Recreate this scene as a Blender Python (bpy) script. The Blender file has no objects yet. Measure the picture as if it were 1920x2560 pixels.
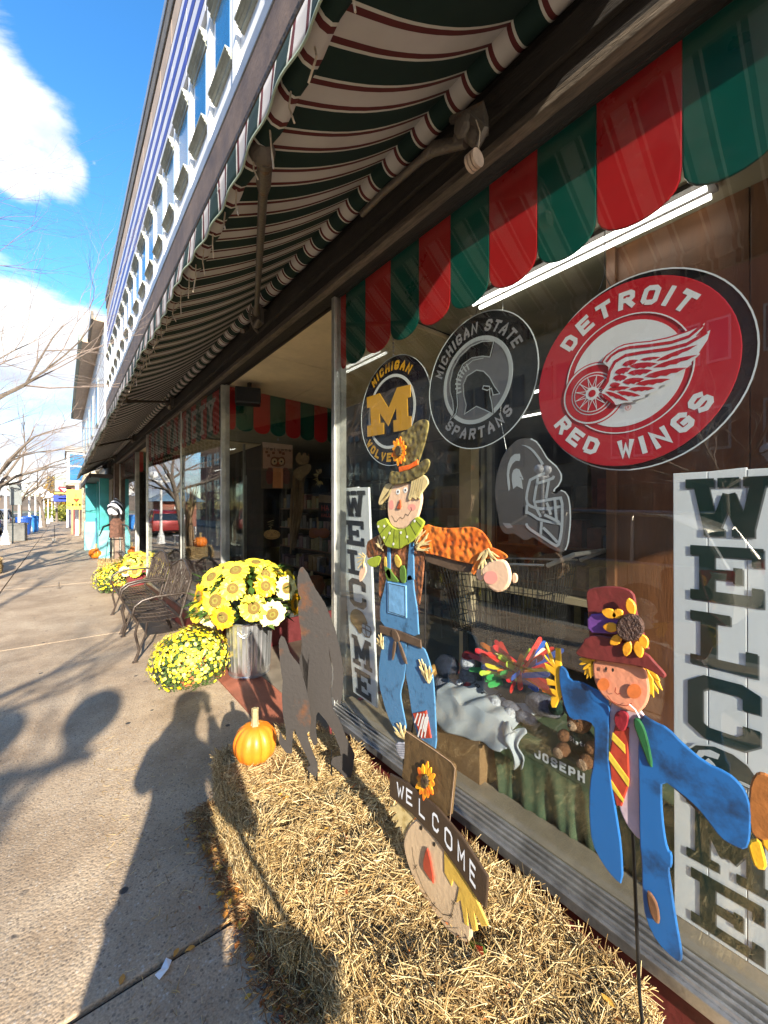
import bpy, bmesh, math, random
import numpy as np
from mathutils import Vector, Matrix, noise as mnoise
random.seed(7)
rng = np.random.default_rng(7)
R = math.radians
scn = bpy.context.scene
col = scn.collection

# ---------------------------------------------------------------- camera, light, exposure
TH = math.atan(805/1011.0)
F_PX = 1011.0
EYE = 1.6
cd = bpy.data.cameras.new('camera'); cam = bpy.data.objects.new('camera', cd); col.objects.link(cam)
cam.location = (0, 0, EYE); cam.rotation_euler = (R(90), 0, -TH)
cd.sensor_fit = 'VERTICAL'; cd.sensor_height = 36; cd.lens = 36*F_PX/2560.0
cd.shift_y = -8/2560.0*-1 if False else 8/2560.0*-1
cd.clip_start = .02; cd.clip_end = 3000
scn.camera = cam
scn.render.resolution_x = 768; scn.render.resolution_y = 1024
VX, VY = 960.0, 1272.0
FW = Vector((math.sin(TH), math.cos(TH), 0)); RT = Vector((math.cos(TH), -math.sin(TH), 0)); UP = Vector((0, 0, 1))

SUN_EL = 22.5
SUN_TO = Vector((.24, .97, 0)).normalized()          # direction the light travels over the ground
sun_dir = (SUN_TO*math.cos(R(SUN_EL)) - UP*math.sin(R(SUN_EL))).normalized()
sl = bpy.data.lights.new('sun', 'SUN'); sl.energy = 4.7; sl.angle = R(.55); sl.color = (1, .91, .77)
so = bpy.data.objects.new('sun', sl); col.objects.link(so)
so.rotation_euler = sun_dir.to_track_quat('-Z', 'Y').to_euler(); so.location = (0, -10, 20)

world = bpy.data.worlds.new('World'); scn.world = world; world.use_nodes = True
SKY_STRENGTH = .125
def build_world():
    nt = world.node_tree; N = nt.nodes; L = nt.links; N.clear()
    out = N.new('ShaderNodeOutputWorld'); bg = N.new('ShaderNodeBackground'); bg.inputs[1].default_value = SKY_STRENGTH
    sky = N.new('ShaderNodeTexSky'); sky.sky_type = 'NISHITA'; sky.sun_disc = False
    sky.sun_elevation = R(SUN_EL); sky.sun_rotation = R(180+14); sky.air_density = 1.0; sky.dust_density = .3; sky.ozone_density = 3.0
    hs = N.new('ShaderNodeHueSaturation'); hs.inputs['Saturation'].default_value = 1.25; hs.inputs['Value'].default_value = 1.12
    L.new(sky.outputs[0], hs.inputs['Color'])
    tc = N.new('ShaderNodeTexCoord')
    # cloud field: direction noise, stretched, thicker near the horizon
    mp = N.new('ShaderNodeMapping'); mp.inputs['Scale'].default_value = (1, 1, 2.1); L.new(tc.outputs['Generated'], mp.inputs[0])
    n1 = N.new('ShaderNodeTexNoise'); n1.inputs['Scale'].default_value = 4.2; n1.inputs['Detail'].default_value = 9; n1.inputs['Roughness'].default_value = .66; n1.inputs['Distortion'].default_value = .25
    L.new(mp.outputs[0], n1.inputs['Vector'])
    def math_(op, a, b=None, clamp=False):
        m = N.new('ShaderNodeMath'); m.operation = op; m.use_clamp = clamp
        for i, v in enumerate((a, b)):
            if v is None: continue
            if isinstance(v, (int, float)): m.inputs[i].default_value = v
            else: L.new(v, m.inputs[i])
        return m.outputs[0]
    tot = math_('MULTIPLY', math_('SUBTRACT', n1.outputs['Fac'], .5), 1.15)
    def dirpx(px, py):
        v = FW*F_PX + RT*(px-VX) + UP*(VY-py); return v.normalized()
    best = None
    # heaped clouds: (direction, angular radius, weight)
    blobs = [(dirpx(10, 330), .11, 1.0), (dirpx(-110, 260), .13, 1.0), (dirpx(110, 395), .08, .9), (dirpx(180, 420), .055, .7), (dirpx(235, 408), .03, .3),
             (dirpx(60, 850), .15, 1.0), (dirpx(-230, 850), .20, 1), (dirpx(215, 860), .10, 1.0), (dirpx(150, 1150), .16, .8), (dirpx(-200, 1150), .28, .8),
             (Vector((.9, -.3, .25)).normalized(), .35, .9), (Vector((-.9, .1, .3)).normalized(), .42, .9), (Vector((-.5, -.8, .2)).normalized(), .35, .8),
             (Vector((-.7, .6, .75)).normalized(), .25, .8), (Vector((.2, -.9, .5)).normalized(), .3, .8), (Vector((.8, .6, .3)).normalized(), .35, .8)]
    for d, rad, wgt in blobs:
        vm = N.new('ShaderNodeVectorMath'); vm.operation = 'DISTANCE'; L.new(tc.outputs['Generated'], vm.inputs[0]); vm.inputs[1].default_value = d
        f = math_('SUBTRACT', wgt, math_('DIVIDE', vm.outputs['Value'], rad))
        best = f if best is None else math_('MAXIMUM', best, f)
    best = math_('MINIMUM', best, .5)
    mask = math_('SUBTRACT', math_('ADD', math_('MULTIPLY', best, 1.0), math_('MULTIPLY', tot, 1.1)), .12)
    ramp = N.new('ShaderNodeMapRange'); ramp.interpolation_type = 'SMOOTHSTEP'
    ramp.inputs['From Min'].default_value = .0; ramp.inputs['From Max'].default_value = .34
    L.new(mask, ramp.inputs['Value'])
    n2 = N.new('ShaderNodeTexNoise'); n2.inputs['Scale'].default_value = 5; n2.inputs['Detail'].default_value = 6; L.new(mp.outputs[0], n2.inputs['Vector'])
    cr = N.new('ShaderNodeValToRGB'); cr.color_ramp.elements[0].position = .38; cr.color_ramp.elements[1].position = .6
    cr.color_ramp.elements[0].color = (2.2, 2.5, 3.1, 1); cr.color_ramp.elements[1].color = (3.6, 3.65, 3.75, 1)
    L.new(n2.outputs['Fac'], cr.inputs[0])
    mx = N.new('ShaderNodeMixRGB'); L.new(ramp.outputs[0], mx.inputs[0]); L.new(hs.outputs[0], mx.inputs[1]); L.new(cr.outputs[0], mx.inputs[2])
    L.new(mx.outputs[0], bg.inputs[0]); L.new(bg.outputs[0], out.inputs[0])
build_world()
vs = scn.view_settings; vs.view_transform = 'Standard'; vs.look = 'None'; vs.exposure = 1.6; vs.gamma = 1; vs.use_curve_mapping = False
scn.cycles.max_bounces = 8; scn.cycles.transparent_max_bounces = 16; scn.cycles.glossy_bounces = 4
scn.cycles.sample_clamp_indirect = 6

# ---------------------------------------------------------------- photo-pixel helpers (photo 1920 x 2560)
def ray(px, py): return FW + RT*((px-VX)/F_PX) + UP*((VY-py)/F_PX)
def atZ(px, py, Z): return Vector((0, 0, EYE)) + ray(px, py)*Z
def onplane(px, py, p0, n):
    d = ray(px, py); o = Vector((0, 0, EYE)); return o + d*((Vector(p0)-o).dot(n)/d.dot(n))
def onr(px, py, r): return onplane(px, py, (r, 0, 0), Vector((1, 0, 0)))
def crop(ox, oy, k): return lambda x, y: (ox+x*k, oy+y*k)
def s_at(px, r): return onr(px, VY, r).y

# ---------------------------------------------------------------- materials
def nodes(name):
    m = bpy.data.materials.new(name); m.use_nodes = True; nt = m.node_tree
    return m, nt.nodes, nt.links, nt.nodes['Principled BSDF']
def M(name, c, rough=.6, metal=0, var=.15, scale=6, bump=0, bscale=80, c2=None, fac2=(.45, .62), spec=.5, stretch=None, coat=0, isl=0, dirt=0, cells=0):
    m, N, L, b = nodes(name)
    tc = N.new('ShaderNodeTexCoord'); vec = tc.outputs['Object']
    if stretch:
        mp = N.new('ShaderNodeMapping'); mp.inputs['Scale'].default_value = stretch; L.new(vec, mp.inputs[0]); vec = mp.outputs[0]
    n = N.new('ShaderNodeTexNoise'); n.inputs['Scale'].default_value = scale; n.inputs['Detail'].default_value = 6; n.inputs['Roughness'].default_value = .65
    L.new(vec, n.inputs['Vector'])
    r = N.new('ShaderNodeValToRGB'); L.new(n.outputs['Fac'], r.inputs[0])
    lo = c2 if c2 else tuple(x*(1-var*1.5) for x in c)
    hi = c if c2 else tuple(min(1, x*(1+var)) for x in c)
    r.color_ramp.elements[0].position, r.color_ramp.elements[1].position = fac2 if c2 else (.3, .7)
    r.color_ramp.elements[0].color = (*lo, 1); r.color_ramp.elements[1].color = (*hi, 1)
    o = r.outputs[0]
    if isl:
        g = N.new('ShaderNodeNewGeometry'); h = N.new('ShaderNodeHueSaturation')
        mr = N.new('ShaderNodeMapRange'); mr.inputs['To Min'].default_value = 1-isl; mr.inputs['To Max'].default_value = 1+isl
        L.new(g.outputs['Random Per Island'], mr.inputs[0]); L.new(mr.outputs[0], h.inputs['Value']); L.new(o, h.inputs['Color']); o = h.outputs[0]
    if dirt:
        d = N.new('ShaderNodeTexNoise'); d.inputs['Scale'].default_value = 1.7; d.inputs['Detail'].default_value = 9; d.inputs['Roughness'].default_value = .75; L.new(vec, d.inputs['Vector'])
        dr = N.new('ShaderNodeValToRGB'); dr.color_ramp.elements[0].position = .42; dr.color_ramp.elements[1].position = .62
        dr.color_ramp.elements[0].color = (.09, .07, .05, 1); dr.color_ramp.elements[1].color = (1, 1, 1, 1); L.new(d.outputs['Fac'], dr.inputs[0])
        mm = N.new('ShaderNodeMixRGB'); mm.blend_type = 'MULTIPLY'; mm.inputs[0].default_value = dirt; L.new(o, mm.inputs[1]); L.new(dr.outputs[0], mm.inputs[2]); o = mm.outputs[0]
    L.new(o, b.inputs['Base Color'])
    b.inputs['Roughness'].default_value = rough; b.inputs['Metallic'].default_value = metal
    b.inputs['Specular IOR Level'].default_value = spec; b.inputs['Coat Weight'].default_value = coat
    rr = N.new('ShaderNodeMapRange'); rr.inputs['To Min'].default_value = max(.02, rough-.12); rr.inputs['To Max'].default_value = min(1, rough+.12)
    L.new(n.outputs['Fac'], rr.inputs[0]); L.new(rr.outputs[0], b.inputs['Roughness'])
    if bump:
        n2 = N.new('ShaderNodeTexNoise'); n2.inputs['Scale'].default_value = bscale; n2.inputs['Detail'].default_value = 4; L.new(vec, n2.inputs['Vector'])
        if cells:
            N.remove(n2); n2 = N.new('ShaderNodeTexVoronoi'); n2.feature = 'SMOOTH_F1'; n2.inputs['Scale'].default_value = cells; L.new(vec, n2.inputs['Vector'])
        bp = N.new('ShaderNodeBump'); bp.inputs['Strength'].default_value = bump; bp.inputs['Distance'].default_value = .01
        L.new(n2.outputs['Distance' if cells else 'Fac'], bp.inputs['Height']); L.new(bp.outputs[0], b.inputs['Normal'])
    return m
def emis(name, c, s):
    m, N, L, b = nodes(name); b.inputs['Emission Color'].default_value = (*c, 1); b.inputs['Emission Strength'].default_value = s
    b.inputs['Base Color'].default_value = (*c, 1); return m
def glass(name, r0=.085, tint=(.95, .97, .96), dirt=.004, smear=.0):
    m, N, L, b = nodes(name); out = N['Material Output']; N.remove(b)
    tr = N.new('ShaderNodeBsdfTransparent'); tr.inputs[0].default_value = (*tint, 1)
    gl = N.new('ShaderNodeBsdfGlossy'); gl.inputs['Roughness'].default_value = .0
    df = N.new('ShaderNodeBsdfDiffuse'); df.inputs[0].default_value = (.6, .6, .58, 1)
    g = N.new('ShaderNodeNewGeometry'); dp = N.new('ShaderNodeVectorMath'); dp.operation = 'DOT_PRODUCT'
    L.new(g.outputs['Normal'], dp.inputs[0]); L.new(g.outputs['Incoming'], dp.inputs[1])
    def mt(op, a, b_=None):
        x = N.new('ShaderNodeMath'); x.operation = op
        for i, v in enumerate((a, b_)):
            if v is None: continue
            if isinstance(v, (int, float)): x.inputs[i].default_value = v
            else: L.new(v, x.inputs[i])
        return x.outputs[0]
    c = mt('ABSOLUTE', dp.outputs['Value']); f = mt('POWER', mt('SUBTRACT', 1, c), 6.0); f = mt('ADD', mt('MULTIPLY', f, 1-r0), r0)
    f.node.use_clamp = True
    mx = N.new('ShaderNodeMixShader'); L.new(f, mx.inputs[0]); L.new(tr.outputs[0], mx.inputs[1]); L.new(gl.outputs[0], mx.inputs[2])
    nz = N.new('ShaderNodeTexNoise'); nz.inputs['Scale'].default_value = 5; nz.inputs['Detail'].default_value = 8; nz.inputs['Roughness'].default_value = .8
    tc = N.new('ShaderNodeTexCoord'); L.new(tc.outputs['Object'], nz.inputs['Vector'])
    dm = N.new('ShaderNodeMapRange'); dm.inputs['From Min'].default_value = .5; dm.inputs['From Max'].default_value = .75; dm.inputs['To Min'].default_value = dirt*.4; dm.inputs['To Max'].default_value = dirt*4
    L.new(nz.outputs['Fac'], dm.inputs[0])
    m2 = N.new('ShaderNodeMixShader'); L.new(dm.outputs[0], m2.inputs[0]); L.new(mx.outputs[0], m2.inputs[1]); L.new(df.outputs[0], m2.inputs[2])
    L.new(m2.outputs[0], out.inputs[0]); return m

# ---------------------------------------------------------------- objects
def link(o): col.objects.link(o); return o
def tag(o, label=None, cat=None, group=None, kind=None):
    if label: o['label'] = label
    if cat: o['category'] = cat
    if group: o['group'] = group
    if kind: o['kind'] = kind
    return o
def T(name, label, cat, loc=(0, 0, 0), group=None, rz=0):
    o = link(bpy.data.objects.new(name, None)); o.location = loc; o.rotation_euler = (0, 0, rz); o.empty_display_size = .1
    return tag(o, label, cat, group)
def put(name, me, mat, parent=None):
    if mat is not None:
        for mm in (mat if isinstance(mat, (list, tuple)) else [mat]): me.materials.append(mm)
    o = link(bpy.data.objects.new(name, me))
    if parent is not None:
        o.parent = parent
        if parent.type == 'EMPTY':
            o.matrix_parent_inverse = (Matrix.Translation(parent.location) @ parent.rotation_euler.to_matrix().to_4x4()).inverted()
    return o
def setloc(o, loc, rz=0):
    o.location = loc; o.rotation_euler = (0, 0, rz)
def kids(o): return [c for c in bpy.data.objects if c.parent == o]
def copy_tree(o, parent=None, ch=None):
    c = o.copy(); link(c)
    if parent is not None:
        c.parent = parent; c.matrix_parent_inverse = o.matrix_parent_inverse.copy()
    for k in kids(o): copy_tree(k, c)
    return c
class MB:
    def __init__(s): s.v = []; s.f = []; s.mi = []; s.cur = 0
    def add(s, vs, fs):
        b = len(s.v); s.v += [tuple(v) for v in vs]; s.f += [tuple(b+i for i in f) for f in fs]; s.mi += [s.cur]*len(fs); return s
    def box(s, c, d, rz=0, M4=None):
        x, y, z = d[0]/2, d[1]/2, d[2]/2
        vs = [Vector((a, b, e)) for e in (-z, z) for b in (-y, y) for a in (-x, x)]
        mm = M4 if M4 is not None else Matrix.Rotation(rz, 4, 'Z')
        vs = [mm @ v + Vector(c) for v in vs]
        return s.add(vs, [(0, 2, 3, 1), (4, 5, 7, 6), (0, 1, 5, 4), (2, 6, 7, 3), (0, 4, 6, 2), (1, 3, 7, 5)])
    def b2(s, x0, x1, y0, y1, z0, z1): return s.box(((x0+x1)/2, (y0+y1)/2, (z0+z1)/2), (abs(x1-x0), abs(y1-y0), abs(z1-z0)))
    def tube(s, pts, rad, n=8, cap=True, closed=False):
        pts = [Vector(p) for p in pts]; m = len(pts)
        if not isinstance(rad, (list, tuple)): rad = [rad]*m
        rings = []; prev = None
        for i, p in enumerate(pts):
            a = pts[i-1] if (i > 0 or closed) else p; b = pts[(i+1) % m] if (i < m-1 or closed) else p
            t = (b-a)
            if t.length < 1e-9: t = Vector((0, 0, 1))
            t.normalize()
            if prev is None:
                ref = Vector((0, 0, 1)) if abs(t.z) < .9 else Vector((1, 0, 0)); u = t.cross(ref).normalized()
            else:
                u = prev - t*prev.dot(t)
                if u.length < 1e-6: u = t.cross(Vector((.3, .5, .8)))
                u.normalize()
            prev = u; w = t.cross(u)
            rings.append([p + (u*math.cos(2*math.pi*k/n) + w*math.sin(2*math.pi*k/n))*rad[i] for k in range(n)])
        vs = [v for r_ in rings for v in r_]; fs = []
        for i in range(m if closed else m-1):
            j = (i+1) % m
            for k in range(n): fs.append((i*n+k, i*n+(k+1) % n, j*n+(k+1) % n, j*n+k))
        if cap and not closed: fs.append(tuple(range(n))[::-1]); fs.append(tuple((m-1)*n+k for k in range(n)))
        return s.add(vs, fs)
    def lathe(s, prof, c=(0, 0, 0), n=24, sx=1, sy=1, ripple=None):
        vs = []; fs = []; c = Vector(c)
        for i, (r, z) in enumerate(prof):
            for k in range(n):
                a = 2*math.pi*k/n; rr = r*(ripple(a, i) if ripple else 1)
                vs.append(c+Vector((rr*math.cos(a)*sx, rr*math.sin(a)*sy, z)))
        m = len(prof)
        for i in range(m-1):
            for k in range(n): fs.append((i*n+k, i*n+(k+1) % n, (i+1)*n+(k+1) % n, (i+1)*n+k))
        if prof[0][0] > 1e-4: fs.append(tuple(range(n))[::-1])
        if prof[-1][0] > 1e-4: fs.append(tuple((m-1)*n+k for k in range(n)))
        return s.add(vs, fs)
    def ball(s, c, r, n=14, m=8, sz=1, sx=1, sy=1):
        return s.lathe([(max(1e-5, r*math.sin(math.pi*i/m)), -r*sz*math.cos(math.pi*i/m)) for i in range(m+1)], c, n, sx, sy)
    def prism(s, pts, off):
        off = Vector(off); n = len(pts); pts = [Vector(p) for p in pts]
        vs = pts+[p+off for p in pts]
        return s.add(vs, [tuple(range(n))[::-1], tuple(range(n, 2*n))]+[(i, (i+1) % n, n+(i+1) % n, n+i) for i in range(n)])
    def quad(s, a, b, c, d): return s.add([a, b, c, d], [(0, 1, 2, 3)])
    def mesh(s, name='mesh', smooth=False, flip=True):
        me = bpy.data.meshes.new(name); me.from_pydata(s.v, [], s.f)
        if any(s.mi): me.polygons.foreach_set('material_index', s.mi)
        if flip:
            bm = bmesh.new(); bm.from_mesh(me); bmesh.ops.recalc_face_normals(bm, faces=bm.faces); bm.to_mesh(me); bm.free()
        if smooth:
            me.polygons.foreach_set('use_smooth', [True]*len(me.polygons))
            try: me.set_sharp_from_angle(angle=R(40))
            except Exception: pass
        me.update(); return me
    def build(s, name, mat, parent=None, smooth=False, flip=True): return put(name, s.mesh(name, smooth, flip), mat, parent)
def bevel(o, w=.004, seg=2):
    m = o.modifiers.new('bevel', 'BEVEL'); m.width = w; m.segments = seg; m.limit_method = 'ANGLE'; m.angle_limit = R(40); return o

# cut-out plates: outlines on a plane, with a rounded edge and a real thickness
def area2(P):
    return sum(P[i][0]*P[(i+1) % len(P)][1]-P[(i+1) % len(P)][0]*P[i][1] for i in range(len(P)))/2
def smooth_outline(P, it=1):
    for _ in range(it):
        Q = []
        for i in range(len(P)):
            a, b = Vector(P[i]), Vector(P[(i+1) % len(P)])
            Q += [a*.75+b*.25, a*.25+b*.75]
        P = Q
    return P
def plate(name, P3, n, t, mat, parent=None, lift=0, rnd=.004, puff=.002, sm=1):
    """P3: world points of an outline on a plane with unit normal n towards the viewer; the plate is t thick."""
    n = Vector(n).normalized(); P3 = smooth_outline([Vector(p) for p in P3], sm) if sm else [Vector(p) for p in P3]
    bm = bmesh.new()
    vs = [bm.verts.new(p+n*lift) for p in P3]; f = bm.faces.new(vs); f.normal_update()
    if f.normal.dot(n) < 0: bmesh.ops.reverse_faces(bm, faces=[f]); f.normal_update()
    ext = bmesh.ops.extrude_face_region(bm, geom=[f])
    nv = [g for g in ext['geom'] if isinstance(g, bmesh.types.BMVert)]; nf = [g for g in ext['geom'] if isinstance(g, bmesh.types.BMFace)]
    bmesh.ops.translate(bm, verts=nv, vec=n*t)
    if nf and rnd: bmesh.ops.inset_region(bm, faces=nf, thickness=rnd, depth=puff, use_even_offset=False)
    bmesh.ops.recalc_face_normals(bm, faces=bm.faces)
    me = bpy.data.meshes.new(name); bm.to_mesh(me); bm.free()
    return put(name, me, mat, parent)
def stroke2(P, w, closed=False):
    """mitred strip round a 2-D polyline -> list of quads (2-D)"""
    P = [Vector(p[:2]) for p in P]; n = len(P); Lf = []; Rt = []
    for i in range(n):
        a = P[i-1] if (i > 0 or closed) else None; b = P[(i+1) % n] if (i < n-1 or closed) else None
        d1 = (P[i]-a).normalized() if a is not None else None; d2 = (b-P[i]).normalized() if b is not None else None
        if d1 is None: d1 = d2
        if d2 is None: d2 = d1
        n1 = Vector((-d1.y, d1.x)); n2 = Vector((-d2.y, d2.x)); m = n1+n2
        if m.length < 1e-4: m = n1
        m.normalize(); k = min(1/max(.3, m.dot(n1)), 1.8)
        Lf.append(P[i]+m*w/2*k); Rt.append(P[i]-m*w/2*k)
    return [(Lf[i], Lf[(i+1) % n], Rt[(i+1) % n], Rt[i]) for i in range(n if closed else n-1)]
GL = {  # block letters, centre lines in a unit box
 'A': [[(0, 0), (.1, .45), (.5, 1), (.9, .45), (1, 0)], [(.1, .36), (.9, .36)]],
 'B': [[(0, 0), (0, 1), (.8, 1), (1, .88), (1, .64), (.8, .52), (0, .52)], [(.8, .52), (1, .4), (1, .14), (.8, 0), (0, 0)]],
 'C': [[(1, .80), (.78, 1), (.22, 1), (0, .85), (0, .15), (.22, 0), (.78, 0), (1, .20)]],
 'D': [[(0, 0), (0, 1), (.7, 1), (1, .8), (1, .2), (.7, 0), (0, 0)]],
 'E': [[(1, 1), (0, 1), (0, 0), (1, 0)], [(0, .52), (.8, .52)]],
 'G': [[(1, .82), (.78, 1), (.22, 1), (0, .85), (0, .15), (.22, 0), (.78, 0), (1, .15), (1, .42), (.58, .42)]],
 'H': [[(0, 0), (0, 1)], [(1, 0), (1, 1)], [(0, .5), (1, .5)]],
 'I': [[(.5, 0), (.5, 1)]],
 'J': [[(1, 1), (1, .15), (.78, 0), (.22, 0), (0, .15), (0, .3)]],
 'L': [[(0, 1), (0, 0), (1, 0)]],
 'M': [[(0, 0), (0, 1), (.5, .35), (1, 1), (1, 0)]],
 'N': [[(0, 0), (0, 1), (1, 0), (1, 1)]],
 'O': [[(.22, 0), (0, .15), (0, .85), (.22, 1), (.78, 1), (1, .85), (1, .15), (.78, 0), (.22, 0)]],
 'P': [[(0, 0), (0, 1), (.8, 1), (1, .87), (1, .58), (.8, .45), (0, .45)]],
 'R': [[(0, 0), (0, 1), (.8, 1), (1, .87), (1, .6), (.8, .47), (0, .47)], [(.5, .47), (1, 0)]],
 'S': [[(1, .82), (.78, 1), (.22, 1), (0, .86), (0, .64), (.2, .53), (.8, .47), (1, .36), (1, .14), (.78, 0), (.22, 0), (0, .18)]],
 'T': [[(0, 1), (1, 1)], [(.5, 0), (.5, .95)]],
 'V': [[(0, 1), (.5, 0), (1, 1)]],
 'W': [[(0, 1), (.24, 0), (.5, .7), (.76, 0), (1, 1)]],
 'Y': [[(0, 1), (.5, .5), (1, 1)], [(.5, .5), (.5, 0)]],
 '&': [[(1, .0), (.2, .75), (.3, 1), (.6, 1), (.7, .8), (.1, .35), (.1, .1), (.35, 0), (.65, 0), (1, .4)]],
 '5': [[(1, 1), (.05, 1), (0, .55), (.75, .6), (1, .45), (1, .14), (.78, 0), (.22, 0), (0, .14)]],
 'a': [[(.1, .6), (.8, .62), (.9, .5), (.9, 0), (.2, 0), (.05, .15), (.2, .32), (.9, .32)]], 't': [[(.4, .95), (.4, .1), (.8, 0)], [(.1, .64), (.8, .64)]],
 'e': [[(.05, .33), (.95, .33), (.9, .55), (.6, .65), (.2, .6), (.05, .4), (.1, .1), (.4, 0), (.9, .05)]], 'd': [[(.9, 1), (.9, 0), (.2, 0), (.05, .2), (.1, .55), (.9, .6)]],
 'r': [[(.15, 0), (.15, .62)], [(.15, .45), (.5, .64), (.9, .58)]], 'c': [[(.9, .55), (.4, .65), (.08, .45), (.1, .12), (.45, 0), (.9, .08)]],
 'l': [[(.3, .95), (.25, .1), (.6, 0)]], 'o': [[(.5, .62), (.12, .45), (.15, .1), (.5, 0), (.85, .12), (.88, .48), (.5, .62)]],
 'm': [[(.05, 0), (.08, .62)], [(.08, .5), (.3, .62), (.5, .5), (.5, 0)], [(.5, .5), (.75, .62), (.95, .48), (.95, 0)]],
}
SERIF = {'W': [(-.02, 1), (.5, 1), (1.02, 1)], 'E': [], 'L': [(.12, 1)], 'M': [(.0, 0), (1, 0)], 'T': [(.5, 0)], 'V': [(0, 1), (1, 1)], 'A': [(0, 0), (1, 0)], 'R': [(0, 0), (1, 0)], 'I': [(.5, 0), (.5, 1)], 'Y': [(0, 1), (1, 1), (.5, 0)], 'B': [], '&': []}
def letter2(ch, h, w, t, serif=0):
    """quads (2-D) of one letter in box w x h, stroke t; returns (list of (quad, layer))"""
    if ch == 'I' and not serif: w2 = t
    else: w2 = w
    out = []
    for li, pl in enumerate(GL[ch]):
        P = [(t/2+x*(w2-t), t/2+y*(h-t)) for x, y in pl]
        if ch == 'I': P = [(w2/2, 0), (w2/2, h)]
        a, b = Vector(P[0]), Vector(P[-1])
        if (a-b).length > 1e-6:                       # butt ends reach the box edge
            d = (Vector(P[0])-Vector(P[1])).normalized()*t/2; P[0] = (P[0][0]+d.x, P[0][1]+d.y)
            d = (Vector(P[-1])-Vector(P[-2])).normalized()*t/2; P[-1] = (P[-1][0]+d.x, P[-1][1]+d.y)
            P = [(x, min(h, max(0, y))) for x, y in P]
        out += [(q, li+.12*qi) for qi, q in enumerate(stroke2(P, t, False))]
    if serif:
        for k, (x, y) in enumerate(SERIF.get(ch, [])):
            cx = t/2+x*(w2-t); sw = t*1.05; st = serif
            y0, y1 = (0, st) if y == 0 else (h-st, h)
            out.append(((Vector((cx-sw, y0)), Vector((cx+sw, y0)), Vector((cx+sw, y1)), Vector((cx-sw, y1))), 3+k))
    return out, w2
def write(mb, text, f, h, w, t, gap, x0=0, serif=0, lay=.0002):
    """text along x; f(x, y, layer) -> world point"""
    x = x0
    for ch in text:
        if ch == ' ': x += w*.55+gap; continue
        qs, ww = letter2(ch, h, w, t, serif)
        for q, li in qs: mb.add([f(x+p.x, p.y, li*lay) for p in q], [(0, 1, 2, 3)])
        x += ww+gap
    return x
def text_len(text, w, t, gap, serif=0):
    return sum((w*.55+gap) if c == ' ' else ((t if (c == 'I' and not serif) else w)+gap) for c in text)-gap
# ================================================================ materials in use
D = 1.35                                   # street-side glass plane
cream = (.62, .585, .50)
MAT = dict(
 alu=M('aluminium', (.55, .55, .54), .35, .85, .2, 9, .15, 120, dirt=.45),
 alu_light=M('light frame metal', (.50, .50, .46), .4, .6, .2, 5, .1, 90, dirt=.3),
 bulk=M('dark red bulkhead paint', (.16, .025, .022), .45, 0, .25, 5, .25, 30, dirt=.35),
 bulk2=M('bulkhead maroon panel', (.23, .045, .05), .4, 0, .2, 7, .1, 50),
 tan=M('tan painted ledge', (.36, .29, .21), .55, 0, .15, 4, .1, 60, dirt=.3),
 ceil=M('cream soffit board', (.80, .66, .43), .7, 0, .08, 2.5, .1, 60, dirt=.15),
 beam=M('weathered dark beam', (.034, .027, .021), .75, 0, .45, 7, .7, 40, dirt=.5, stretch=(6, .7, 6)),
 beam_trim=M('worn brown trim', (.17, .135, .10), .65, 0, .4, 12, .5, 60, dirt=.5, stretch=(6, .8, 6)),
 red=M('red painted panel', (.56, .018, .022), .3, 0, .08, 3, .05, 40, dirt=.1),
 green=M('green painted panel', (.0, .10, .075), .3, 0, .12, 3, .05, 40, dirt=.1),
 cream=M('cream paint', cream, .5, 0, .06, 4),
 rust=M('grimy awning iron', (.14, .12, .10), .55, .5, .35, 14, .5, 70, c2=(.16, .085, .045), fac2=(.32, .42)),
 wood=M('brown wood partition', (.16, .062, .022), .5, 0, .3, 3, .15, 40, stretch=(3, 3, .35)),
 postw=M('pale post', (.42, .34, .22), .5, 0, .15, 4),
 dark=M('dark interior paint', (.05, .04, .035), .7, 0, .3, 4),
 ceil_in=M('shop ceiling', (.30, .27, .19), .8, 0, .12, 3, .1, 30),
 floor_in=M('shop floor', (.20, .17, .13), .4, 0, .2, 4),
 white=M('white painted siding', (.88, .88, .87), .5, 0, .05, 3, .1, 40, dirt=.08),
 white2=M('white gloss paint', (.8, .8, .79), .35, 0, .05, 5, .05, 60, dirt=.1),
 hood=M('pale green grey moulding', (.42, .44, .36), .6, 0, .15, 6, .2, 50, dirt=.35),
 glass=glass('window glass'),
 glass_b=None,
 black=M('black plastic', (.012, .012, .013), .4, 0, .3, 10),
 blackm=M('black metal', (.02, .02, .02), .4, .6, .3, 10),
 redcon=M('brick red concrete', (.36, .115, .065), .7, 0, .2, 5, .25, 90, dirt=.3),
 rope=M('cord', (.5, .42, .32), .9, 0, .3, 40),
)
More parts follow.
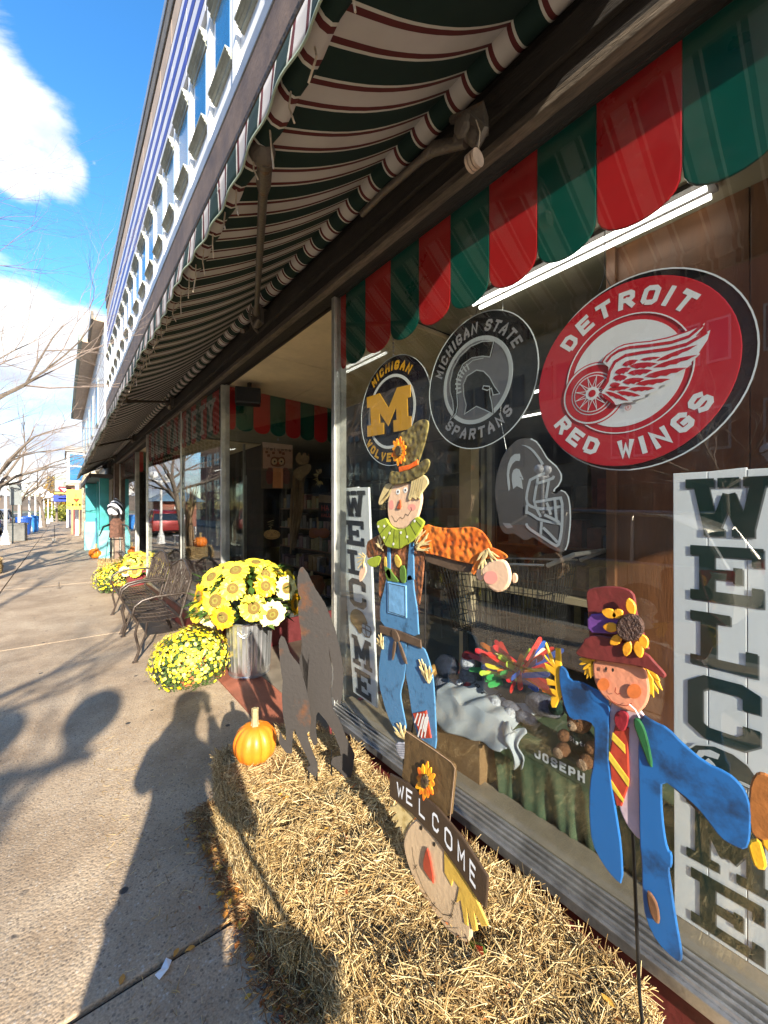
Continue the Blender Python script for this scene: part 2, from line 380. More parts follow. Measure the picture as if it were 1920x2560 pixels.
def awning_mat():
    m, N, L, b = nodes('striped awning cloth')
    tc = N.new('ShaderNodeTexCoord'); sx = N.new('ShaderNodeSeparateXYZ'); L.new(tc.outputs['Object'], sx.inputs[0])
    nz = N.new('ShaderNodeTexNoise'); nz.inputs['Scale'].default_value = 3; L.new(tc.outputs['Object'], nz.inputs['Vector'])
    def mt(op, a, c=None):
        x = N.new('ShaderNodeMath'); x.operation = op
        for i, v in enumerate((a, c)):
            if v is None: continue
            if isinstance(v, (int, float)): x.inputs[i].default_value = v
            else: L.new(v, x.inputs[i])
        return x.outputs[0]
    y = mt('ADD', sx.outputs['Y'], mt('MULTIPLY', mt('SUBTRACT', nz.outputs['Fac'], .5), .006))
    ph = mt('FRACT', mt('DIVIDE', mt('ADD', y, 20.0-.648+.1), .2))       # .5 is the middle of a cream band
    d = mt('MULTIPLY', mt('ABSOLUTE', mt('SUBTRACT', ph, .5)), .2)       # metres from that middle
    r = N.new('ShaderNodeValToRGB'); L.new(mt('MULTIPLY', d, 10), r.inputs[0]); r.color_ramp.interpolation = 'CONSTANT'
    E = r.color_ramp.elements; E[0].position = 0; E[0].color = (.50, .475, .46, 1); E[1].position = .30; E[1].color = (.095, .012, .013, 1)
    e = E.new(.47); e.color = (.55, .55, .50, 1); e = E.new(.56); e.color = (.0012, .020, .0155, 1)
    dn = N.new('ShaderNodeTexNoise'); dn.inputs['Scale'].default_value = 5; dn.inputs['Detail'].default_value = 8; L.new(tc.outputs['Object'], dn.inputs['Vector'])
    dr = N.new('ShaderNodeValToRGB'); dr.color_ramp.elements[0].color = (.55, .5, .45, 1); dr.color_ramp.elements[0].position = .3; dr.color_ramp.elements[1].position = .6; L.new(dn.outputs['Fac'], dr.inputs[0])
    mm = N.new('ShaderNodeMixRGB'); mm.blend_type = 'MULTIPLY'; mm.inputs[0].default_value = .3; L.new(r.outputs[0], mm.inputs[1]); L.new(dr.outputs[0], mm.inputs[2])
    L.new(mm.outputs[0], b.inputs['Base Color']); b.inputs['Roughness'].default_value = .85
    tr = N.new('ShaderNodeBsdfTranslucent'); L.new(mm.outputs[0], tr.inputs[0]); mx = N.new('ShaderNodeMixShader'); mx.inputs[0].default_value = .05
    L.new(b.outputs[0], mx.inputs[1]); L.new(tr.outputs[0], mx.inputs[2]); L.new(mx.outputs[0], N['Material Output'].inputs[0])
    wv = N.new('ShaderNodeTexNoise'); wv.inputs['Scale'].default_value = 400; L.new(tc.outputs['Object'], wv.inputs['Vector'])
    bp = N.new('ShaderNodeBump'); bp.inputs['Strength'].default_value = .2; bp.inputs['Distance'].default_value = .002; L.new(wv.outputs['Fac'], bp.inputs['Height']); L.new(bp.outputs[0], b.inputs['Normal'])
    return m
MAT['awn'] = awning_mat()
def concrete_mat():
    m, N, L, b = nodes('exposed aggregate concrete')
    tc = N.new('ShaderNodeTexCoord'); v = tc.outputs['Object']
    def vor(s, f='F1'):
        x = N.new('ShaderNodeTexVoronoi'); x.inputs['Scale'].default_value = s; x.feature = f; L.new(v, x.inputs['Vector']); return x
    def ns(s, d=6, r=.6):
        x = N.new('ShaderNodeTexNoise'); x.inputs['Scale'].default_value = s; x.inputs['Detail'].default_value = d; x.inputs['Roughness'].default_value = r; L.new(v, x.inputs['Vector']); return x
    def ramp(src, stops):
        x = N.new('ShaderNodeValToRGB'); L.new(src, x.inputs[0]); E = x.color_ramp.elements
        E[0].position, E[0].color = stops[0]; E[1].position, E[1].color = stops[-1]
        for p, c in stops[1:-1]: e = E.new(p); e.color = c
        return x.outputs[0]
    def mix(t, f, a, c):
        x = N.new('ShaderNodeMixRGB'); x.blend_type = t
        for i, q in enumerate((f, a, c)):
            if isinstance(q, (int, float)): x.inputs[i].default_value = q
            elif isinstance(q, tuple): x.inputs[i].default_value = q
            else: L.new(q, x.inputs[i])
        return x.outputs[0]
    pv = vor(95); peb = ramp(pv.outputs['Distance'], [(.0, (1, 1, 1, 1)), (.42, (1, 1, 1, 1)), (.6, (0, 0, 0, 1))])
    sep = N.new('ShaderNodeSeparateColor'); L.new(pv.outputs['Color'], sep.inputs[0])
    pebc = ramp(sep.outputs[0], [(0, (.15, .12, .09, 1)), (.4, (.30, .245, .18, 1)), (.8, (.40, .33, .25, 1)), (1, (.56, .50, .42, 1))])
    base = ramp(ns(2.2, 8, .7).outputs['Fac'], [(.28, (.30, .215, .135, 1)), (.5, (.45, .345, .235, 1)), (.72, (.56, .45, .32, 1))])
    cmx = mix('MIX', mix('MULTIPLY', 1, ramp(sep.outputs[1], [(0, (0, 0, 0, 1)), (.45, (.0, .0, .0, 1)), (.6, (.8, .8, .8, 1))]), peb), base, pebc)
    st = ramp(ns(.9, 9, .72).outputs['Fac'], [(.3, (.50, .44, .38, 1)), (.48, (.9, .87, .84, 1)), (.6, (1, 1, 1, 1))])
    cmx = mix('MULTIPLY', .75, cmx, st)
    fine = ramp(ns(160, 3).outputs['Fac'], [(.3, (.62, .60, .56, 1)), (.7, (1.25, 1.25, 1.25, 1))]); cmx = mix('MULTIPLY', .8, cmx, fine)
    gv = vor(5.5); gn = ramp(gv.outputs['Distance'], [(.0, (1, 1, 1, 1)), (.085, (1, 1, 1, 1)), (.11, (0, 0, 0, 1))])
    sg = N.new('ShaderNodeSeparateColor'); L.new(gv.outputs['Color'], sg.inputs[0]); pick = ramp(sg.outputs[0], [(.30, (1, 1, 1, 1)), (.33, (0, 0, 0, 1))])
    cmx = mix('MIX', mix('MULTIPLY', 1, gn, pick), cmx, (.045, .042, .04, 1))
    L.new(cmx, b.inputs['Base Color']); b.inputs['Roughness'].default_value = .75
    bp = N.new('ShaderNodeBump'); bp.inputs['Strength'].default_value = .55; bp.inputs['Distance'].default_value = .004
    hh = N.new('ShaderNodeMath'); hh.operation = 'SUBTRACT'; hh.inputs[0].default_value = 1; L.new(pv.outputs['Distance'], hh.inputs[1])
    L.new(hh.outputs[0], bp.inputs['Height']); L.new(bp.outputs[0], b.inputs['Normal']); return m
MAT['conc'] = concrete_mat()
MAT['asph'] = M('asphalt', (.055, .055, .056), .85, 0, .3, 30, .5, 150)
MAT['kerb'] = M('kerb concrete', (.33, .31, .27), .8, 0, .15, 8, .3, 60)
MAT['earth'] = M('dry ground', (.20, .17, .11), .9, 0, .3, 1, .3, 8, c2=(.10, .12, .05))
MAT['dirt'] = M('dark joint grit', (.035, .03, .024), .95, 0, .4, 40, .5, 90)

# ================================================================ ground, road, pavement
def build_ground():
    g = MB(); g.quad((-900, -900, -.16), (900, -900, -.16), (900, 1400, -.16), (-900, 1400, -.16))
    o = g.build('ground', MAT['earth']); tag(o, kind='structure')
    g = MB(); g.quad((-11.2, -60, -.12), (-2.75, -60, -.12), (-2.75, 220, -.12), (-11.2, 220, -.12)); tag(g.build('road', MAT['asph']), kind='structure')
    g = MB(); g.b2(-2.9, -2.75, -60, 220, -.14, .0); g.b2(-11.35, -11.2, -60, 220, -.14, .0)
    o = g.build('kerb', MAT['kerb']); tag(o, kind='structure'); bevel(o, .015)
    g = MB(); g.b2(-17, -11.35, -60, 220, -.1, -.003); o = g.build('far_sidewalk', MAT['conc']); tag(o, kind='structure')
    root = T('sidewalk', 'exposed aggregate concrete sidewalk cut into slabs beside the shops', 'sidewalk', (0, 0, 0)); root['kind'] = 'structure'
    del root['category'], root['label']
    b = MB(); b.b2(-2.75, 1.6, -30, 130, -.12, -.022); b.build('bedding', MAT['dirt'], root)
    ys = [-30, -24, -18, -12.35, -7.7, -3.05, 1.6, 6.25, 10.9, 15.5, 20.2, 24.8, 29.5, 34, 39, 44, 50, 57, 65, 75, 90, 130]
    for j in range(len(ys)-1):
        for x0, x1 in ((-2.75, -.93), (-.92, 1.6)):
            if x1 > 1.5 and ys[j] < 4.4 and ys[j+1] > 2.2: x1b = 1.6
            bb = MB(); gap = .022 if ys[j] < 20 else .03
            dz = -.0015*(j % 2)
            bb.b2(x0+.004, x1-.004, ys[j]+gap/2, ys[j+1]-gap/2, -.05, dz)
            o = bb.build('slab', MAT['conc'], root); bevel(o, .006)
    # red concrete of the entrance, a thin raised pour over the slab
    b = MB(); b.prism([(1.14, 1.6+.7, 0), (1.14, 4.36, 0), (3.3, 4.6, 0), (3.3, 2.3, 0)], (0, 0, .012))
    b.prism([(1.16, 8.4, 0), (1.16, 10.9, 0), (3.3, 10.9, 0), (3.3, 8.4, 0)], (0, 0, .012))
    o = b.build('entrance_ramp', MAT['redcon'], root)
    # foliage litter grit along the wall foot
    return root
build_ground()

# ================================================================ the variety store
store = T('variety_store', 'variety store front with red and green scalloped panels over big display windows', 'shop', (D, 0, 0))
def strip(name, x0, x1, y0, y1, z0, z1, mat, parent=store, bw=.003):
    b = MB(); b.b2(x0, x1, y0, y1, z0, z1); o = b.build(name, mat, parent)
    if bw: bevel(o, bw)
    return o
SILL = .384
W1 = (-3.0, 2.19); W2 = (4.48, 8.34); W3 = (11.0, 14.3)
W2FAR = 1.20                                # the second window runs slightly out towards its far end
def wx(y): return D+(W2FAR-D)*(y-4.48)/(8.34-4.48) if 4.4 < y < 8.5 else D
def skew(name, y0, y1, dx0, dx1, z0, z1, mat, parent=store):
    b = MB(); a0, a1 = wx(y0+.001), wx(y1-.001)
    b.prism([(a0+dx0, y0, z0), (a0+dx1, y0, z0), (a1+dx1, y1, z0), (a1+dx0, y1, z0)], (0, 0, z1-z0)); o = b.build(name, mat, parent); bevel(o, .003); return o
for (y0, y1) in (W1, W2, W3):
    skew('bulkhead', y0, y1, -.02, .04, 0, SILL-.075, MAT['bulk'])
    # ridged metal sill: several stepped rails
    skew('sill', y0-.01, y1+.01, -.075, .02, SILL-.072, SILL-.035, MAT['alu'])
    for k, (a, h) in enumerate(((-.062, .010), (-.045, .018), (-.028, .026), (-.012, .034))):
        skew('sill_rail', y0-.005, y1+.005, a, a+.011, SILL-.035, SILL-.035+h+.004, MAT['alu'])
    skew('inner_ledge', y0, y1, .012, .13, SILL-.05, SILL-.002, MAT['tan'])
    a0, a1 = wx(y0+.001), wx(y1-.001)
    panes = {-3.0: [(-3, -.9), (-.9, 2.19)], 4.48: [(4.48, 6.05), (6.05, 8.34)], 11.0: [(11, 14.3)]}[y0]
    for p0, p1 in panes:
        w = MB(); xa, xb = (wx(p0+.001), wx(p1-.001))
        w.prism([(xa, p0+.02, SILL-.01), (xa+.006, p0+.02, SILL-.01), (xb+.006, p1-.02, SILL-.01), (xb, p1-.02, SILL-.01)], (0, 0, 2.93-SILL+.01))
        w.build('window_pane', MAT['glass'], store)
for y, xx, w in ((2.19, D, .036), (4.48, D, .036), (8.34, W2FAR, .034), (11.0, D, .036), (14.3, D, .036)):
    strip('mullion', xx-.018, xx+.03, y-w/2, y+w/2, SILL-.04 if y > 3 else SILL-.03, 2.93, MAT['alu_light'])
strip('mullion', 1.262, 1.285, 6.04, 6.06, SILL-.03, 2.93, MAT['alu_light'])
# maroon end panels of the bulkheads at the entrance
for y in (4.445, 10.965, 2.225): strip('end_panel', D-.02, 2.9, y-.012, y+.012, 0, SILL-.06, MAT['bulk2'])
for y in (4.46, 10.98):
    strip('sill', D-.05, 2.95, y-.06, y, SILL-.06, SILL-.02, MAT['alu'])
# header beam, trims, soffit
HB = 2.93
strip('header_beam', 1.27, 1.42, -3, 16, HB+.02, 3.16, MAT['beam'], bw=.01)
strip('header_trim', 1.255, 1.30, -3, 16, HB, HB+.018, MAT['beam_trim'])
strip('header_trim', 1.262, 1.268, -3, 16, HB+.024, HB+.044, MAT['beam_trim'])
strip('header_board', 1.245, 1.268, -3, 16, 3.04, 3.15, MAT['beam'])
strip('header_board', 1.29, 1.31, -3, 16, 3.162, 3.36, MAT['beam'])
for y0, y1 in ((2.19, 4.48), (8.34, 11.0), (14.3, 16)):
    for a, b_ in ((1.42, 2.2), (2.206, 3.3)):
        ym = (y0+y1)/2+.1
        strip('soffit_board', a, b_, y0, ym-.003, 2.955, 2.975, MAT['ceil'], bw=.002)
        strip('soffit_board', a, b_, ym+.003, y1+.3, 2.955, 2.975, MAT['ceil'], bw=.002)
b = MB(); b.lathe([(.045, 2.953), (.045, 2.947), (.02, 2.944), (.012, 2.925), (.025, 2.915), (.001, 2.914)], (2.02, 3.05, 0), 16); b.build('sprinkler', MAT['alu'], store, True)
# store interior shell
strip('interior_floor', 1.48, 12, -4, 16, .0, .02, MAT['floor_in'], bw=0)
strip('display_floor', 1.48, 2.35, -3, 2.15, .02, SILL-.03, MAT['tan'], bw=0)
strip('display_floor', 1.48, 2.35, 4.6, 8.3, .02, SILL-.03, MAT['tan'], bw=0)
strip('display_floor', 1.48, 2.35, 11.1, 14.2, .02, SILL-.03, MAT['tan'], bw=0)
strip('interior_ceiling', 1.43, 12, -4, 2.18, 2.98, 3.0, MAT['ceil_in'], bw=0)
strip('interior_ceiling', 1.43, 12, 4.83, 8.3, 2.98, 3.0, MAT['ceil_in'], bw=0)
strip('interior_ceiling', 3.32, 12, 2.2, 4.82, 2.98, 3.0, MAT['ceil_in'], bw=0)
strip('interior_ceiling', 1.43, 12, 11.4, 16, 2.98, 3.0, MAT['ceil_in'], bw=0)
strip('interior_ceiling', 3.32, 12, 8.3, 11.4, 2.98, 3.0, MAT['ceil_in'], bw=0)
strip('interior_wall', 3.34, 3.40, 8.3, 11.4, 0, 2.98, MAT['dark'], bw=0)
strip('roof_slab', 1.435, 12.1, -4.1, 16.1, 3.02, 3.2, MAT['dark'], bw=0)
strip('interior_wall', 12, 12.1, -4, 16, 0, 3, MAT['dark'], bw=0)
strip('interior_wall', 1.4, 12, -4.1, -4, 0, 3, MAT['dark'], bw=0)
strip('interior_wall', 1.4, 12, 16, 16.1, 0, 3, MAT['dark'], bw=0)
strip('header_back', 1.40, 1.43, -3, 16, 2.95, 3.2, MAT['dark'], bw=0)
# wood partition behind the near display
for k in range(7):
    y0 = -2.8+k*.53; strip('partition_board', 2.30, 2.33, y0, y0+.526, .3, 2.98, MAT['wood'], bw=.003)
strip('partition_post', 2.27, 2.36, 1.86, 1.97, .3, 2.98, MAT['postw'])
strip('partition_post', 2.27, 2.36, .905, .95, .3, 2.98, MAT['wood'])
strip('display_rail', 2.28, 2.34, .95, 1.86, 1.05, 1.09, MAT['postw'])
# door wall of the recess and its side glazing
def pane_line(a, b_, z0, z1, n='window_pane', fr=True):
    a = Vector((a[0], a[1], 0)); b2 = Vector((b_[0], b_[1], 0)); d = (b2-a).normalized(); nrm = Vector((-d.y, d.x, 0))
    w = MB(); w.prism([a+UP*z0, b2+UP*z0, b2+nrm*.006+UP*z0, a+nrm*.006+UP*z0], (0, 0, z1-z0)); w.build(n, MAT['glass'], store)
    if fr:
        for q in (a, b2):
            w = MB(); w.prism([q-d*.02-nrm*.02+UP*z0, q+d*.02-nrm*.02+UP*z0, q+d*.02+nrm*.03+UP*z0, q-d*.02+nrm*.03+UP*z0], (0, 0, z1-z0)); w.build('window_frame', MAT['alu_light'], store)
pane_line((1.40, 4.49), (2.95, 4.67), SILL-.02, 2.94)
pane_line((2.95, 2.2), (1.40, 2.2), SILL-.02, 2.94)
pane_line((1.40, 11.02), (2.95, 11.1), SILL-.02, 2.94)
pane_line((2.95, 8.36), (1.25, 8.36), SILL-.02, 2.94)
pane_line((3.0, 3.5), (3.0, 4.62), .25, 2.3); pane_line((3.0, 2.3), (3.0, 3.4), .25, 2.3)
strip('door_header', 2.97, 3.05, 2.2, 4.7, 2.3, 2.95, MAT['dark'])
pane_line((3.0, 8.4), (3.0, 11.0), .25, 2.3)
# end pier of the shop
strip('end_pier', 1.22, 1.42, 14.33, 14.75, 0, 2.95, M('worn brown pier', (.22, .15, .11), .7, 0, .3, 5, .4, 30, dirt=.5))
strip('pier_panel', 1.3, 1.38, 14.9, 15.5, 0, .45, MAT['bulk2'])
strip('pier_panel', 1.3, 1.38, 14.9, 15.5, .45, 2.9, MAT['dark'])

# scalloped valance panels behind the glass, one plate each
def scallop(y0, y1, zb, zt, mat, plane='w', a=None, d=None, nrm=None, off=.03, name='valance_panel'):
    w = abs(y1-y0); dz = .095; pts = []
    for k in range(13):
        t = math.pi*k/12; x = .5-.5*math.cos(t)
        e = abs(math.sin(t))**.75
        pts.append((x, zb+dz*(1-e)))
    pts = [(0, zt)]+pts+[(1, zt)]
    if plane == 'w':
        P = [Vector((wx(y0+(y1-y0)*u)+off, y0+(y1-y0)*u, z)) for u, z in pts]; n = Vector((-1, 0, 0))
    else:
        P = [a+d*(y0+(y1-y0)*u)+nrm*off+UP*z for u, z in pts]; n = -nrm
    plate(name, P, n, .006, mat, store, 0, .003, .001, 0)
edges = [2.165, 2.105, 1.899, 1.67, 1.45, 1.244, 1.032, .817, .605, .37, .155, -.06, -.275, -.49, -.7]
for i in range(len(edges)-1): scallop(edges[i]-.001, edges[i+1]+.001, 2.475, 2.93, MAT['red'] if i % 2 == 0 else MAT['green'])
y = 8.32; i = 0
while y > 4.6:
    y2 = max(4.5, y-.215); scallop(y-.001, y2+.001, 2.44, 2.93, MAT['red'] if i % 2 == 0 else MAT['green']); y = y2; i += 1
y = 14.25; i = 0
while y > 11.1:
    y2 = max(11.03, y-.215); scallop(y-.001, y2+.001, 2.44, 2.93, MAT['red'] if i % 2 == 0 else MAT['green']); y = y2; i += 1
def return_scallops(a, b_, first):
    a = Vector((a[0], a[1], 0)); b2 = Vector((b_[0], b_[1], 0)); d = (b2-a).normalized(); nrm = Vector((-d.y, d.x, 0)); Lh = (b2-a).length; x = .02; i = first
    while x < Lh-.05:
        scallop(x+.001, x+.209 if (i != first) else x+.089, 2.47, 2.94, MAT['red'] if i % 2 == 0 else MAT['green'], 'l', a, d, nrm); x += .21 if i != first else .09; i += 1
return_scallops((1.40, 4.49), (2.95, 4.67), 0)
return_scallops((1.40, 11.02), (2.95, 11.1), 0)
# lettering over the second window
LW = .19; tl = text_len('B&M VARIETY', LW, .062, .06, .05); sc_ = 3.32/tl
b = MB()
write(b, 'B&M VARIETY', lambda x, y, l: Vector((wx(8.12-x*sc_)+.016-l, 8.12-x*sc_, 2.50+y)), .36, LW, .062, .06, 0, .05)
b.build('shop_name_lettering', M('lettering grey white', (.55, .54, .50), .5, 0, .06, 5), store)
b = MB(); write(b, 'VARIETY', lambda x, y, l: Vector((D+.016-l, 13.9-x*sc_, 2.50+y)), .36, LW, .062, .06, 0, .05)
b.build('shop_name_lettering', bpy.data.materials['lettering grey white'], store)

# speaker under the soffit
sp = T('loudspeaker', 'black loudspeaker box under the cream entrance soffit', 'loudspeaker', (1.6, 4.3, 2.75))
b = MB(); b.box((1.56, 4.30, 2.80), (.26, .17, .17), -.35); o = b.build('cabinet', MAT['black'], sp); bevel(o, .012)
b = MB(); b.box((1.53, 4.21, 2.80), (.22, .01, .14), -.35); b.build('grille', M('speaker cloth', (.02, .02, .022), .95, 0, .3, 90, .4, 300), sp)
b = MB(); b.box((1.58, 4.31, 2.92), (.03, .05, .09)); b.build('bracket', MAT['blackm'], sp)
strip_ = None

# ================================================================ awning
aw = T('retractable_awning', 'long green and cream striped cloth awning rolled out over the shop windows', 'awning', (1.24, 0, 3.24))
A0, A1 = .17, 18.6
RX, RZ, FX, FZ = 1.235, 3.25, .455, 2.765
nu, nv = 14, 150
b = MB(); vs = []
for j in range(nv+1):
    y = A0+(A1-A0)*j/nv
    for i in range(nu+1):
        u = i/nu; x = RX+(FX-RX)*u; z = RZ+.04+(FZ-RZ-.04)*u
        z -= .05*math.sin(math.pi*u)*(1+.25*math.sin(y*1.9)); x += 0
        z += .006*math.sin(y*9+u*2)*u
        vs.append((x, y, z))
fs = [(j*(nu+1)+i, j*(nu+1)+i+1, (j+1)*(nu+1)+i+1, (j+1)*(nu+1)+i) for j in range(nv) for i in range(nu)]
b.add(vs, fs); o = b.build('cloth', MAT['awn'], aw, True); sm = o.modifiers.new('thickness', 'SOLIDIFY'); sm.thickness = .0015
# front hanging strip, wavy, with a bound lower edge
b = MB(); vs = []; n = 900; rows = 5; edge = []
for j in range(n+1):
    y = A0+(A1-A0)*j/n; wv = math.sin(y*2*math.pi/.2+.8*math.sin(y*3.1))*.005+math.sin(y*5.3)*.008
    sc = .006*abs(math.sin(y*math.pi/.2))
    for i in range(rows):
        u = i/(rows-1); vs.append((.430+.006*(1-u)+wv*u, y, 2.765-(.115-sc)*u))
    edge.append(vs[-1])
b.add(vs, [(j*rows+i, j*rows+i+1, (j+1)*rows+i+1, (j+1)*rows+i) for j in range(n) for i in range(rows-1)])
o = b.build('hanging_strip', MAT['awn'], aw, True); sm = o.modifiers.new('thickness', 'SOLIDIFY'); sm.thickness = .0015
b = MB(); b.tube(edge, .0035, 5); b.build('binding', M('pale green binding', (.34, .42, .33), .8, 0, .1, 20), aw, True)
# cloth gathered round the front bar: a lumpy roll
b = MB(); pts = []; rad = []
for j in range(420):
    y = A0+(A1-A0)*j/419; pts.append((.475+.004*math.sin(y*7), y, 2.735+.004*math.sin(y*11))); rad.append(.030+.008*abs(math.sin(y*math.pi/.2)))
b.tube(pts, rad, 10); b.build('front_roll', MAT['awn'], aw, True)
b = MB(); b.tube([(RX, A0, RZ), (RX, A1, RZ)], .052, 20); b.build('roller', MAT['awn'], aw, True)
b = MB(); b.tube([(.44, A0-.02, 2.775), (.44, A1+.02, 2.775)], .012, 8); b.build('front_bar', MAT['rust'], aw, True)
yy = .55; k = 0
while yy < 14:
    L_ = random.uniform(.07, .12); x = .462
    b = MB(); b.tube([(x, yy, 2.755), (x+.012, yy+.008, 2.72), (x+.006, yy+random.uniform(-.02, .03), 2.70-L_*.5), (x+random.uniform(-.01, .02), yy+random.uniform(-.03, .03), 2.70-L_)], .0028, 5)
    b.build('cord', MAT['rope'], aw, True); yy += random.uniform(.11, .2) if yy < 4 else .3; k += 1
# arms: wall bracket, elbow casting, tube to the front bar
def arm(s0, s1, f=(.50, 2.70)):
    a = Vector((1.19, s0, 3.12)); c = Vector((f[0], s1, f[1])); d = (c-a)
    b = MB(); b.tube([a+d*.03, a+d*.1, a+d*.12, a+d*.9, a+d*.93, c], [.027, .023, .016, .017, .025, .024], 12); o = b.build('arm', MAT['rust'], aw, True)
    b = MB(); b.ball(c+Vector((-.01, 0, .02)), .042, 12, 8); b.box(c+Vector((-.03, 0, .045)), (.05, .07, .05), .3); o = b.build('front_joint', MAT['rust'], aw, True)
    b = MB(); b.box(a+Vector((.04, .03, .0)), (.09, .10, .12), .1); b.tube([a+Vector((.0, -.06, -.05)), a+Vector((.01, .02, -.07)), a+Vector((.0, .09, -.03))], [.014, .03, .016], 10)
    b.tube([a+Vector((.02, -.02, .07)), a+Vector((.0, -.02, -.07))], .02, 12); o = b.build('wall_bracket', MAT['rust'], aw, True); bevel(o, .006)
    b = MB(); b.tube([a+Vector((-.04, .0, .05)), a+Vector((-.05, .02, -.01)), a+Vector((.0, .05, -.085)), a+Vector((.05, .1, -.09))], .011, 8); b.build('bracket_hook', MAT['rust'], aw, True)
arm(3.10, 1.23)
arm(6.4, 4.9); arm(10.2, 8.6); arm(14.2, 12.4); arm(17.6, 16.2)
# near arm folded along the beam with its knobbly bracket
g0 = onr(1165, 355, 1.17)
b = MB(); e0 = onr(1085, 372, 1.16); e1 = onr(960, 480, 1.16); e2 = onr(905, 535, 1.17)
b.tube([g0, e0, e0*.8+e1*.2, e1, e2], [.02, .026, .017, .016, .016], 12); b.build('arm', MAT['rust'], aw, True)
b = MB(); q = onr(1165, 320, 1.17); b.ball(q, .045, 12, 8, 1.2); b.ball(onr(1150, 350, 1.17), .03, 10, 6); b.ball(onr(1190, 340, 1.18), .034, 10, 6)
b.box(onr(1185, 310, 1.19), (.07, .09, .07), .4); b.tube([onr(1130, 300, 1.17), onr(1165, 290, 1.16), onr(1210, 330, 1.17), onr(1190, 370, 1.16)], [.014, .02, .018, .012], 8)
o = b.build('wall_bracket', MAT['rust'], aw, True)
b = MB(); b.tube([onr(1190, 300, 1.13), onr(1200, 330, 1.12), onr(1196, 372, 1.12)], .002, 5); c0 = onr(1185, 402, 1.12); b.build('cord', MAT['rope'], aw, True)
b = MB()
for dx, rr in ((-.014, .030), (0, .03), (.014, .03)):
    b.tube([c0+Vector((0, dx-.005, 0)), c0+Vector((0, dx+.005, 0))], rr, 18)
b.tube([c0+Vector((0, -.018, 0)), c0+Vector((0, .018, 0))], .024, 18)
o = b.build('cord_pulley', M('aged bone plastic', (.55, .42, .32), .5, 0, .2, 20), aw, True)
b = MB(); b.tube([Vector((1.20, 3.35, 3.1)), Vector((1.15, 3.3, 3.05))], .02, 8); b.build('bracket_pin', MAT['rust'], aw, True)

# ================================================================ white building above the shop
RF = 1.25
upb = T('white_building', 'white upper storeys with green grey window hoods and blue striped parapet', 'building', (RF, 0, 3.3))
def us(name, x0, x1, y0, y1, z0, z1, mat, bw=0):
    b = MB(); b.b2(x0, x1, y0, y1, z0, z1); o = b.build(name, mat, upb)
    if bw: bevel(o, bw)
    return o
UY0, UY1 = -3, 17
MAT['brownband'] = M('brown fascia band', (.17, .115, .08), .7, 0, .2, 4, .3, 30, dirt=.4)
MAT['lav'] = M('pale lavender board', (.68, .66, .68), .5, 0, .06, 3, dirt=.1)
MAT['greycap'] = M('grey metal cap', (.35, .36, .37), .45, .5, .1, 4)
MAT['cornice'] = M('grey brown cornice', (.16, .135, .105), .7, 0, .25, 6, .3, 40)
MAT['tanb'] = M('tan frieze board', (.46, .34, .24), .7, 0, .12, 4, .1, 30)
MAT['blue'] = M('blue painted stripe', (.05, .06, .30), .45, 0, .15, 3)
MAT['pwin'] = None
us('wall', RF+.01, RF+.3, UY0, UY1, 3.3, 9.0, MAT['white'])
for k_ in range(11): us('siding_lap', RF-.006, RF+.009, UY0, UY1, 3.42+k_*.115, 3.42+k_*.115+.012, MAT['white'])
us('fascia', RF-.02, RF+.009, UY0, UY1, 4.67, 4.80, MAT['lav'])
us('fascia', RF-.06, RF+.009, UY0, UY1, 4.803, 5.24, MAT['brownband'], .01)
us('ledge', RF-.07, RF+.009, UY0, UY1, 5.243, 5.37, MAT['greycap'], .008)
us('cornice', RF-.06, RF+.2, UY0, UY1+.05, 8.56, 8.86, MAT['cornice'], .02)
us('cornice', RF-.08, RF+.2, UY0, UY1+.08, 8.863, 9.02, MAT['greycap'], .01)
y = UY0
while y < UY1-.01:
    y2 = min(y+.85, UY1); us('frieze_panel', RF-.035, RF+.009, y+.006, y2-.006, 8.19, 8.555, MAT['tanb'], .004)
    for z0, z1, mt in ((7.02, 7.16, 'white'), (7.16, 7.32, 'blue'), (7.32, 7.52, 'white'), (7.52, 7.68, 'blue'), (7.68, 7.88, 'white'), (7.88, 8.04, 'blue'), (8.04, 8.185, 'white')):
        if mt == 'blue': us('parapet_stripe', RF-.034, RF+.009, y+.004, y2-.004, z0+.002, z1-.002, MAT['blue'])
        else: us('parapet_board', RF-.03, RF+.009, y+.004, y2-.004, z0+.002, z1-.002, MAT['lav'])
    y = y2
glass_up = M('sky tinted upstairs glass', (.03, .15, .32), .10, 0, .1, 2, spec=.5)  # blue of the reflected sky is put into the base colour
def upwin(yc, w=.44):
    f = us('window', RF-.012, RF+.0095, yc-w/2-.04, yc+w/2+.04, 5.87, 6.66, MAT['white2'], .003)
    b = MB(); b.b2(RF-.016, RF-.0125, yc-w/2, yc+w/2, 5.90, 6.62); b.build('pane', glass_up, f)
    b = MB(); prof = [(0, 0), (.10, 0), (.10, .03), (.08, .045), (.085, .07), (.06, .09), (.065, .12), (.04, .14), (.035, .17), (0, .17)]
    for nm, z0, sx in (('hood', 6.71, 1.0), ('sill', 6.12, .85)):
        b = MB(); P = []
        for dx, dz in prof:
            P.append((RF+.008-dx*sx, yc-w/2-.06, z0+dz if nm == 'hood' else z0-.19+dz*.55))
        if nm == 'hood': P = [(x, yy_, 6.64+.17-(z-6.71)) for x, yy_, z in P]
        else: P = [(x, yy_, 5.88-(z-(6.12-.19))) for x, yy_, z in P]
        b.prism(P, (0, w+.12, 0)); b.build(nm, MAT['hood'], f)
y = -2.45
while y < UY1-.4: upwin(y); y += .82
y = -2.45+.41
while y < UY1-.2:
    us('pilaster', RF-.035, RF+.009, y-.05, y+.05, 5.38, 7.01, MAT['white'], .004); y += .82
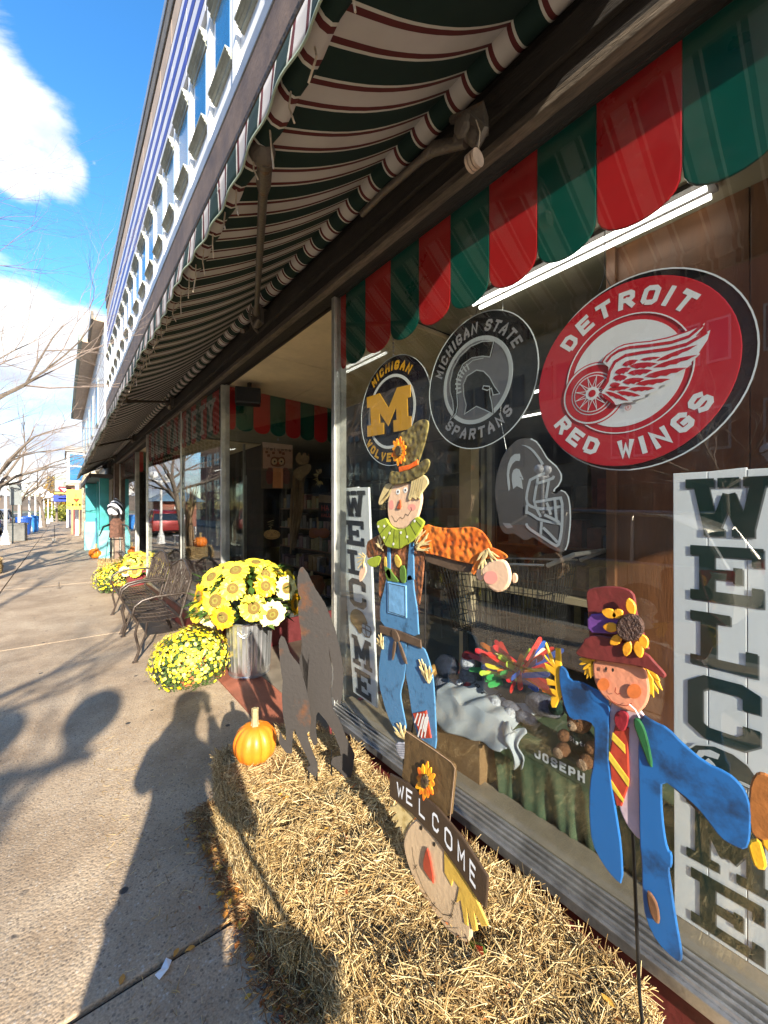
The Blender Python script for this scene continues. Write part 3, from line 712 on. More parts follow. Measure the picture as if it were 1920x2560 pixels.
# ================================================================ signs hanging in the near window
C1 = crop(240, 1350, 660/1659.); C2 = crop(840, 1000, 500/1659.); C4 = crop(1300, 1400, 620/1659.); C5 = crop(880, 1800, 620/1659.)
C7 = crop(1220, 1080, 220/1521.); C8 = crop(820, 700, 500/1659.); C9 = crop(1280, 780, 520/1659.)
WN = Vector((-1, 0, 0))
def tr(C, pts, r): return [onr(*C(*p), r) for p in pts]
def pl(name, C, pts, r, mat, parent, lift=0, t=.003, rnd=.002, puff=.001, sm=1): return plate(name, tr(C, pts, r), WN, t, mat, parent, lift, rnd, puff, sm)
def disc_pts(sc, zc, rad, r, n=64): return [Vector((r, sc-rad*math.cos(2*math.pi*k/n), zc+rad*math.sin(2*math.pi*k/n))) for k in range(n)]
def ring(name, sc, zc, r0, r1, r, mat, parent, n=64, t=.0015):
    b = MB(); vs = []
    for x in (r, r-t):
        for rr in (r0, r1): vs += [(x, sc-rr*math.cos(2*math.pi*k/n), zc+rr*math.sin(2*math.pi*k/n)) for k in range(n)]
    fs = []
    for k in range(n):
        j = (k+1) % n; fs += [(2*n+k, 2*n+j, 3*n+j, 3*n+k), (k, n+k, n+j, j), (n+k, 3*n+k, 3*n+j, n+j), (k, j, 2*n+j, 2*n+k)]
    b.add(vs, fs); return b.build(name, mat, parent)
def arc_text(name, text, sc, zc, rad, r, mat, parent, h, w, t, gap, top=True, mid=90, outline=None, slant=0):
    tl = text_len(text, w, t, gap); b = MB()
    for ch, x in lay_letters(text, w, t, gap):
        qs, ww = letter2(ch, h, w, t); xm = x+ww/2-tl/2
        a = R(mid)-xm/(rad+h/2) if top else R(mid)+xm/(rad+h/2)
        rr = Vector((math.cos(a), math.sin(a))); tg = Vector((math.sin(a), -math.cos(a)))
        if not top: tg = -tg; 
        for q, li in qs:
            vs = []
            for p in q:
                u, v = p.x-ww/2+slant*(p.y-h/2), p.y
                pos = rr*(rad+v)+tg*u if top else rr*(rad+h-v)+tg*u
                vs.append((r-.0002*li, sc-pos.x, zc+pos.y))
            b.add(vs, [(0, 1, 2, 3)])
    return b.build(name, mat, parent)
def lay_letters(text, w, t, gap):
    x = 0; out = []
    for ch in text:
        if ch == ' ': x += w*.55+gap; continue
        out.append((ch, x)); x += (t if ch == 'I' else w)+gap
    return out
P_red = M('sign red', (.52, .018, .03), .3, 0, .04, 2); P_white = M('sign white', (.78, .80, .82), .3, 0, .03, 2)
P_black = M('sign black', (.012, .013, .016), .2, 0, .2, 3); P_grey = M('sign slate grey', (.13, .13, .15), .3, 0, .08, 4); P_lgrey = M('sign pale grey', (.46, .49, .52), .3, 0, .05, 3)
P_yel = M('sign maize yellow', (.80, .40, .02), .35, 0, .05, 3); P_lil = M('letter grey', (.30, .29, .31), .4, 0, .1, 4)
P_ac = M('acrylic edge and painted highlight', (.75, .8, .82), .1, 0, .05, 3)
def hang(parent, y, z0, z1, r=1.425, name='hanging_wire'):
    b = MB(); b.tube([(r, y-.02, z0), (r, y, z0+.05), (r, y, z1)], .0016, 5); b.tube([(r, y+.02, z0), (r, y, z0+.05)], .0016, 5); b.build(name, MAT['blackm'], parent)
# --- winged wheel sign
rw = T('hockey_sign', 'large round red and white winged wheel sign lettered DETROIT RED WINGS', 'sign', (1.42, .535, 1.72))
SC, ZC = .535, 2.03
plate('backing_disc', disc_pts(SC-.012, ZC+.002, .308, 1.428), WN, .006, P_black, rw, 0, .003, .001, 0)
ring('edge_band', SC-.012, ZC+.002, .305, .309, 1.421, P_ac, rw)
plate('red_disc', disc_pts(SC+.004, ZC, .292, 1.412), WN, .004, P_red, rw, 0, .002, .0005, 0)
ring('ring', SC, ZC, .184, .1875, 1.4065, P_white, rw, t=.001)
plate('white_disc', disc_pts(SC, ZC, .166, 1.4075), WN, .001, P_white, rw, 0, 0, 0, 0)
arc_text('top_lettering', 'DETROIT', SC, ZC, .208, 1.4069, P_white, rw, .056, .048, .0145, .021, True, 92)
arc_text('bottom_lettering', 'RED WINGS', SC, ZC, .210, 1.4069, P_white, rw, .056, .048, .0145, .018, False, 270)
wr = 1.4060
wc = C9(645, 652); c0 = onr(*wc, wr); 
for nm, rad, mt, k in (('wheel', .1045, P_red, 0), ('wheel', .1005, P_white, 1), ('wheel', .0945, P_red, 2), ('wheel', .0715, P_white, 3), ('wheel', .068, P_red, 4), ('wheel', .062, P_white, 5), ('wheel', .0585, P_red, 6)):
    plate('wheel_disc', disc_pts(c0.y, c0.z, rad, wr-.0006*k), WN, .0005, mt, rw, 0, 0, 0, 0)
b = MB()
for k in range(12):
    a = 2*math.pi*k/12; a2 = a+.27
    for aa, bb in ((a, a2), (a, a-.27)):
        p = Vector((math.cos(aa), math.sin(aa)))*.020; q = Vector((math.cos(bb), math.sin(bb)))*.060
        for qd in stroke2([p, q], .0022): b.add([(wr-.0048-(.0001 if bb > aa else 0), c0.y-v.x, c0.z+v.y) for v in qd], [(0, 1, 2, 3)])
b.build('spokes', P_white, rw)
plate('hub', disc_pts(c0.y, c0.z, .022, wr-.0050), WN, .0004, P_white, rw, 0, 0, 0, 0)
plate('hub', disc_pts(c0.y, c0.z, .012, wr-.0056), WN, .0004, P_red, rw, 0, 0, 0, 0)
wing = [(725, 400), (755, 355), (800, 320), (850, 285), (900, 265), (1000, 248), (1100, 240), (1250, 210), (1400, 160), (1480, 125), (1540, 88), (1520, 130), (1462, 195), (1530, 175), (1582, 143), (1560, 220), (1490, 325), (1500, 335), (1430, 400), (1432, 418), (1400, 442), (1300, 510), (1296, 540), (1240, 570), (1180, 592), (1160, 628), (1062, 662), (1056, 684), (960, 706), (962, 722), (905, 722), (830, 742), (770, 705), (720, 675), (715, 640), (750, 580), (765, 500), (770, 440)]
wp = tr(C9, wing, wr-.0062); plate('wing', wp, WN, .0005, P_white, rw, 0, 0, 0, 0)
def trace_line(b, C, pts, r, w, lay=0, closed=False, taper=None):
    P3 = tr(C, pts, r); P = [(-p.y, p.z) for p in P3]
    for qi, qd in enumerate(stroke2(P, w, closed)): b.add([(r-lay-.00001*qi, -v.x, v.y) for v in qd], [(0, 1, 2, 3)])
b = MB(); trace_line(b, C9, wing[:28]+wing[28:34], wr, .0042, .0060); b.build('wing_outline', P_red, rw)
b = MB(); trace_line(b, C9, [(728, 618), (768, 560), (785, 480), (830, 400), (915, 350), (1050, 326), (1250, 300), (1400, 262), (1500, 205), (1562, 165)], wr, .0095, .0075)
trace_line(b, C9, [(760, 402), (800, 352), (860, 312), (940, 288), (1100, 272), (1280, 246), (1420, 200), (1530, 108)], wr, .0085, .0075); b.build('wing_band', P_red, rw)
fe = [((880, 425), (1005, 383), 40), ((940, 435), (1162, 412), 44), ((820, 487), (950, 448), 46), ((922, 490), (1122, 465), 42), ((1055, 518), (1395, 445), 46), ((805, 530), (922, 518), 46), ((880, 562), (1058, 533), 46), ((985, 577), (1262, 535), 40), ((780, 588), (865, 575), 42), ((765, 617), (942, 600), 32), ((930, 617), (1142, 607), 34), ((838, 638), (1025, 668), 34), ((745, 635), (928, 708), 32), ((715, 650), (824, 735), 28), ((1022, 382), (1186, 360), 24), ((1150, 393), (1480, 262), 34), ((1125, 444), (1482, 342), 38)]
for a, c, wd in fe:
    a = Vector(a); c = Vector(c); d = c-a; nr = Vector((-d.y, d.x)).normalized(); P = []
    for k in range(9): u = k/8; P.append(tuple(a+d*u-nr*wd/2*math.sin(math.pi*u**.8)**.7))
    for k in range(7, 0, -1): u = k/8; P.append(tuple(a+d*u+nr*wd/2*math.sin(math.pi*u**.8)**.7*(1+.25*(-1)**k)))
    plate('feather', tr(C9, P, wr-.0068), WN, .0005, P_red, rw, 0, 0, 0, 0)
b = MB(); cr_ = onr(*C9(930, 762), wr); pr = disc_pts(cr_.y, cr_.z, .0085, wr-.003, 20)
P = [(-p.y, p.z) for p in pr]
for qd in stroke2(P, .0014, True): b.add([(wr-.0032, -v.x, v.y) for v in qd], [(0, 1, 2, 3)])
write(b, 'R', lambda x, y, l: Vector((wr-.0034-l, cr_.y+.0035-x, cr_.z-.0045+y)), .009, .0065, .0015, 0); b.build('registered_mark', P_red, rw)
hang(rw, .60, 2.335, 2.97)
# --- spartan disc
ms = T('spartan_sign', 'round black sign with silver spartan head lettered MICHIGAN STATE SPARTANS', 'sign', (1.42, 1.126, 1.88))
SC, ZC = 1.126, 2.155; r0 = 1.42
plate('backing_disc', disc_pts(SC, ZC, .292, r0), WN, .005, P_black, ms, 0, .002, .0005, 0)
ring('edge_band', SC, ZC, .289, .293, r0-.0052, P_ac, ms)
ci = (onr(*C8(1230, 838), r0)); SC2, ZC2 = ci.y, ci.z
ring('ring', SC2, ZC2, .170, .188, r0-.0055, P_lgrey, ms)
plate('grey_disc', disc_pts(SC2, ZC2, .171, r0-.0055), WN, .0008, P_grey, ms, 0, 0, 0, 0)
arc_text('top_lettering', 'MICHIGAN STATE', SC2, ZC2, .206, r0-.0060, P_lil, ms, .048, .034, .0105, .0115, True, 93, slant=.12)
arc_text('bottom_lettering', 'SPARTANS', SC2, ZC2, .206, r0-.0060, P_lil, ms, .048, .036, .0105, .0135, False, 272, slant=.12)
plume = [(1385, 510), (1352, 642), (1290, 635), (1200, 650), (1130, 700), (1090, 780), (1075, 850), (1078, 950), (1085, 1040), (1070, 1110), (1020, 1165), (1050, 1080), (1042, 1000), (1022, 930), (1020, 850), (1045, 740), (1100, 640), (1190, 555), (1290, 512)]
helm = [(1240, 750), (1300, 760), (1350, 810), (1390, 885), (1435, 945), (1378, 957), (1365, 900), (1330, 918), (1290, 905), (1300, 880), (1350, 885), (1352, 960), (1368, 1020), (1377, 1112), (1310, 1080), (1240, 1050), (1140, 1115), (1155, 1040), (1135, 960), (1130, 870), (1160, 800)]
for nm, P in (('plume', plume), ('helmet', helm)):
    pl(nm, C8, P, r0-.0066, P_black, ms, t=.0006, rnd=0, puff=0, sm=0)
    b = MB(); trace_line(b, C8, P, r0, .0045, .0075, True); b.build(nm+'_outline', P_lgrey, ms)
b = MB()
for k in range(8):
    a = R(118-0+k*11.5); c = Vector((1240, 880)); p = c+Vector((math.cos(a)*130, -math.sin(a)*150)); q = c+Vector((math.cos(a)*175, -math.sin(a)*205)); trace_line(b, C8, [tuple(p), tuple(q)], r0, .0075, .0076+.0001*k)
trace_line(b, C8, [(1300, 650), (1210, 670), (1130, 740), (1085, 840), (1082, 940)], r0, .004, .0078)
b.build('crest_bars', P_lgrey, ms)
hang(ms, 1.126, 2.445, 2.97); 
# --- block M disc
mi = T('block_m_sign', 'round dark sign with a yellow block M lettered MICHIGAN WOLVERINES', 'sign', (1.42, 1.75, 1.85))
ci = onr(*C8(512, 1092), r0); SC, ZC = ci.y+.0, ci.z
plate('backing_disc', disc_pts(SC-.02, ZC, .300, r0+.012), WN, .005, M('sign navy black', (.014, .012, .022), .25, 0, .2, 3), mi, 0, .002, .0005, 0)
ring('ring', SC, ZC, .188, .204, r0+.006, P_white, mi)
arc_text('top_lettering', 'MICHIGAN', SC, ZC, .226, r0+.006, P_yel, mi, .050, .040, .0135, .014, True, 90, slant=.1)
arc_text('bottom_lettering', 'WOLVERINES', SC, ZC, .226, r0+.006, P_yel, mi, .050, .040, .0135, .014, False, 270, slant=.1)
mm_ = [(325, 975), (430, 940), (505, 1062), (575, 893), (685, 868), (688, 970), (660, 980), (666, 1130), (692, 1130), (693, 1235), (548, 1262), (545, 1165), (572, 1160), (568, 1050), (502, 1212), (430, 1100), (434, 1185), (466, 1185), (466, 1278), (330, 1302), (328, 1212), (360, 1204), (354, 1060), (328, 1062)]
pl('block_m', C8, mm_, r0, P_yel, mi, t=.003, rnd=.0008, puff=.0003, sm=0)
ring('edge_band', SC-.02, ZC, .297, .3005, r0+.006, P_ac, mi)
b = MB()
for k in range(14):
    z = ZC+.31+k*.022
    if z > 2.60: break
    b.lathe([(.0045, -.007), (.0065, 0), (.0045, .007)], (1.43, SC-.02, z), 6)
b.build('chain', MAT['alu'], mi)
hang(mi, SC-.02, 2.6, 2.97, 1.43)
# --- helmet sign
hs_ = T('helmet_sign', 'dark grey football helmet cut-out sign with a pale face mask', 'sign', (1.42, 1.0, 1.5))
ho = [(540, 120), (700, 112), (790, 135), (850, 170), (900, 235), (960, 320), (1030, 450), (1110, 525), (1190, 590), (1245, 660), (1282, 740), (1280, 830), (1230, 930), (1160, 990), (1150, 1035), (1100, 1040), (1180, 1080), (1250, 1010), (1310, 1015), (1370, 1060), (1410, 1140), (1432, 1300), (1440, 1500), (1430, 1650), (1400, 1900), (1375, 2000), (1320, 2065), (1250, 2080), (1150, 2040), (1050, 1985), (900, 1890), (790, 1815), (720, 1850), (650, 1868), (600, 1855), (530, 1800), (440, 1748), (380, 1765), (310, 1762), (250, 1705), (205, 1600), (192, 1470), (150, 1250), (125, 1050), (150, 800), (200, 600), (250, 450), (340, 300), (430, 210)]
P_helm = M('helmet sign grey', (.115, .105, .105), .35, 0, .1, 3)
rh = 1.415
pl('shell', C7, ho, rh, P_helm, hs_, t=.005, rnd=.003, puff=.001)
for nm, P in (('stripe', [(570, 222), (650, 230), (720, 255), (790, 310), (880, 420), (968, 552), (930, 578), (860, 460), (790, 365), (730, 305), (650, 250)]), ('plume', [(550, 375), (556, 440), (545, 500), (480, 495), (420, 550), (375, 650), (362, 750), (378, 900), (376, 990), (358, 1022), (335, 880), (325, 720), (345, 560), (395, 440), (460, 382)]), ('spartan_head', [(490, 630), (540, 645), (572, 720), (615, 822), (590, 825), (580, 780), (530, 770), (575, 800), (585, 870), (600, 985), (500, 932), (435, 985), (412, 830), (415, 730), (440, 660)]), ('shine', [(255, 1570), (380, 1580), (430, 1645), (330, 1668), (290, 1630)])):
    pl(nm, C7, P, rh-.0062, P_lgrey if nm != 'shine' else P_lil, hs_, t=.0008, rnd=0, puff=0, sm=0)
bars = [[(1000, 710), (860, 770), (745, 830), (720, 920), (690, 1050), (680, 1160), (700, 1240), (760, 1285), (850, 1315), (950, 1330), (1100, 1320), (1285, 1285)], [(882, 790), (845, 980), (812, 1190), (850, 1310), (930, 1470)], [(1068, 840), (1050, 960), (1020, 1150)], [(815, 1215), (1000, 1185), (1150, 1155), (1275, 1140), (1300, 1240), (1302, 1500), (1290, 1700), (1265, 1850), (1238, 1940), (1200, 1965), (1140, 1935), (950, 1810), (760, 1690), (700, 1635), (680, 1580)], [(700, 1385), (780, 1430), (880, 1500), (1000, 1535), (1150, 1565), (1280, 1590)], [(1175, 1165), (1190, 1350), (1208, 1580)], [(948, 1550), (932, 1770)], [(975, 1650), (1100, 1770), (1222, 1905)], [(870, 890), (1010, 850), (1145, 800), (1165, 760)], [(700, 1260), (690, 1420)], [(1040, 1220), (1080, 1330), (1110, 1430)], [(1000, 1430), (1110, 1480), (1260, 1560)]]
for k, P in enumerate(bars):
    b = MB(); trace_line(b, C7, P, rh, .0105, .0064+.0004*k); b.build('mask_bar', P_lgrey, hs_)
b = MB(); trace_line(b, C7, [(750, 118), (850, 172), (900, 240), (1030, 455), (1190, 595), (1280, 740), (1278, 830), (1225, 930), (1165, 980), (1155, 1030)], rh, .006, .0058); trace_line(b, C7, [(1270, 1012), (1340, 1040), (1400, 1130), (1430, 1300), (1432, 1600), (1398, 1900), (1350, 2040)], rh, .006, .0058); b.build('edge_band', P_ac, hs_)  # pale lines painted in as the highlight along the helmet's front edge
b = MB(); q = onr(*C7(322, 330), rh); b.tube([q, q+Vector((0, .03, .14)), q+Vector((0, .02, .3)), (1.42, q.y+.02, 2.97)], .0012, 4); b.build('hanging_wire', MAT['alu'], hs_)

# --- WELCOME boards
SL = {  # slab letters: lists of boxes / strokes in a unit cell 1 x 1; (polyline, thickness)
 'W': [([(.17, 1), (.32, 0)], .18), ([(.32, 0), (.5, .72)], .13), ([(.5, .72), (.68, 0)], .16), ([(.68, 0), (.83, 1)], .16), ([(0, .93), (.34, .93)], .15), ([(.38, .93), (.62, .93)], .15), ([(.66, .93), (1, .93)], .15), ([(.22, .06), (.46, .06)], .12), ([(.54, .06), (.78, .06)], .12)],
 'E': [([(.26, 0), (.26, 1)], .22), ([(.02, .91), (1, .91)], .18), ([(.02, .09), (1, .09)], .18), ([(.2, .5), (.72, .5)], .17), ([(.93, .68), (.93, 1)], .15), ([(.93, 0), (.93, .32)], .15), ([(.68, .36), (.68, .64)], .12)],
 'L': [([(.3, 0), (.3, 1)], .24), ([(.02, .91), (.62, .91)], .18), ([(.02, .09), (.98, .09)], .18), ([(.91, 0), (.91, .42)], .16)],
 'C': [([(.88, .62), (.88, .84), (.74, .91), (.28, .91), (.12, .8), (.12, .2), (.28, .09), (.74, .09), (.88, .2), (.88, .38)], .22)],
 'M': [([(.2, 0), (.2, 1)], .18), ([(.8, 0), (.8, 1)], .18), ([(.17, .95), (.5, .3)], .2), ([(.83, .95), (.5, .3)], .2), ([(0, .07), (.4, .07)], .14), ([(.6, .07), (1, .07)], .14), ([(0, .94), (.26, .94)], .12), ([(.74, .94), (1, .94)], .12)],
}
def quadmap(c, n):
    a, b_, c_, d = [Vector(x) for x in c]      # bottom-left, bottom-right, top-right, top-left as seen by the viewer
    return lambda u, v, l=0: (a*(1-u)+b_*u)*(1-v)+(d*(1-u)+c_*u)*v + n*l
def slab_letter(b, f, ch, u0, u1, v0, v1, asp, lay=.004):
    for k, (P, t) in enumerate(SL[ch]):
        Q = [(u0+(u1-u0)*x, (v0+(v1-v0)*y)*asp) for x, y in P]
        for qi, q in enumerate(stroke2(Q, t*(u1-u0)*(1.0))):
            vv = [(min(u1+.0, max(u0-.0, p.x)), min(v1*asp, max(v0*asp, p.y))) for p in q]
            b.add([f(x, y/asp, lay+.0002*k+.00003*qi) for x, y in vv], [(0, 1, 2, 3)])
bw = M('whitewashed board', (.92, .93, .94), .55, 0, .03, 3, .03, 60, stretch=(2, 2, .4), dirt=.05)
US = {'W': (.13, .90), 'M': (.13, .88), 'E': (.16, .80), 'L': (.16, .76), 'C': (.14, .78)}
SLP = {'W': (.01, .955, .862), 'E': (.02, .828, .725), 'L': (.02, .70, .600), 'C': (.02, .575, .468)}
def welcome_board(label, corners, n, lcol, helmetf, yoff=0):
    f = quadmap(corners, n); P0 = (Vector(corners[0])+Vector(corners[1]))/2
    t = T('welcome_board', label, 'sign', P0)
    H = (Vector(corners[3])-Vector(corners[0])).length; W_ = (Vector(corners[1])-Vector(corners[0])).length; asp = H/W_
    for k in range(3):
        u0, u1 = k/3+.004, (k+1)/3-.004
        plate('plank', [f(u0, 0), f(u1, 0), f(u1, 1+.004*(k % 2)), f(u0, 1)], n, .014, bw, t, -.014, .002, .001, 0)
    slots = [('W', .985, .862), ('E', .840, .722), ('L', .697, .580), ('C', .560, .425), ('M', .285, .150), ('E', .130, .012)]
    for ch, v1, v0 in slots:
        b = MB(); slab_letter(b, lambda u, v, l: f(u+.012, v-.003, l-.0026), ch, *US[ch], v0, v1, asp); b.build('letter_shadow', M('letter edge grey', (.20, .21, .21), .5, 0, .05) if 'letter edge grey' not in bpy.data.materials else bpy.data.materials['letter edge grey'], t)
        b = MB(); slab_letter(b, f, ch, *US[ch], v0, v1, asp); b.build('letter', lcol, t)
    helmetf(t, f); return t
dk = M('deep green letter paint', (.008, .03, .022), .45, 0, .15, 5); dk2 = M('navy letter paint', (.02, .022, .035), .45, 0, .15, 5)
HEL = [(.02, .45), (.04, .68), (.16, .88), (.36, .98), (.55, .96), (.70, .85), (.80, .66), (.84, .50), (.62, .52), (.55, .40), (.58, .22), (.52, .05), (.40, .02), (.30, .18), (.16, .26), (.05, .34)]
MASK = [[(.60, .50), (.95, .46), (.98, .30), (.90, .06), (.70, .02), (.56, .16)], [(.57, .32), (.97, .28)], [(.72, .48), (.76, .04)]]
def helm_green(t, f):
    g = lambda x, y, l=0: f(.08+x*.86, .300+y*.118, .004+l)
    plate('helmet', [g(x, y) for x, y in HEL], WN, .001, dk, t, 0, 0, 0, 1)
    b = MB()
    for P in MASK+[HEL+[HEL[0]]]:
        for q in stroke2([(x, y*.75) for x, y in P], .022): b.add([g(p.x, p.y/.75, .0016) for p in q], [(0, 1, 2, 3)])
    b.build('face_mask', P_white, t)
    b = MB()
    for P in MASK:
        for q in stroke2([(x, y*.75-.02) for x, y in P], .012): b.add([g(p.x, p.y/.75, .0014) for p in q], [(0, 1, 2, 3)])
    b.build('face_mask', dk, t)
    plate('spartan_head', [g(x, y, .0014) for x, y in [(.30, .72), (.36, .66), (.42, .52), (.38, .50), (.38, .30), (.32, .38), (.24, .34), (.24, .6)]], WN, .0005, P_white, t, 0, 0, 0, 0)
    plate('plume', [g(x, y, .0014) for x, y in [(.42, .86), (.40, .76), (.26, .74), (.20, .62), (.19, .42), (.14, .44), (.14, .62), (.20, .80), (.32, .88)]], WN, .0005, P_white, t, 0, 0, 0, 0)
gold = M('gold helmet paint', (.33, .20, .075), .4, 0, .1, 4)
def helm_gold(t, f):
    g = lambda x, y, l=0: f(.10+x*.84, .300+y*.118, .004+l)
    plate('helmet', [g(x, y) for x, y in HEL], WN, .001, gold, t, 0, 0, 0, 1)
    b = MB()
    for P in MASK:
        for q in stroke2([(x, y*.75) for x, y in P], .035): b.add([g(p.x, p.y/.75, .0014) for p in q], [(0, 1, 2, 3)])
    b.build('face_mask', dk2, t)
    b = MB()
    for P in MASK:
        for q in stroke2([(x, y*.75) for x, y in P], .02): b.add([g(p.x, p.y/.75, .0018) for p in q], [(0, 1, 2, 3)])
    b.build('face_mask', gold, t)
rb = 1.44
sA = s_at(1682, rb); b0 = onr(1689, 2285, rb).z; t0 = onr(1682, 1184, rb).z
welcome_board('tall white plank board with green WELCOME letters and green helmet', [(rb, sA-.003, b0), (rb, sA-.253, b0), (rb, sA-.253, t0), (rb, sA, t0)], WN, dk, helm_green)
rb2 = 1.46
welcome_board('narrow white plank board with navy WELCOME letters and gold helmet', [onr(883, 1730, rb2), onr(942, 1770, rb2), onr(921, 1218, rb2), onr(848, 1221, rb2)], WN, dk2, helm_gold)

# ================================================================ cut-out metal figures outside
def PM(name, c, **k): return M(name, c, k.get('rough', .5), 0, k.get('var', .22), k.get('scale', 22), k.get('bump', .15), k.get('bscale', 60), c2=k.get('c2'), fac2=k.get('fac2', (.3, .45)), coat=0)
straw_p = PM('painted straw yellow', (.66, .52, .24), c2=(.40, .28, .09)); skin_p = PM('painted cream face', (.74, .50, .32), var=.06, scale=8); olive = M('olive hammered paint', (.23, .19, .06), .42, 0, .3, 25, 1.0, 26, cells=38, c2=(.11, .085, .03))
orange_p = M('orange hammered sleeve', (.72, .19, .025), .42, 0, .2, 14, 1.0, 30, cells=42, c2=(.42, .06, .01), fac2=(.3, .55)); bib = PM('denim blue paint', (.07, .20, .36), c2=(.035, .10, .18)); bibl = PM('light denim pocket', (.16, .36, .58), var=.2)
brownp = M('brown hammered shirt', (.30, .115, .05), .45, 0, .25, 16, .9, 34, cells=50, c2=(.13, .05, .02)); lime = PM('lime collar', (.33, .40, .035), c2=(.18, .22, .02)); redp = PM('brick red paint', (.40, .045, .02)); outl = PM('dark line paint', (.02, .016, .013)); whitep = PM('dot white', (.75, .75, .7), var=.05)
beltp = PM('belt brown', (.10, .065, .04)); cornp = PM('corn gold', (.55, .36, .06)); huskp = PM('husk green', (.10, .19, .03)); blush = M('blush pink', (.80, .33, .26), .5, 0, .05); cyan_e = None
RS = 1.2
sc1 = T('scarecrow_figure', 'tall metal scarecrow in an olive top hat and blue overalls, orange arm held out', 'scarecrow', onr(990, 1900, RS))
def q1(name, pts, mat, lift, t=.004, rnd=.003, puff=.0015, sm=1, parent=None): return pl(name, C2, pts, RS, mat, parent or sc1, lift, t, rnd, puff, sm)
shirt = q1('shirt', [(430, 1165), (390, 1230), (365, 1400), (358, 1560), (368, 1700), (690, 1740), (718, 1560), (737, 1340), (737, 1265), (700, 1180), (560, 1150)], brownp, 0)
q1('left_leg', [(398, 1935), (590, 1985), (598, 2100), (585, 2270), (553, 2390), (545, 2450), (565, 2560), (592, 2690), (590, 2730), (500, 2780), (488, 2720), (450, 2640), (415, 2540), (400, 2480), (372, 2380), (362, 2250), (378, 2100), (402, 2020)], bib, .004)
q1('right_leg', [(590, 1980), (735, 2045), (770, 2120), (812, 2270), (826, 2420), (836, 2620), (846, 2890), (800, 2880), (740, 2830), (690, 2790), (660, 2700), (640, 2600), (622, 2480), (605, 2360), (588, 2290)], bib, .003)
q1('bib', [(437, 1440), (415, 1560), (375, 1700), (385, 1870), (540, 1910), (703, 1970), (695, 1850), (690, 1740), (664, 1600), (652, 1450), (605, 1445), (603, 1525), (450, 1500)], bib, .006)
q1('strap', [(440, 1190), (462, 1190), (465, 1500), (435, 1500)], bib, .006, sm=0); q1('strap', [(622, 1180), (655, 1180), (662, 1490), (600, 1500), (612, 1300)], bib, .006, sm=0)
for P in ([(412, 1300), (432, 1300), (444, 1385), (414, 1392)], [(500, 1285), (522, 1280), (562, 1350), (530, 1400), (500, 1345)]): q1('corn_cob', P, cornp, .007)
for P in ([(408, 1385), (440, 1375), (505, 1460), (550, 1515), (462, 1502)], [(545, 1370), (592, 1372), (602, 1520), (548, 1512)], [(420, 1420), (470, 1380), (480, 1500), (440, 1500)]): q1('corn_husk', P, huskp, .0085)
pk = q1('pocket', [(448, 1505), (602, 1537), (606, 1805), (448, 1762)], bibl, .0105, sm=0)
b = MB(); trace_line(b, C2, [(458, 1518), (592, 1545), (596, 1792), (458, 1750)], RS, .0025, .0165, True); b.build('stitching', outl, sc1)
q1('belt', [(380, 1862), (540, 1905), (722, 1985), (730, 2055), (560, 1990), (388, 1928)], beltp, .011, sm=0)
q1('belt_knot', [(485, 1900), (520, 1895), (550, 1960), (552, 2000), (520, 2000), (490, 1960)], beltp, .015)
for P in ([(500, 1990), (525, 1990), (515, 2080), (498, 2155), (488, 2140)], [(535, 1990), (560, 2010), (620, 2180), (600, 2185), (560, 2090)]): q1('belt_end', P, beltp, .015)
q1('patch', [(655, 2592), (765, 2570), (806, 2795), (722, 2800)], redp, .0085, sm=0)
b = MB()
for k in range(4): trace_line(b, C2, [(672+k*27, 2650+k*30-k*6+20), (700+k*26, 2590+k*2)], RS, .007, .0145); 
for k in range(3): trace_line(b, C2, [(700+k*28, 2790), (742+k*22, 2620)], RS, .007, .0146)
b.build('patch_stripe', whitep, sc1)
# arms
q1('left_sleeve', [(395, 1100), (300, 1152), (262, 1182), (262, 1315), (320, 1300), (385, 1278), (425, 1210), (430, 1150)], brownp, .003)
q1('left_cuff', [(264, 1318), (385, 1283), (368, 1362), (322, 1392), (268, 1365)], lime, .001)
q1('left_hand', [(238, 1335), (262, 1400), (245, 1460), (210, 1512), (198, 1490), (200, 1430), (222, 1370)], skin_p, .002)
q1('right_cuff', [(742, 1272), (870, 1292), (1145, 1352), (1152, 1437), (960, 1412), (850, 1372), (745, 1338)], beltp, .001)
q1('right_sleeve', [(755, 1022), (860, 1058), (1000, 1062), (1120, 1048), (1185, 1060), (1235, 1092), (1275, 1145), (1315, 1220), (1290, 1245), (1220, 1292), (1172, 1360), (1140, 1357), (1000, 1330), (870, 1290), (742, 1268), (700, 1200), (705, 1120)], orange_p, .009, t=.0045, rnd=.0025, puff=.0015)
q1('cuff_point', [(1305, 1212), (1400, 1250), (1452, 1290), (1442, 1312), (1360, 1332), (1290, 1305), (1225, 1340), (1180, 1450), (1142, 1430), (1165, 1368), (1222, 1288)], orange_p, .016)
q1('hand', [(1240, 1400), (1290, 1350), (1360, 1318), (1430, 1318), (1470, 1375), (1487, 1460), (1470, 1530), (1425, 1578), (1360, 1587), (1300, 1542), (1262, 1480)], skin_p, .018, t=.008, rnd=.006, puff=.003)
q1('thumb', [(1195, 1400), (1230, 1395), (1252, 1430), (1250, 1485), (1222, 1500), (1190, 1465)], skin_p, .016); q1('finger', [(1490, 1430), (1520, 1435), (1532, 1475), (1520, 1512), (1488, 1515)], skin_p, .014)
pl('blush_mark', C2, [(1330+60*math.cos(k*.5), 1465+55*math.sin(k*.5)) for k in range(12)], RS, blush, sc1, .031, .0004, 0, 0)
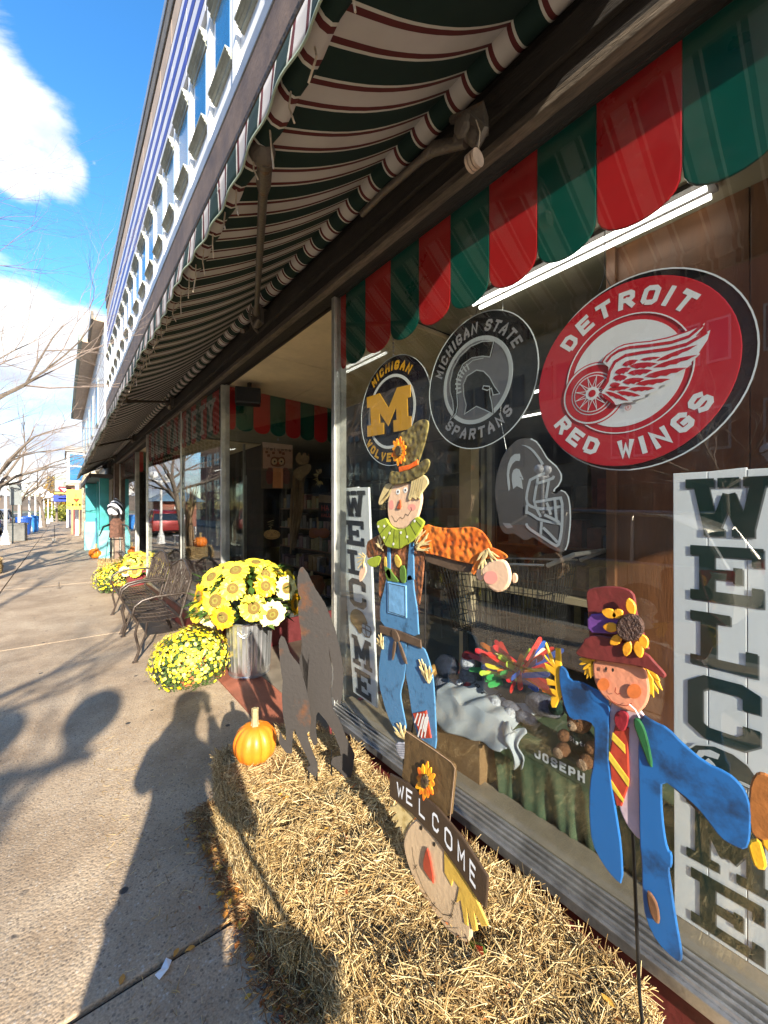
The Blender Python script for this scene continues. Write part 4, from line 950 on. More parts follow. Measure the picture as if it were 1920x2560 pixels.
def strands(C, r, root, ends, w, mat, parent, lift, name='straw_strand'):
    for k, e in enumerate(ends):
        a = Vector(root[k % len(root)] if isinstance(root, list) else root); e = Vector(e); d = e-a; nr = Vector((-d.y, d.x)).normalized()
        bow = nr*d.length*.08*(1 if k % 2 else -1)
        P = [a-nr*w*.4, a+d*.45-nr*w*.6+bow, a+d*.85-nr*w*.35, e, a+d*.85+nr*w*.35, a+d*.45+nr*w*.6+bow, a+nr*w*.4]
        plate(name, tr(C, [tuple(p) for p in P], r), WN, .002, mat, parent, lift+.0012*(k % 3), .001, .0008, 0)
strands(C2, RS, [(1262, 1250), (1285, 1240), (1300, 1230)], [(1215, 1400), (1245, 1445), (1235, 1360), (1290, 1400), (1345, 1355), (1380, 1335), (1395, 1300), (1205, 1330)], 17, straw_p, sc1, .024)
strands(C2, RS, [(685, 1190), (690, 1220), (700, 1240)], [(772, 1078), (800, 1100), (790, 1130), (825, 1165), (812, 1190), (822, 1225), (745, 1070), (800, 1250)], 15, straw_p, sc1, .018)
strands(C2, RS, [(395, 1230), (390, 1200)], [(360, 1150), (375, 1120), (420, 1190), (410, 1250), (350, 1185)], 12, straw_p, sc1, .012)
strands(C2, RS, [(255, 1290), (250, 1320)], [(175, 1310), (200, 1270), (230, 1265), (180, 1350), (210, 1370), (245, 1390), (190, 1400)], 10, straw_p, sc1, .008)
strands(C2, RS, [(408, 2060), (412, 2040)], [(355, 1970), (372, 1940), (392, 1925), (348, 2010), (410, 1960)], 12, straw_p, sc1, .012)
strands(C2, RS, [(790, 2340), (775, 2320)], [(705, 2145), (730, 2140), (760, 2180), (795, 2200), (835, 2225), (712, 2200), (815, 2290)], 15, straw_p, sc1, .012)
strands(C2, RS, [(590, 2800), (575, 2780)], [(492, 2700), (522, 2672), (550, 2665), (590, 2690), (500, 2740)], 14, straw_p, sc1, .012)
q1('boot_wrap', [(505, 2830), (600, 2835), (612, 2975), (545, 2965), (520, 2900)], PM('pale grey wrap', (.45, .46, .5)), .006)
b = MB()
for k in range(6): trace_line(b, C2, [(512+k*5, 2850+k*18), (604, 2852+k*19)], RS, .003, .0125+.0001*k)
b.build('wrap_line', PM('wrap line grey', (.2, .21, .26)), sc1)
# head
q1('hair', [(512, 700), (440, 690), (418, 722), (370, 840), (384, 882), (440, 820), (505, 745)], straw_p, .012); 
q1('face', [(500, 700), (560, 690), (640, 690), (730, 755), (737, 830), (716, 930), (690, 995), (625, 1050), (560, 1072), (500, 1060), (465, 1012), (450, 940), (450, 850), (470, 770)], skin_p, .009, t=.006, rnd=.006, puff=.003)
q1('hair', [(660, 650), (745, 618), (785, 640), (802, 690), (780, 722), (738, 780), (728, 830), (705, 810), (690, 830), (665, 805), (640, 838), (628, 812), (650, 740)], straw_p, .019)
b = MB()
for k in range(5): trace_line(b, C2, [(690+k*18, 650), (655+k*22, 800-k*12)], RS, .0015, .0262+.0001*k)
for k in range(5): trace_line(b, C2, [(500-k*6, 705+k*6), (390+k*14, 850-k*12)], RS, .0015, .0182+.0001*k)
b.build('hair_line', outl, sc1)
brim = q1('hat_brim', [(490, 588), (540, 600), (620, 592), (700, 562), (755, 505), (795, 488), (818, 508), (812, 560), (782, 612), (712, 650), (640, 680), (560, 702), (500, 702), (476, 680), (480, 640)], olive, .024, t=.0045, rnd=.0025, puff=.0015)
q1('hat_crown', [(541, 292), (600, 262), (640, 238), (690, 190), (738, 167), (780, 167), (800, 192), (790, 260), (770, 350), (745, 430), (715, 515), (700, 560), (620, 592), (560, 602), (552, 560), (545, 470)], olive, .017, t=.0045, rnd=.0025, puff=.0015)
q1('hat_band', [(560, 560), (650, 540), (716, 498), (724, 540), (640, 582), (565, 602)], PM('bright orange band', (.75, .13, .015)), .0255, sm=0)
def painted_flower(C, c, rx, ry, r, parent, lift, n=12, disc=.33, cols=None, lab='flower'):
    b_ = []
    for k in range(n):
        a = 2*math.pi*k/n+.2; d = Vector((math.cos(a)*rx, math.sin(a)*ry)); nr = Vector((-math.sin(a)*rx, math.cos(a)*ry))*.2
        cc = Vector(c); L_ = 1 if k % 2 else .88
        P = [cc+d*.25, cc+d*.55+nr*.9, cc+d*.8*L_+nr*.75, cc+d*L_, cc+d*.8*L_-nr*.75, cc+d*.55-nr*.9]
        plate('petal', tr(C, [tuple(p) for p in P], r), WN, .002, cols[0], parent, lift+.0006*(k % 3), .001, .001, 1)
    plate('flower_centre', tr(C, [(c[0]+rx*disc*math.cos(k*.4), c[1]+ry*disc*math.sin(k*.4)) for k in range(16)], r), WN, .004, cols[1], parent, lift+.003, .002, .003, 0)
petal_o = M('petal orange yellow', (.85, .42, .02), .4, 0, .1, 30, c2=(.70, .12, .01), fac2=(.42, .6)); fc = M('flower centre brown', (.10, .075, .02), .6, 0, .5, 80, .8, 150, c2=(.035, .018, .01))
painted_flower(C2, (568, 430), 68, 130, RS, sc1, .030, 12, .36, (petal_o, fc))
for e in ((540, 762), (602, 748)):
    pl('eye', C2, [(e[0]+16*math.cos(k*.5), e[1]+24*math.sin(k*.5)) for k in range(12)], RS, whitep, sc1, .0185, .0008, 0, 0); pl('pupil', C2, [(e[0]+2+6*math.cos(k*.6), e[1]+8*math.sin(k*.6)) for k in range(10)], RS, outl, sc1, .0196, .0008, 0, 0)
q1('nose', [(566, 812), (574, 905), (530, 905), (548, 860)], PM('nose terracotta', (.42, .09, .03)), .0185)
pl('blush_mark', C2, [(655+35*math.cos(k*.5), 890+28*math.sin(k*.5)) for k in range(12)], RS, blush, sc1, .0182, .0004, 0, 0); pl('blush_mark', C2, [(485+22*math.cos(k*.5), 870+40*math.sin(k*.5)) for k in range(12)], RS, blush, sc1, .0182, .0004, 0, 0)
b = MB(); trace_line(b, C2, [(484, 958), (500, 976), (512, 1002), (530, 1008), (545, 985), (560, 972), (578, 985), (592, 974), (602, 945), (625, 958), (642, 930), (655, 912), (648, 888)], RS, .0022, .0192); b.build('mouth', outl, sc1)
q1('collar', [(368, 1010), (410, 990), (450, 975), (470, 1022), (520, 1066), (580, 1072), (640, 1040), (700, 957), (760, 998), (766, 1022), (735, 1080), (702, 1135), (640, 1190), (600, 1205), (560, 1235), (508, 1230), (445, 1215), (425, 1170), (398, 1120), (375, 1060)], lime, .018, t=.005, rnd=.004, puff=.003)
b = MB()
for a, c in (((470, 1030), (400, 1110)), ((500, 1062), (440, 1190)), ((520, 1068), (510, 1225)), ((560, 1072), (565, 1228)), ((610, 1058), (640, 1180)), ((650, 1030), (700, 1120)), ((685, 985), (745, 1050))): trace_line(b, C2, [a, c], RS, .003, .0265)
b.build('collar_fold', outl, sc1)
for x, y in ((388, 1048), (436, 1045), (482, 1102), (576, 1098), (434, 1140), (514, 1192), (628, 1132), (690, 1003)): pl('dot', C2, [(x+8*math.cos(k*.7), y+12*math.sin(k*.7)) for k in range(9)], RS, whitep, sc1, .0268, .0005, 0, 0)
b = MB(); p0 = onr(*C2(720, 1300), RS+.004); b.tube([onr(*C2(745, 1300), RS+.02), onr(*C2(735, 2150), RS+.012), onr(*C2(560, 3050), RS+.01)-UP*.05], .003, 6)
b.build('stake', MAT['blackm'], sc1)
b = MB(); b.tube([onr(*C2(560, 2900), RS+.01), onr(*C2(560, 3150), RS+.005)-UP*.12], .004, 6); b.build('stake', MAT['blackm'], sc1)

# --- blue coat scarecrow
RB = 1.1
blu = M('cobalt coat paint', (.015, .115, .33), .38, 0, .2, 5, .05, 30, c2=(.012, .035, .085), fac2=(.40, .53)); sc2 = T('scarecrow_figure', 'small metal scarecrow in a blue coat and maroon hat with striped tie', 'scarecrow', onr(1605, 2600, RB))
face2 = PM('peach face paint', (.68, .27, .15), var=.08, scale=9); mar = PM('maroon hat paint', (.17, .025, .022), c2=(.10, .02, .015), fac2=(.3, .6)); pur = PM('purple band', (.16, .055, .26), var=.2); yelf = PM('glove yellow', (.78, .42, .02), c2=(.70, .50, .04)); petal_y = PM('golden petal', (.85, .38, .02), c2=(.60, .22, .01), fac2=(.35, .55))
def q2(name, pts, mat, lift, t=.004, rnd=.003, puff=.0015, sm=1): return pl(name, C4, pts, RB, mat, sc2, lift, t, rnd, puff, sm)
q2('shirt', [(605, 935), (700, 970), (845, 1008), (860, 1200), (845, 1500), (830, 1870), (790, 1855), (745, 1800), (705, 1740), (665, 1640), (640, 1500), (610, 1300), (600, 1100)], PM('shirt pink white', (.55, .42, .45), var=.15, scale=6), 0)
q2('glove', [(285, 700), (278, 590), (246, 585), (243, 690), (182, 548), (174, 560), (215, 682), (172, 630), (175, 655), (235, 715), (172, 685), (180, 722), (238, 772), (238, 802), (184, 790), (192, 832), (243, 838), (245, 862), (208, 855), (222, 890), (247, 905), (215, 912), (212, 955), (222, 982), (248, 982), (290, 900)], yelf, .003, sm=0)
q2('left_coat', [(278, 695), (322, 725), (345, 800), (420, 805), (500, 850), (560, 880), (612, 945), (608, 1100), (600, 1300), (625, 1500), (655, 1680), (690, 1900), (702, 2160), (640, 2115), (560, 2010), (492, 1880), (474, 1700), (478, 1480), (505, 1350), (512, 1180), (508, 1090), (430, 1058), (350, 1060), (312, 980), (288, 880), (274, 780)], blu, .006, t=.0045, rnd=.0025, puff=.0015)
q2('right_hand', [(1535, 1530), (1570, 1420), (1625, 1405), (1700, 1450), (1755, 1600), (1725, 1850), (1600, 1862), (1535, 1780)], PM('brown mitten paint', (.36, .13, .03), var=.2), .005)
q2('glove_fringe', [(1525, 1870), (1610, 1850), (1640, 1960), (1659, 2065), (1580, 2052), (1545, 1960)], yelf, .003); q2('glove_fringe', [(1600, 1850), (1680, 1840), (1750, 1990), (1700, 2000)], yelf, .002)
q2('right_coat', [(822, 1015), (900, 1068), (1000, 1112), (1100, 1218), (1250, 1342), (1400, 1410), (1470, 1470), (1522, 1540), (1552, 1640), (1550, 1850), (1520, 1925), (1430, 1890), (1350, 1840), (1262, 1720), (1195, 1640), (1100, 1555), (960, 1452), (958, 1600), (975, 1800), (1000, 1925), (1028, 1945), (1028, 2040), (1005, 2040), (1020, 2150), (1058, 2400), (1095, 2600), (1092, 2672), (1040, 2645), (930, 2540), (850, 2380), (830, 2200), (828, 2000), (812, 1870), (808, 1500), (802, 1200)], blu, .007, t=.0045, rnd=.0025, puff=.0015)
q2('coat_lining', [(960, 1452), (1100, 1492), (1202, 1640), (1205, 1690), (1100, 1575)], PM('lining brown', (.09, .055, .03)), .003, sm=0)
q2('patch', [(865, 2175), (902, 2200), (945, 2280), (958, 2400), (922, 2388), (882, 2300)], PM('patch brown', (.16, .075, .035)), .0165)
q2('tie', [(645, 1100), (738, 1115), (735, 1250), (742, 1480), (715, 1560), (690, 1637), (655, 1632), (620, 1500), (604, 1300), (625, 1180)], redp, .004, sm=0)
for P in ([(632, 1145), (712, 1228), (716, 1285), (624, 1188)], [(608, 1272), (741, 1455), (737, 1508), (606, 1325)], [(618, 1455), (706, 1592), (702, 1612), (622, 1508)]): q2('tie_stripe', P, PM('tie yellow', (.70, .50, .05), var=.05), .0095, t=.001, rnd=0, puff=0, sm=0)
q2('tie_knot', [(650, 1010), (700, 990), (742, 1020), (740, 1080), (712, 1140), (670, 1120), (645, 1070)], PM('dark red knot', (.24, .012, .02)), .010, t=.0045, rnd=.0025, puff=.0015)
q2('corn_leaf', [(778, 1040), (815, 1050), (850, 1110), (878, 1210), (908, 1372), (880, 1362), (842, 1260), (800, 1150), (778, 1090)], PM('corn leaf green', (.015, .10, .03), c2=(.01, .04, .015)), .012)
q2('face', [(510, 650), (640, 652), (780, 680), (855, 712), (880, 800), (886, 880), (862, 960), (810, 1012), (740, 995), (660, 960), (580, 905), (532, 835), (508, 750)], face2, .012, t=.005, rnd=.004, puff=.0018)
strands(C4, RB, [(515, 655), (505, 665)], [(408, 655), (412, 690), (438, 725), (445, 762), (462, 785), (490, 782), (500, 770)], 26, yelf, sc2, .011)
strands(C4, RB, [(845, 705), (860, 720)], [(965, 862), (940, 885), (910, 908), (930, 760), (950, 800), (890, 890)], 26, yelf, sc2, .010)
q2('hat_crown', [(468, 215), (490, 182), (610, 166), (720, 176), (782, 208), (797, 262), (802, 330), (830, 420), (860, 500), (895, 610), (600, 580), (490, 520), (488, 440), (480, 330)], mar, .018, t=.0045, rnd=.0025, puff=.0015)
q2('hat_band', [(484, 352), (600, 345), (700, 352), (722, 482), (600, 476), (490, 472)], pur, .0265, t=.003)
q2('hat_brim', [(412, 592), (450, 550), (475, 498), (600, 482), (760, 558), (880, 602), (935, 665), (1002, 735), (1008, 758), (985, 772), (900, 712), (790, 682), (600, 660), (450, 635), (412, 612)], mar, .026, t=.0045, rnd=.0025, puff=.0015)
ctr = (782, 432)
for pt in ((760, 235, 800, 350), (583, 322, 690, 360), (735, 325, 660, 360), (590, 425, 700, 440), (640, 545, 720, 490), (745, 628, 770, 520), (848, 638, 820, 520), (885, 575, 850, 480)):
    a = Vector((pt[2], pt[3])); e = Vector((pt[0], pt[1])); d = e-a; nr = Vector((-d.y, d.x)).normalized()*34
    plate('petal', tr(C4, [tuple(x) for x in (a-d*.1, a+d*.3+nr, a+d*.7+nr*.85, e, a+d*.7-nr*.85, a+d*.3-nr)], RB), WN, .003, petal_y, sc2, .034, .002, .002, 1)
plate('flower_centre', tr(C4, [(ctr[0]+92*math.cos(k*.35), ctr[1]+92*math.sin(k*.35)) for k in range(18)], RB), WN, .006, M('seed brown', (.065, .03, .018), .6, 0, .4, 90, .9, 160), sc2, .036, .004, .004, 0)
for e in ((603, 712), (648, 720)): pl('eye', C4, [(e[0]+8*math.cos(k*.6), e[1]+13*math.sin(k*.6)) for k in range(10)], RB, outl, sc2, .0235, .001, 0, 0)
for e, s_ in (((585, 815), 42), ((790, 860), 50)): pl('blush_mark', C4, [(e[0]+s_*math.cos(k*.5), e[1]+s_*math.sin(k*.5)) for k in range(12)], RB, M('orange blush', (.66, .17, .04), .5, 0, .2, 20), sc2, .0232, .0004, 0, 0)
b = MB(); trace_line(b, C4, [(612, 890), (640, 925), (690, 950), (740, 955), (775, 938)], RB, .0018, .0242); trace_line(b, C4, [(668, 835), (662, 865), (680, 880), (700, 872)], RB, .0018, .0242); b.build('mouth', redp, sc2)
b = MB(); b.tube([onr(*C4(730, 965), RB-.03), onr(*C4(770, 1000), RB-.03), onr(*C4(800, 1055), RB-.03)], .0018, 5); b.build('straw_in_mouth', whitep, sc2)
b = MB(); b.tube([onr(*C4(752, 1750), RB+.006), onr(*C4(775, 2300), RB+.004), onr(*C4(800, 2900), RB-.01), onr(*C4(842, 3330), RB-.03)], .0042, 7); b.build('stake', MAT['blackm'], sc2)

# --- welcome scarecrow head sign
RW_ = .90
sc3 = T('welcome_scarecrow_sign', 'scarecrow head yard sign with brown WELCOME hat band standing in the hay', 'sign', onr(1190, 2420, RW_))
hatb = M('brown hammered hat', (.115, .07, .028), .42, 0, .25, 18, .5, 28); bandp = PM('dark brown band', (.055, .034, .02), var=.1)
def q3(name, pts, mat, lift, t=.004, rnd=.003, puff=.0015, sm=1): return pl(name, C5, pts, RW_, mat, sc3, lift, t, rnd, puff, sm)
tartan = M('green red striped scarf', (.10, .14, .02), .5, 0, .3, 14, .3, 40)
q3('scarf', [(375, 930), (430, 1080), (540, 1280), (650, 1412), (740, 1460), (800, 1470), (882, 1500), (906, 1560), (892, 1680), (850, 1655), (740, 1572), (620, 1450), (500, 1275), (420, 1120)], tartan, 0)
for P in ([(412, 1060), (440, 1060), (462, 1115), (430, 1140)], [(505, 1210), (548, 1262), (540, 1330), (510, 1290)], [(600, 1380), (655, 1425), (660, 1490), (612, 1440)], [(730, 1470), (780, 1475), (770, 1590), (738, 1570)], [(830, 1490), (880, 1505), (890, 1570), (850, 1600)]): q3('scarf_stripe', P, redp, .005, t=.001, rnd=0, puff=0, sm=0)
q3('hair', [(318, 540), (450, 622), (400, 680), (355, 785), (343, 700), (298, 712), (322, 662), (274, 665), (282, 640), (312, 612), (264, 592), (264, 572), (300, 565)], straw_p, .003, sm=0)
q3('hair', [(640, 830), (740, 980), (832, 1120), (936, 1352), (890, 1356), (842, 1255), (862, 1386), (830, 1389), (792, 1222), (802, 1356), (775, 1342), (750, 1182), (722, 1200), (738, 1100), (702, 1052), (690, 1092), (640, 1000)], PM('hair gold', (.62, .40, .07), c2=(.42, .26, .05)), .011, sm=0)
q3('face', [(455, 640), (520, 700), (600, 780), (700, 900), (770, 1020), (802, 1150), (822, 1330), (812, 1475), (740, 1462), (640, 1375), (540, 1230), (440, 1080), (376, 905), (358, 790), (400, 690)], PM('tan face paint', (.60, .44, .27), var=.08, scale=7), .005, t=.006, rnd=.006, puff=.003)
q3('nose', [(525, 825), (548, 870), (586, 1087), (535, 1020), (498, 960)], PM('nose red', (.42, .06, .03)), .0155)
for e in ((485, 708), (573, 815)): pl('eye', C5, [(e[0]+9*math.cos(k*.6), e[1]+16*math.sin(k*.6)) for k in range(10)], RW_, outl, sc3, .0145, .0008, 0, 0)
b = MB(); trace_line(b, C5, [(425, 835), (432, 900), (455, 1000), (500, 1110), (560, 1205), (630, 1280), (685, 1290), (700, 1240), (708, 1195)], RW_, .0016, .015)
for x, y in ((445, 965), (565, 1215), (685, 1290), (705, 1200)): trace_line(b, C5, [(x-14, y-14), (x+14, y+14)], RW_, .0016, .0152); trace_line(b, C5, [(x+14, y-14), (x-10, y+18)], RW_, .0016, .0154)
b.build('stitched_mouth', outl, sc3)
q3('hat_crown', [(368, 52), (460, 112), (580, 190), (690, 268), (718, 308), (700, 470), (682, 665), (520, 560), (345, 405), (372, 240)], hatb, .008, t=.0045, rnd=.0025, puff=.0015)
b = MB(); trace_line(b, C5, [(368, 52), (460, 112), (580, 190), (690, 268), (716, 308), (700, 470), (680, 665)], RW_, .0022, .0165); b.build('hat_edge', skin_p, sc3)
q3('hat_band', [(284, 342), (400, 400), (600, 560), (770, 760), (942, 1020), (938, 1120), (930, 1228), (880, 1182), (760, 1000), (600, 782), (430, 605), (282, 490)], bandp, .0155, t=.005, rnd=.003, puff=.0015, sm=0)
painted_flower(C5, (525, 388), 72, 140, RW_, sc3, .020, 12, .34, (petal_o, fc))
def bandpt(u):
    P = [(320, 430), (430, 505), (600, 670), (760, 870), (900, 1090)]; x = u*(len(P)-1); i = min(len(P)-2, int(x)); a, c = Vector(P[i]), Vector(P[i+1]); return a+(c-a)*(x-i), (c-a).normalized()
for k, ch in enumerate('WELCOME'):
    u = .085+k*.135; hh = 92+k*9; ww = (46+k*5)*(1.1 if ch in 'WMO' else .85)
    base, d = bandpt(u); b = MB(); qs, w_ = letter2(ch if ch != 'I' else ch, 1, 1, .17, 0)
    for q, li in qs:
        vs = []
        for p in q:
            pos = base+d*((p.x-.5)*ww*1.15)+Vector((0, -1))*((p.y-.5)*hh)
            w3 = onr(*C5(pos.x, pos.y), RW_); w3.x -= .0225+li*.0002; vs.append(w3)
        b.add(vs, [(0, 1, 2, 3)])
    b.build('letter', P_white, sc3)
b = MB(); b.tube([onr(*C5(800, 1400), RW_+.004), onr(*C5(860, 1760), RW_+.0)], .005, 6); b.build('stake', MAT['blackm'], sc3)

# --- bigfoot silhouettes
sil = M('rusting sheet steel', (.062, .055, .050), .55, .45, .15, 3, .15, 60, c2=(.15, .065, .03), fac2=(.30, .38))
ad = [(1300, 168), (1330, 205), (1355, 262), (1382, 310), (1405, 345), (1440, 400), (1472, 480), (1502, 560), (1520, 630), (1535, 690), (1548, 770), (1555, 860), (1550, 950), (1540, 1022), (1530, 1036), (1520, 1000), (1508, 1022), (1494, 990), (1482, 985), (1484, 930), (1494, 870), (1492, 800), (1475, 730), (1462, 655), (1466, 720), (1482, 800), (1484, 860), (1475, 940), (1480, 1000), (1490, 1060), (1520, 1110), (1548, 1170), (1572, 1240), (1600, 1290), (1626, 1350), (1620, 1400), (1604, 1488), (1565, 1490), (1530, 1450), (1478, 1405), (1488, 1365), (1540, 1352), (1532, 1300), (1495, 1205), (1445, 1130), (1400, 1078), (1385, 1100), (1382, 1180), (1392, 1275), (1372, 1290), (1345, 1230), (1335, 1150), (1325, 1050), (1330, 930), (1322, 850), (1328, 790), (1342, 700), (1340, 760), (1330, 850), (1290, 850), (1280, 770), (1292, 700), (1295, 640), (1288, 560), (1275, 480), (1272, 400), (1290, 362), (1276, 345), (1268, 300), (1268, 250), (1276, 195), (1286, 172)]
ch_ = [(1165, 600), (1185, 612), (1200, 650), (1218, 705), (1245, 745), (1278, 782), (1292, 825), (1308, 885), (1328, 955), (1342, 1025), (1352, 1100), (1346, 1190), (1326, 1215), (1338, 1265), (1362, 1330), (1387, 1390), (1396, 1440), (1386, 1484), (1358, 1472), (1325, 1432), (1350, 1412), (1322, 1350), (1290, 1285), (1262, 1220), (1250, 1182), (1238, 1212), (1234, 1270), (1232, 1338), (1200, 1336), (1165, 1292), (1150, 1262), (1158, 1205), (1176, 1245), (1198, 1262), (1195, 1190), (1176, 1090), (1170, 980), (1175, 880), (1162, 800), (1155, 720), (1150, 640)]
def fur(P, amp=2.5, step=14):
    Q = []
    for i in range(len(P)):
        a, b_ = Vector(P[i]), Vector(P[(i+1) % len(P)]); d = b_-a; n = max(1, int(d.length/step)); nr = Vector((d.y, -d.x)).normalized() if d.length else Vector((0, 0))
        for k in range(n):
            Q.append(tuple(a+d*(k/n)+nr*(amp if (k % 2) else 0)*random.uniform(.2, 1)))
    return Q
def silhouette(label, P, Z, nang, tilt=0):
    nv_ = -(FW*math.cos(nang)+RT*math.sin(nang)); p0 = Vector((0, 0, EYE))+FW*Z+RT*0
    cx = sum(p[0] for p in P)/len(P); c = C1(cx, 800); p0 = atZ(c[0], c[1], Z)
    pts = [onplane(*C1(*p), p0, nv_) for p in fur(P)]
    low = min(pts, key=lambda v: v.z)
    t = T('bigfoot_silhouette', label, 'yard ornament', (low.x, low.y, low.z-.02)); plate('plate', pts, nv_, .004, sil, t, 0, 0, 0, 0)
    b = MB()
    for q in sorted(pts, key=lambda v: v.z)[:1]+[min(pts, key=lambda v: abs(v.z-low.z-.0)+(.0 if (v-low).length > .08 else 9))]:
        b.tube([q+UP*.06+nv_*-.004, q-UP*.16+nv_*-.004], .004, 6)
    b.build('stake', MAT['blackm'], t); return t
silhouette('tall dark steel bigfoot silhouette walking on the hay bale', ad, 1.86, .15)
silhouette('small dark steel bigfoot silhouette in front of the tall one', ch_, 1.80, .05)
# ================================================================ hay
def straw_mat(name, a, b_, c):
    m, N, L, b = nodes(name); g = N.new('ShaderNodeNewGeometry'); r = N.new('ShaderNodeValToRGB'); L.new(g.outputs['Random Per Island'], r.inputs[0])
    E = r.color_ramp.elements; E[0].position = 0; E[0].color = (*a, 1); E[1].position = 1; E[1].color = (*c, 1); e = E.new(.45); e.color = (*b_, 1)
    L.new(r.outputs[0], b.inputs['Base Color']); b.inputs['Roughness'].default_value = .55; b.inputs['Specular IOR Level'].default_value = .35; return m
MAT['straw'] = straw_mat('hay straw', (.17, .09, .028), (.46, .31, .12), (.80, .63, .34))
MAT['straw2'] = straw_mat('loose reddish straw and grit', (.14, .05, .02), (.33, .16, .05), (.60, .42, .20))
MAT['haycore'] = M('hay bale core', (.17, .115, .05), .9, 0, .5, 60, .8, 120)
leafm = straw_mat('fallen leaf', (.22, .05, .015), (.48, .19, .04), (.62, .40, .06))
def blades(pos, nrm, length, width, rg, lay=.75, bend=.12):
    """3-sided blades at pos; they lie mostly in the surface with normal nrm"""
    n = len(pos)
    rnd = rg.normal(size=(n, 3)); tang = rnd-(rnd*nrm).sum(1, keepdims=True)*nrm; tang /= np.linalg.norm(tang, axis=1, keepdims=True)
    up = np.abs(rg.normal(0, 1-lay, size=(n, 1)))
    d = tang+nrm*up; d /= np.linalg.norm(d, axis=1, keepdims=True)
    L_ = rg.uniform(length[0], length[1], size=(n, 1)); w = rg.uniform(width[0], width[1], size=(n, 1))
    s = np.cross(d, nrm); s /= np.linalg.norm(s, axis=1, keepdims=True)+1e-9; u = np.cross(s, d)
    a = pos-d*L_*.5; b_ = pos+d*L_*.5; mid = pos+u*bend*L_*rg.uniform(-1, 1, size=(n, 1))
    V = np.concatenate([a-s*w, a+s*w, a+u*w, mid-s*w, mid+s*w, mid+u*w, b_-s*w*.7, b_+s*w*.7, b_+u*w*.7], 1).reshape(n*9, 3)
    base = (np.arange(n)*9)[:, None]
    tri = np.array([[0, 1, 4, 3], [1, 2, 5, 4], [2, 0, 3, 5], [3, 4, 7, 6], [4, 5, 8, 7], [5, 3, 6, 8]])
    Fq = (base[:, :, None]+tri[None]).reshape(-1, 4)
    return V, Fq
def npmesh(name, V, Fq):
    me = bpy.data.meshes.new(name); k = Fq.shape[1]
    me.vertices.add(len(V)); me.vertices.foreach_set('co', V.astype(np.float32).ravel())
    me.loops.add(Fq.size); me.loops.foreach_set('vertex_index', Fq.astype(np.int32).ravel())
    me.polygons.add(len(Fq)); me.polygons.foreach_set('loop_start', (np.arange(len(Fq))*k).astype(np.int32)); 
    me.update(calc_edges=True); me.validate(); return me
def lump(x, y, z, a=.022, f=7): return a*mnoise.noise(Vector((x*f, y*f, z*f)))
def bale(label, x0, x1, y0, y1, z1, n, rz=0, sag=.02, rg=rng, group=None, straws=(.02, .13), wid=(.0008, .0020)):
    cx, cy = (x0+x1)/2, (y0+y1)/2
    t = T('hay_bale', label, 'hay bale', (cx, cy, 0), group)
    hx, hy = (x1-x0)/2, (y1-y0)/2
    rot = Matrix.Rotation(rz, 3, 'Z')
    def P(u, v, w):     # u,v,w in -1..1, rounded lumpy box
        p = Vector((u, v, w)); q = Vector((abs(u)**12+abs(v)**12+abs(w)**12, 0, 0)).x**(1/12.0)
        p = p/q if q > 1 else p
        x, y, z = p.x*hx, p.y*hy, (p.z+1)/2*z1
        k = 1+lump(x+cx, y+cy, z, .07, 9)+lump(x, y, z, .06, 23)
        z = z*(1+lump(x+cx, y+cy, 3, .16, 5)) if w > 0 else z
        rdg = 1+.055*(abs(math.sin((y+cy*3)*math.pi/.105+.8*math.sin(x*9)))-.6); x *= 1+(rdg-1)*1.1; z *= 1+(rdg-1)*(.8 if w > .3 else 0)
        v3 = rot @ Vector((x*k, y*k, 0)); return Vector((v3.x+cx, v3.y+cy, max(.005, z)))
    b = MB(); N_ = 24
    for face in range(5):
        g = []
        for i in range(N_+1):
            for j in range(N_+1):
                u, v = -1+2*i/N_, -1+2*j/N_
                g.append(P(*{0: (1, u, v), 1: (-1, u, v), 2: (u, 1, v), 3: (u, -1, v), 4: (u, v, 1)}[face])*1.0)
        c = Vector((cx, cy, z1/2)); g = [c+(q-c)*.965 for q in g]
        b.add(g, [(i*(N_+1)+j, (i+1)*(N_+1)+j, (i+1)*(N_+1)+j+1, i*(N_+1)+j+1) for i in range(N_) for j in range(N_)])
    b.build('body', MAT['haycore'], t, True)
    areas = np.array([hy*z1, hy*z1, hx*z1, hx*z1, hx*hy*2.4]); areas /= areas.sum()
    fc_ = rg.choice(5, size=n, p=areas); uv = rg.uniform(-1, 1, size=(n, 2)); pos = np.zeros((n, 3)); nr = np.zeros((n, 3))
    NN = [(1, 0, 0), (-1, 0, 0), (0, 1, 0), (0, -1, 0), (0, 0, 1)]
    for i in range(n):
        u, v = uv[i]; p = P(*{0: (1, u, v), 1: (-1, u, v), 2: (u, 1, v), 3: (u, -1, v), 4: (u, v, 1)}[int(fc_[i])])
        pos[i] = p; nn = rot @ Vector(NN[int(fc_[i])]); nr[i] = nn
    nr += rg.normal(0, .18, size=(n, 3)); nr /= np.linalg.norm(nr, axis=1, keepdims=True)
    pos += nr*rg.uniform(-.010, .012, size=(n, 1))
    V, Fq = blades(pos, nr, straws, wid, rg, .72); V[:, 2] = np.maximum(V[:, 2], .001)
    o = put('straw', npmesh('straw', V, Fq), MAT['straw'], t); tag(o, kind='stuff')
    for off in (-.3, .3):
        b = MB(); pts = []
        for k in range(33):
            a = 2*math.pi*k/32; uu = off*1.0; vv, ww = max(-1, min(1, 1.3*math.cos(a))), max(-1, min(1, 1.3*math.sin(a)))
            pts.append(P(uu, vv, ww)+Vector((0, 0, .004)))
        b.tube(pts, .0022, 5, False); b.build('twine', M('bale twine', (.30, .22, .10), .8) if 'bale twine' not in bpy.data.materials else bpy.data.materials['bale twine'], t)
    return t
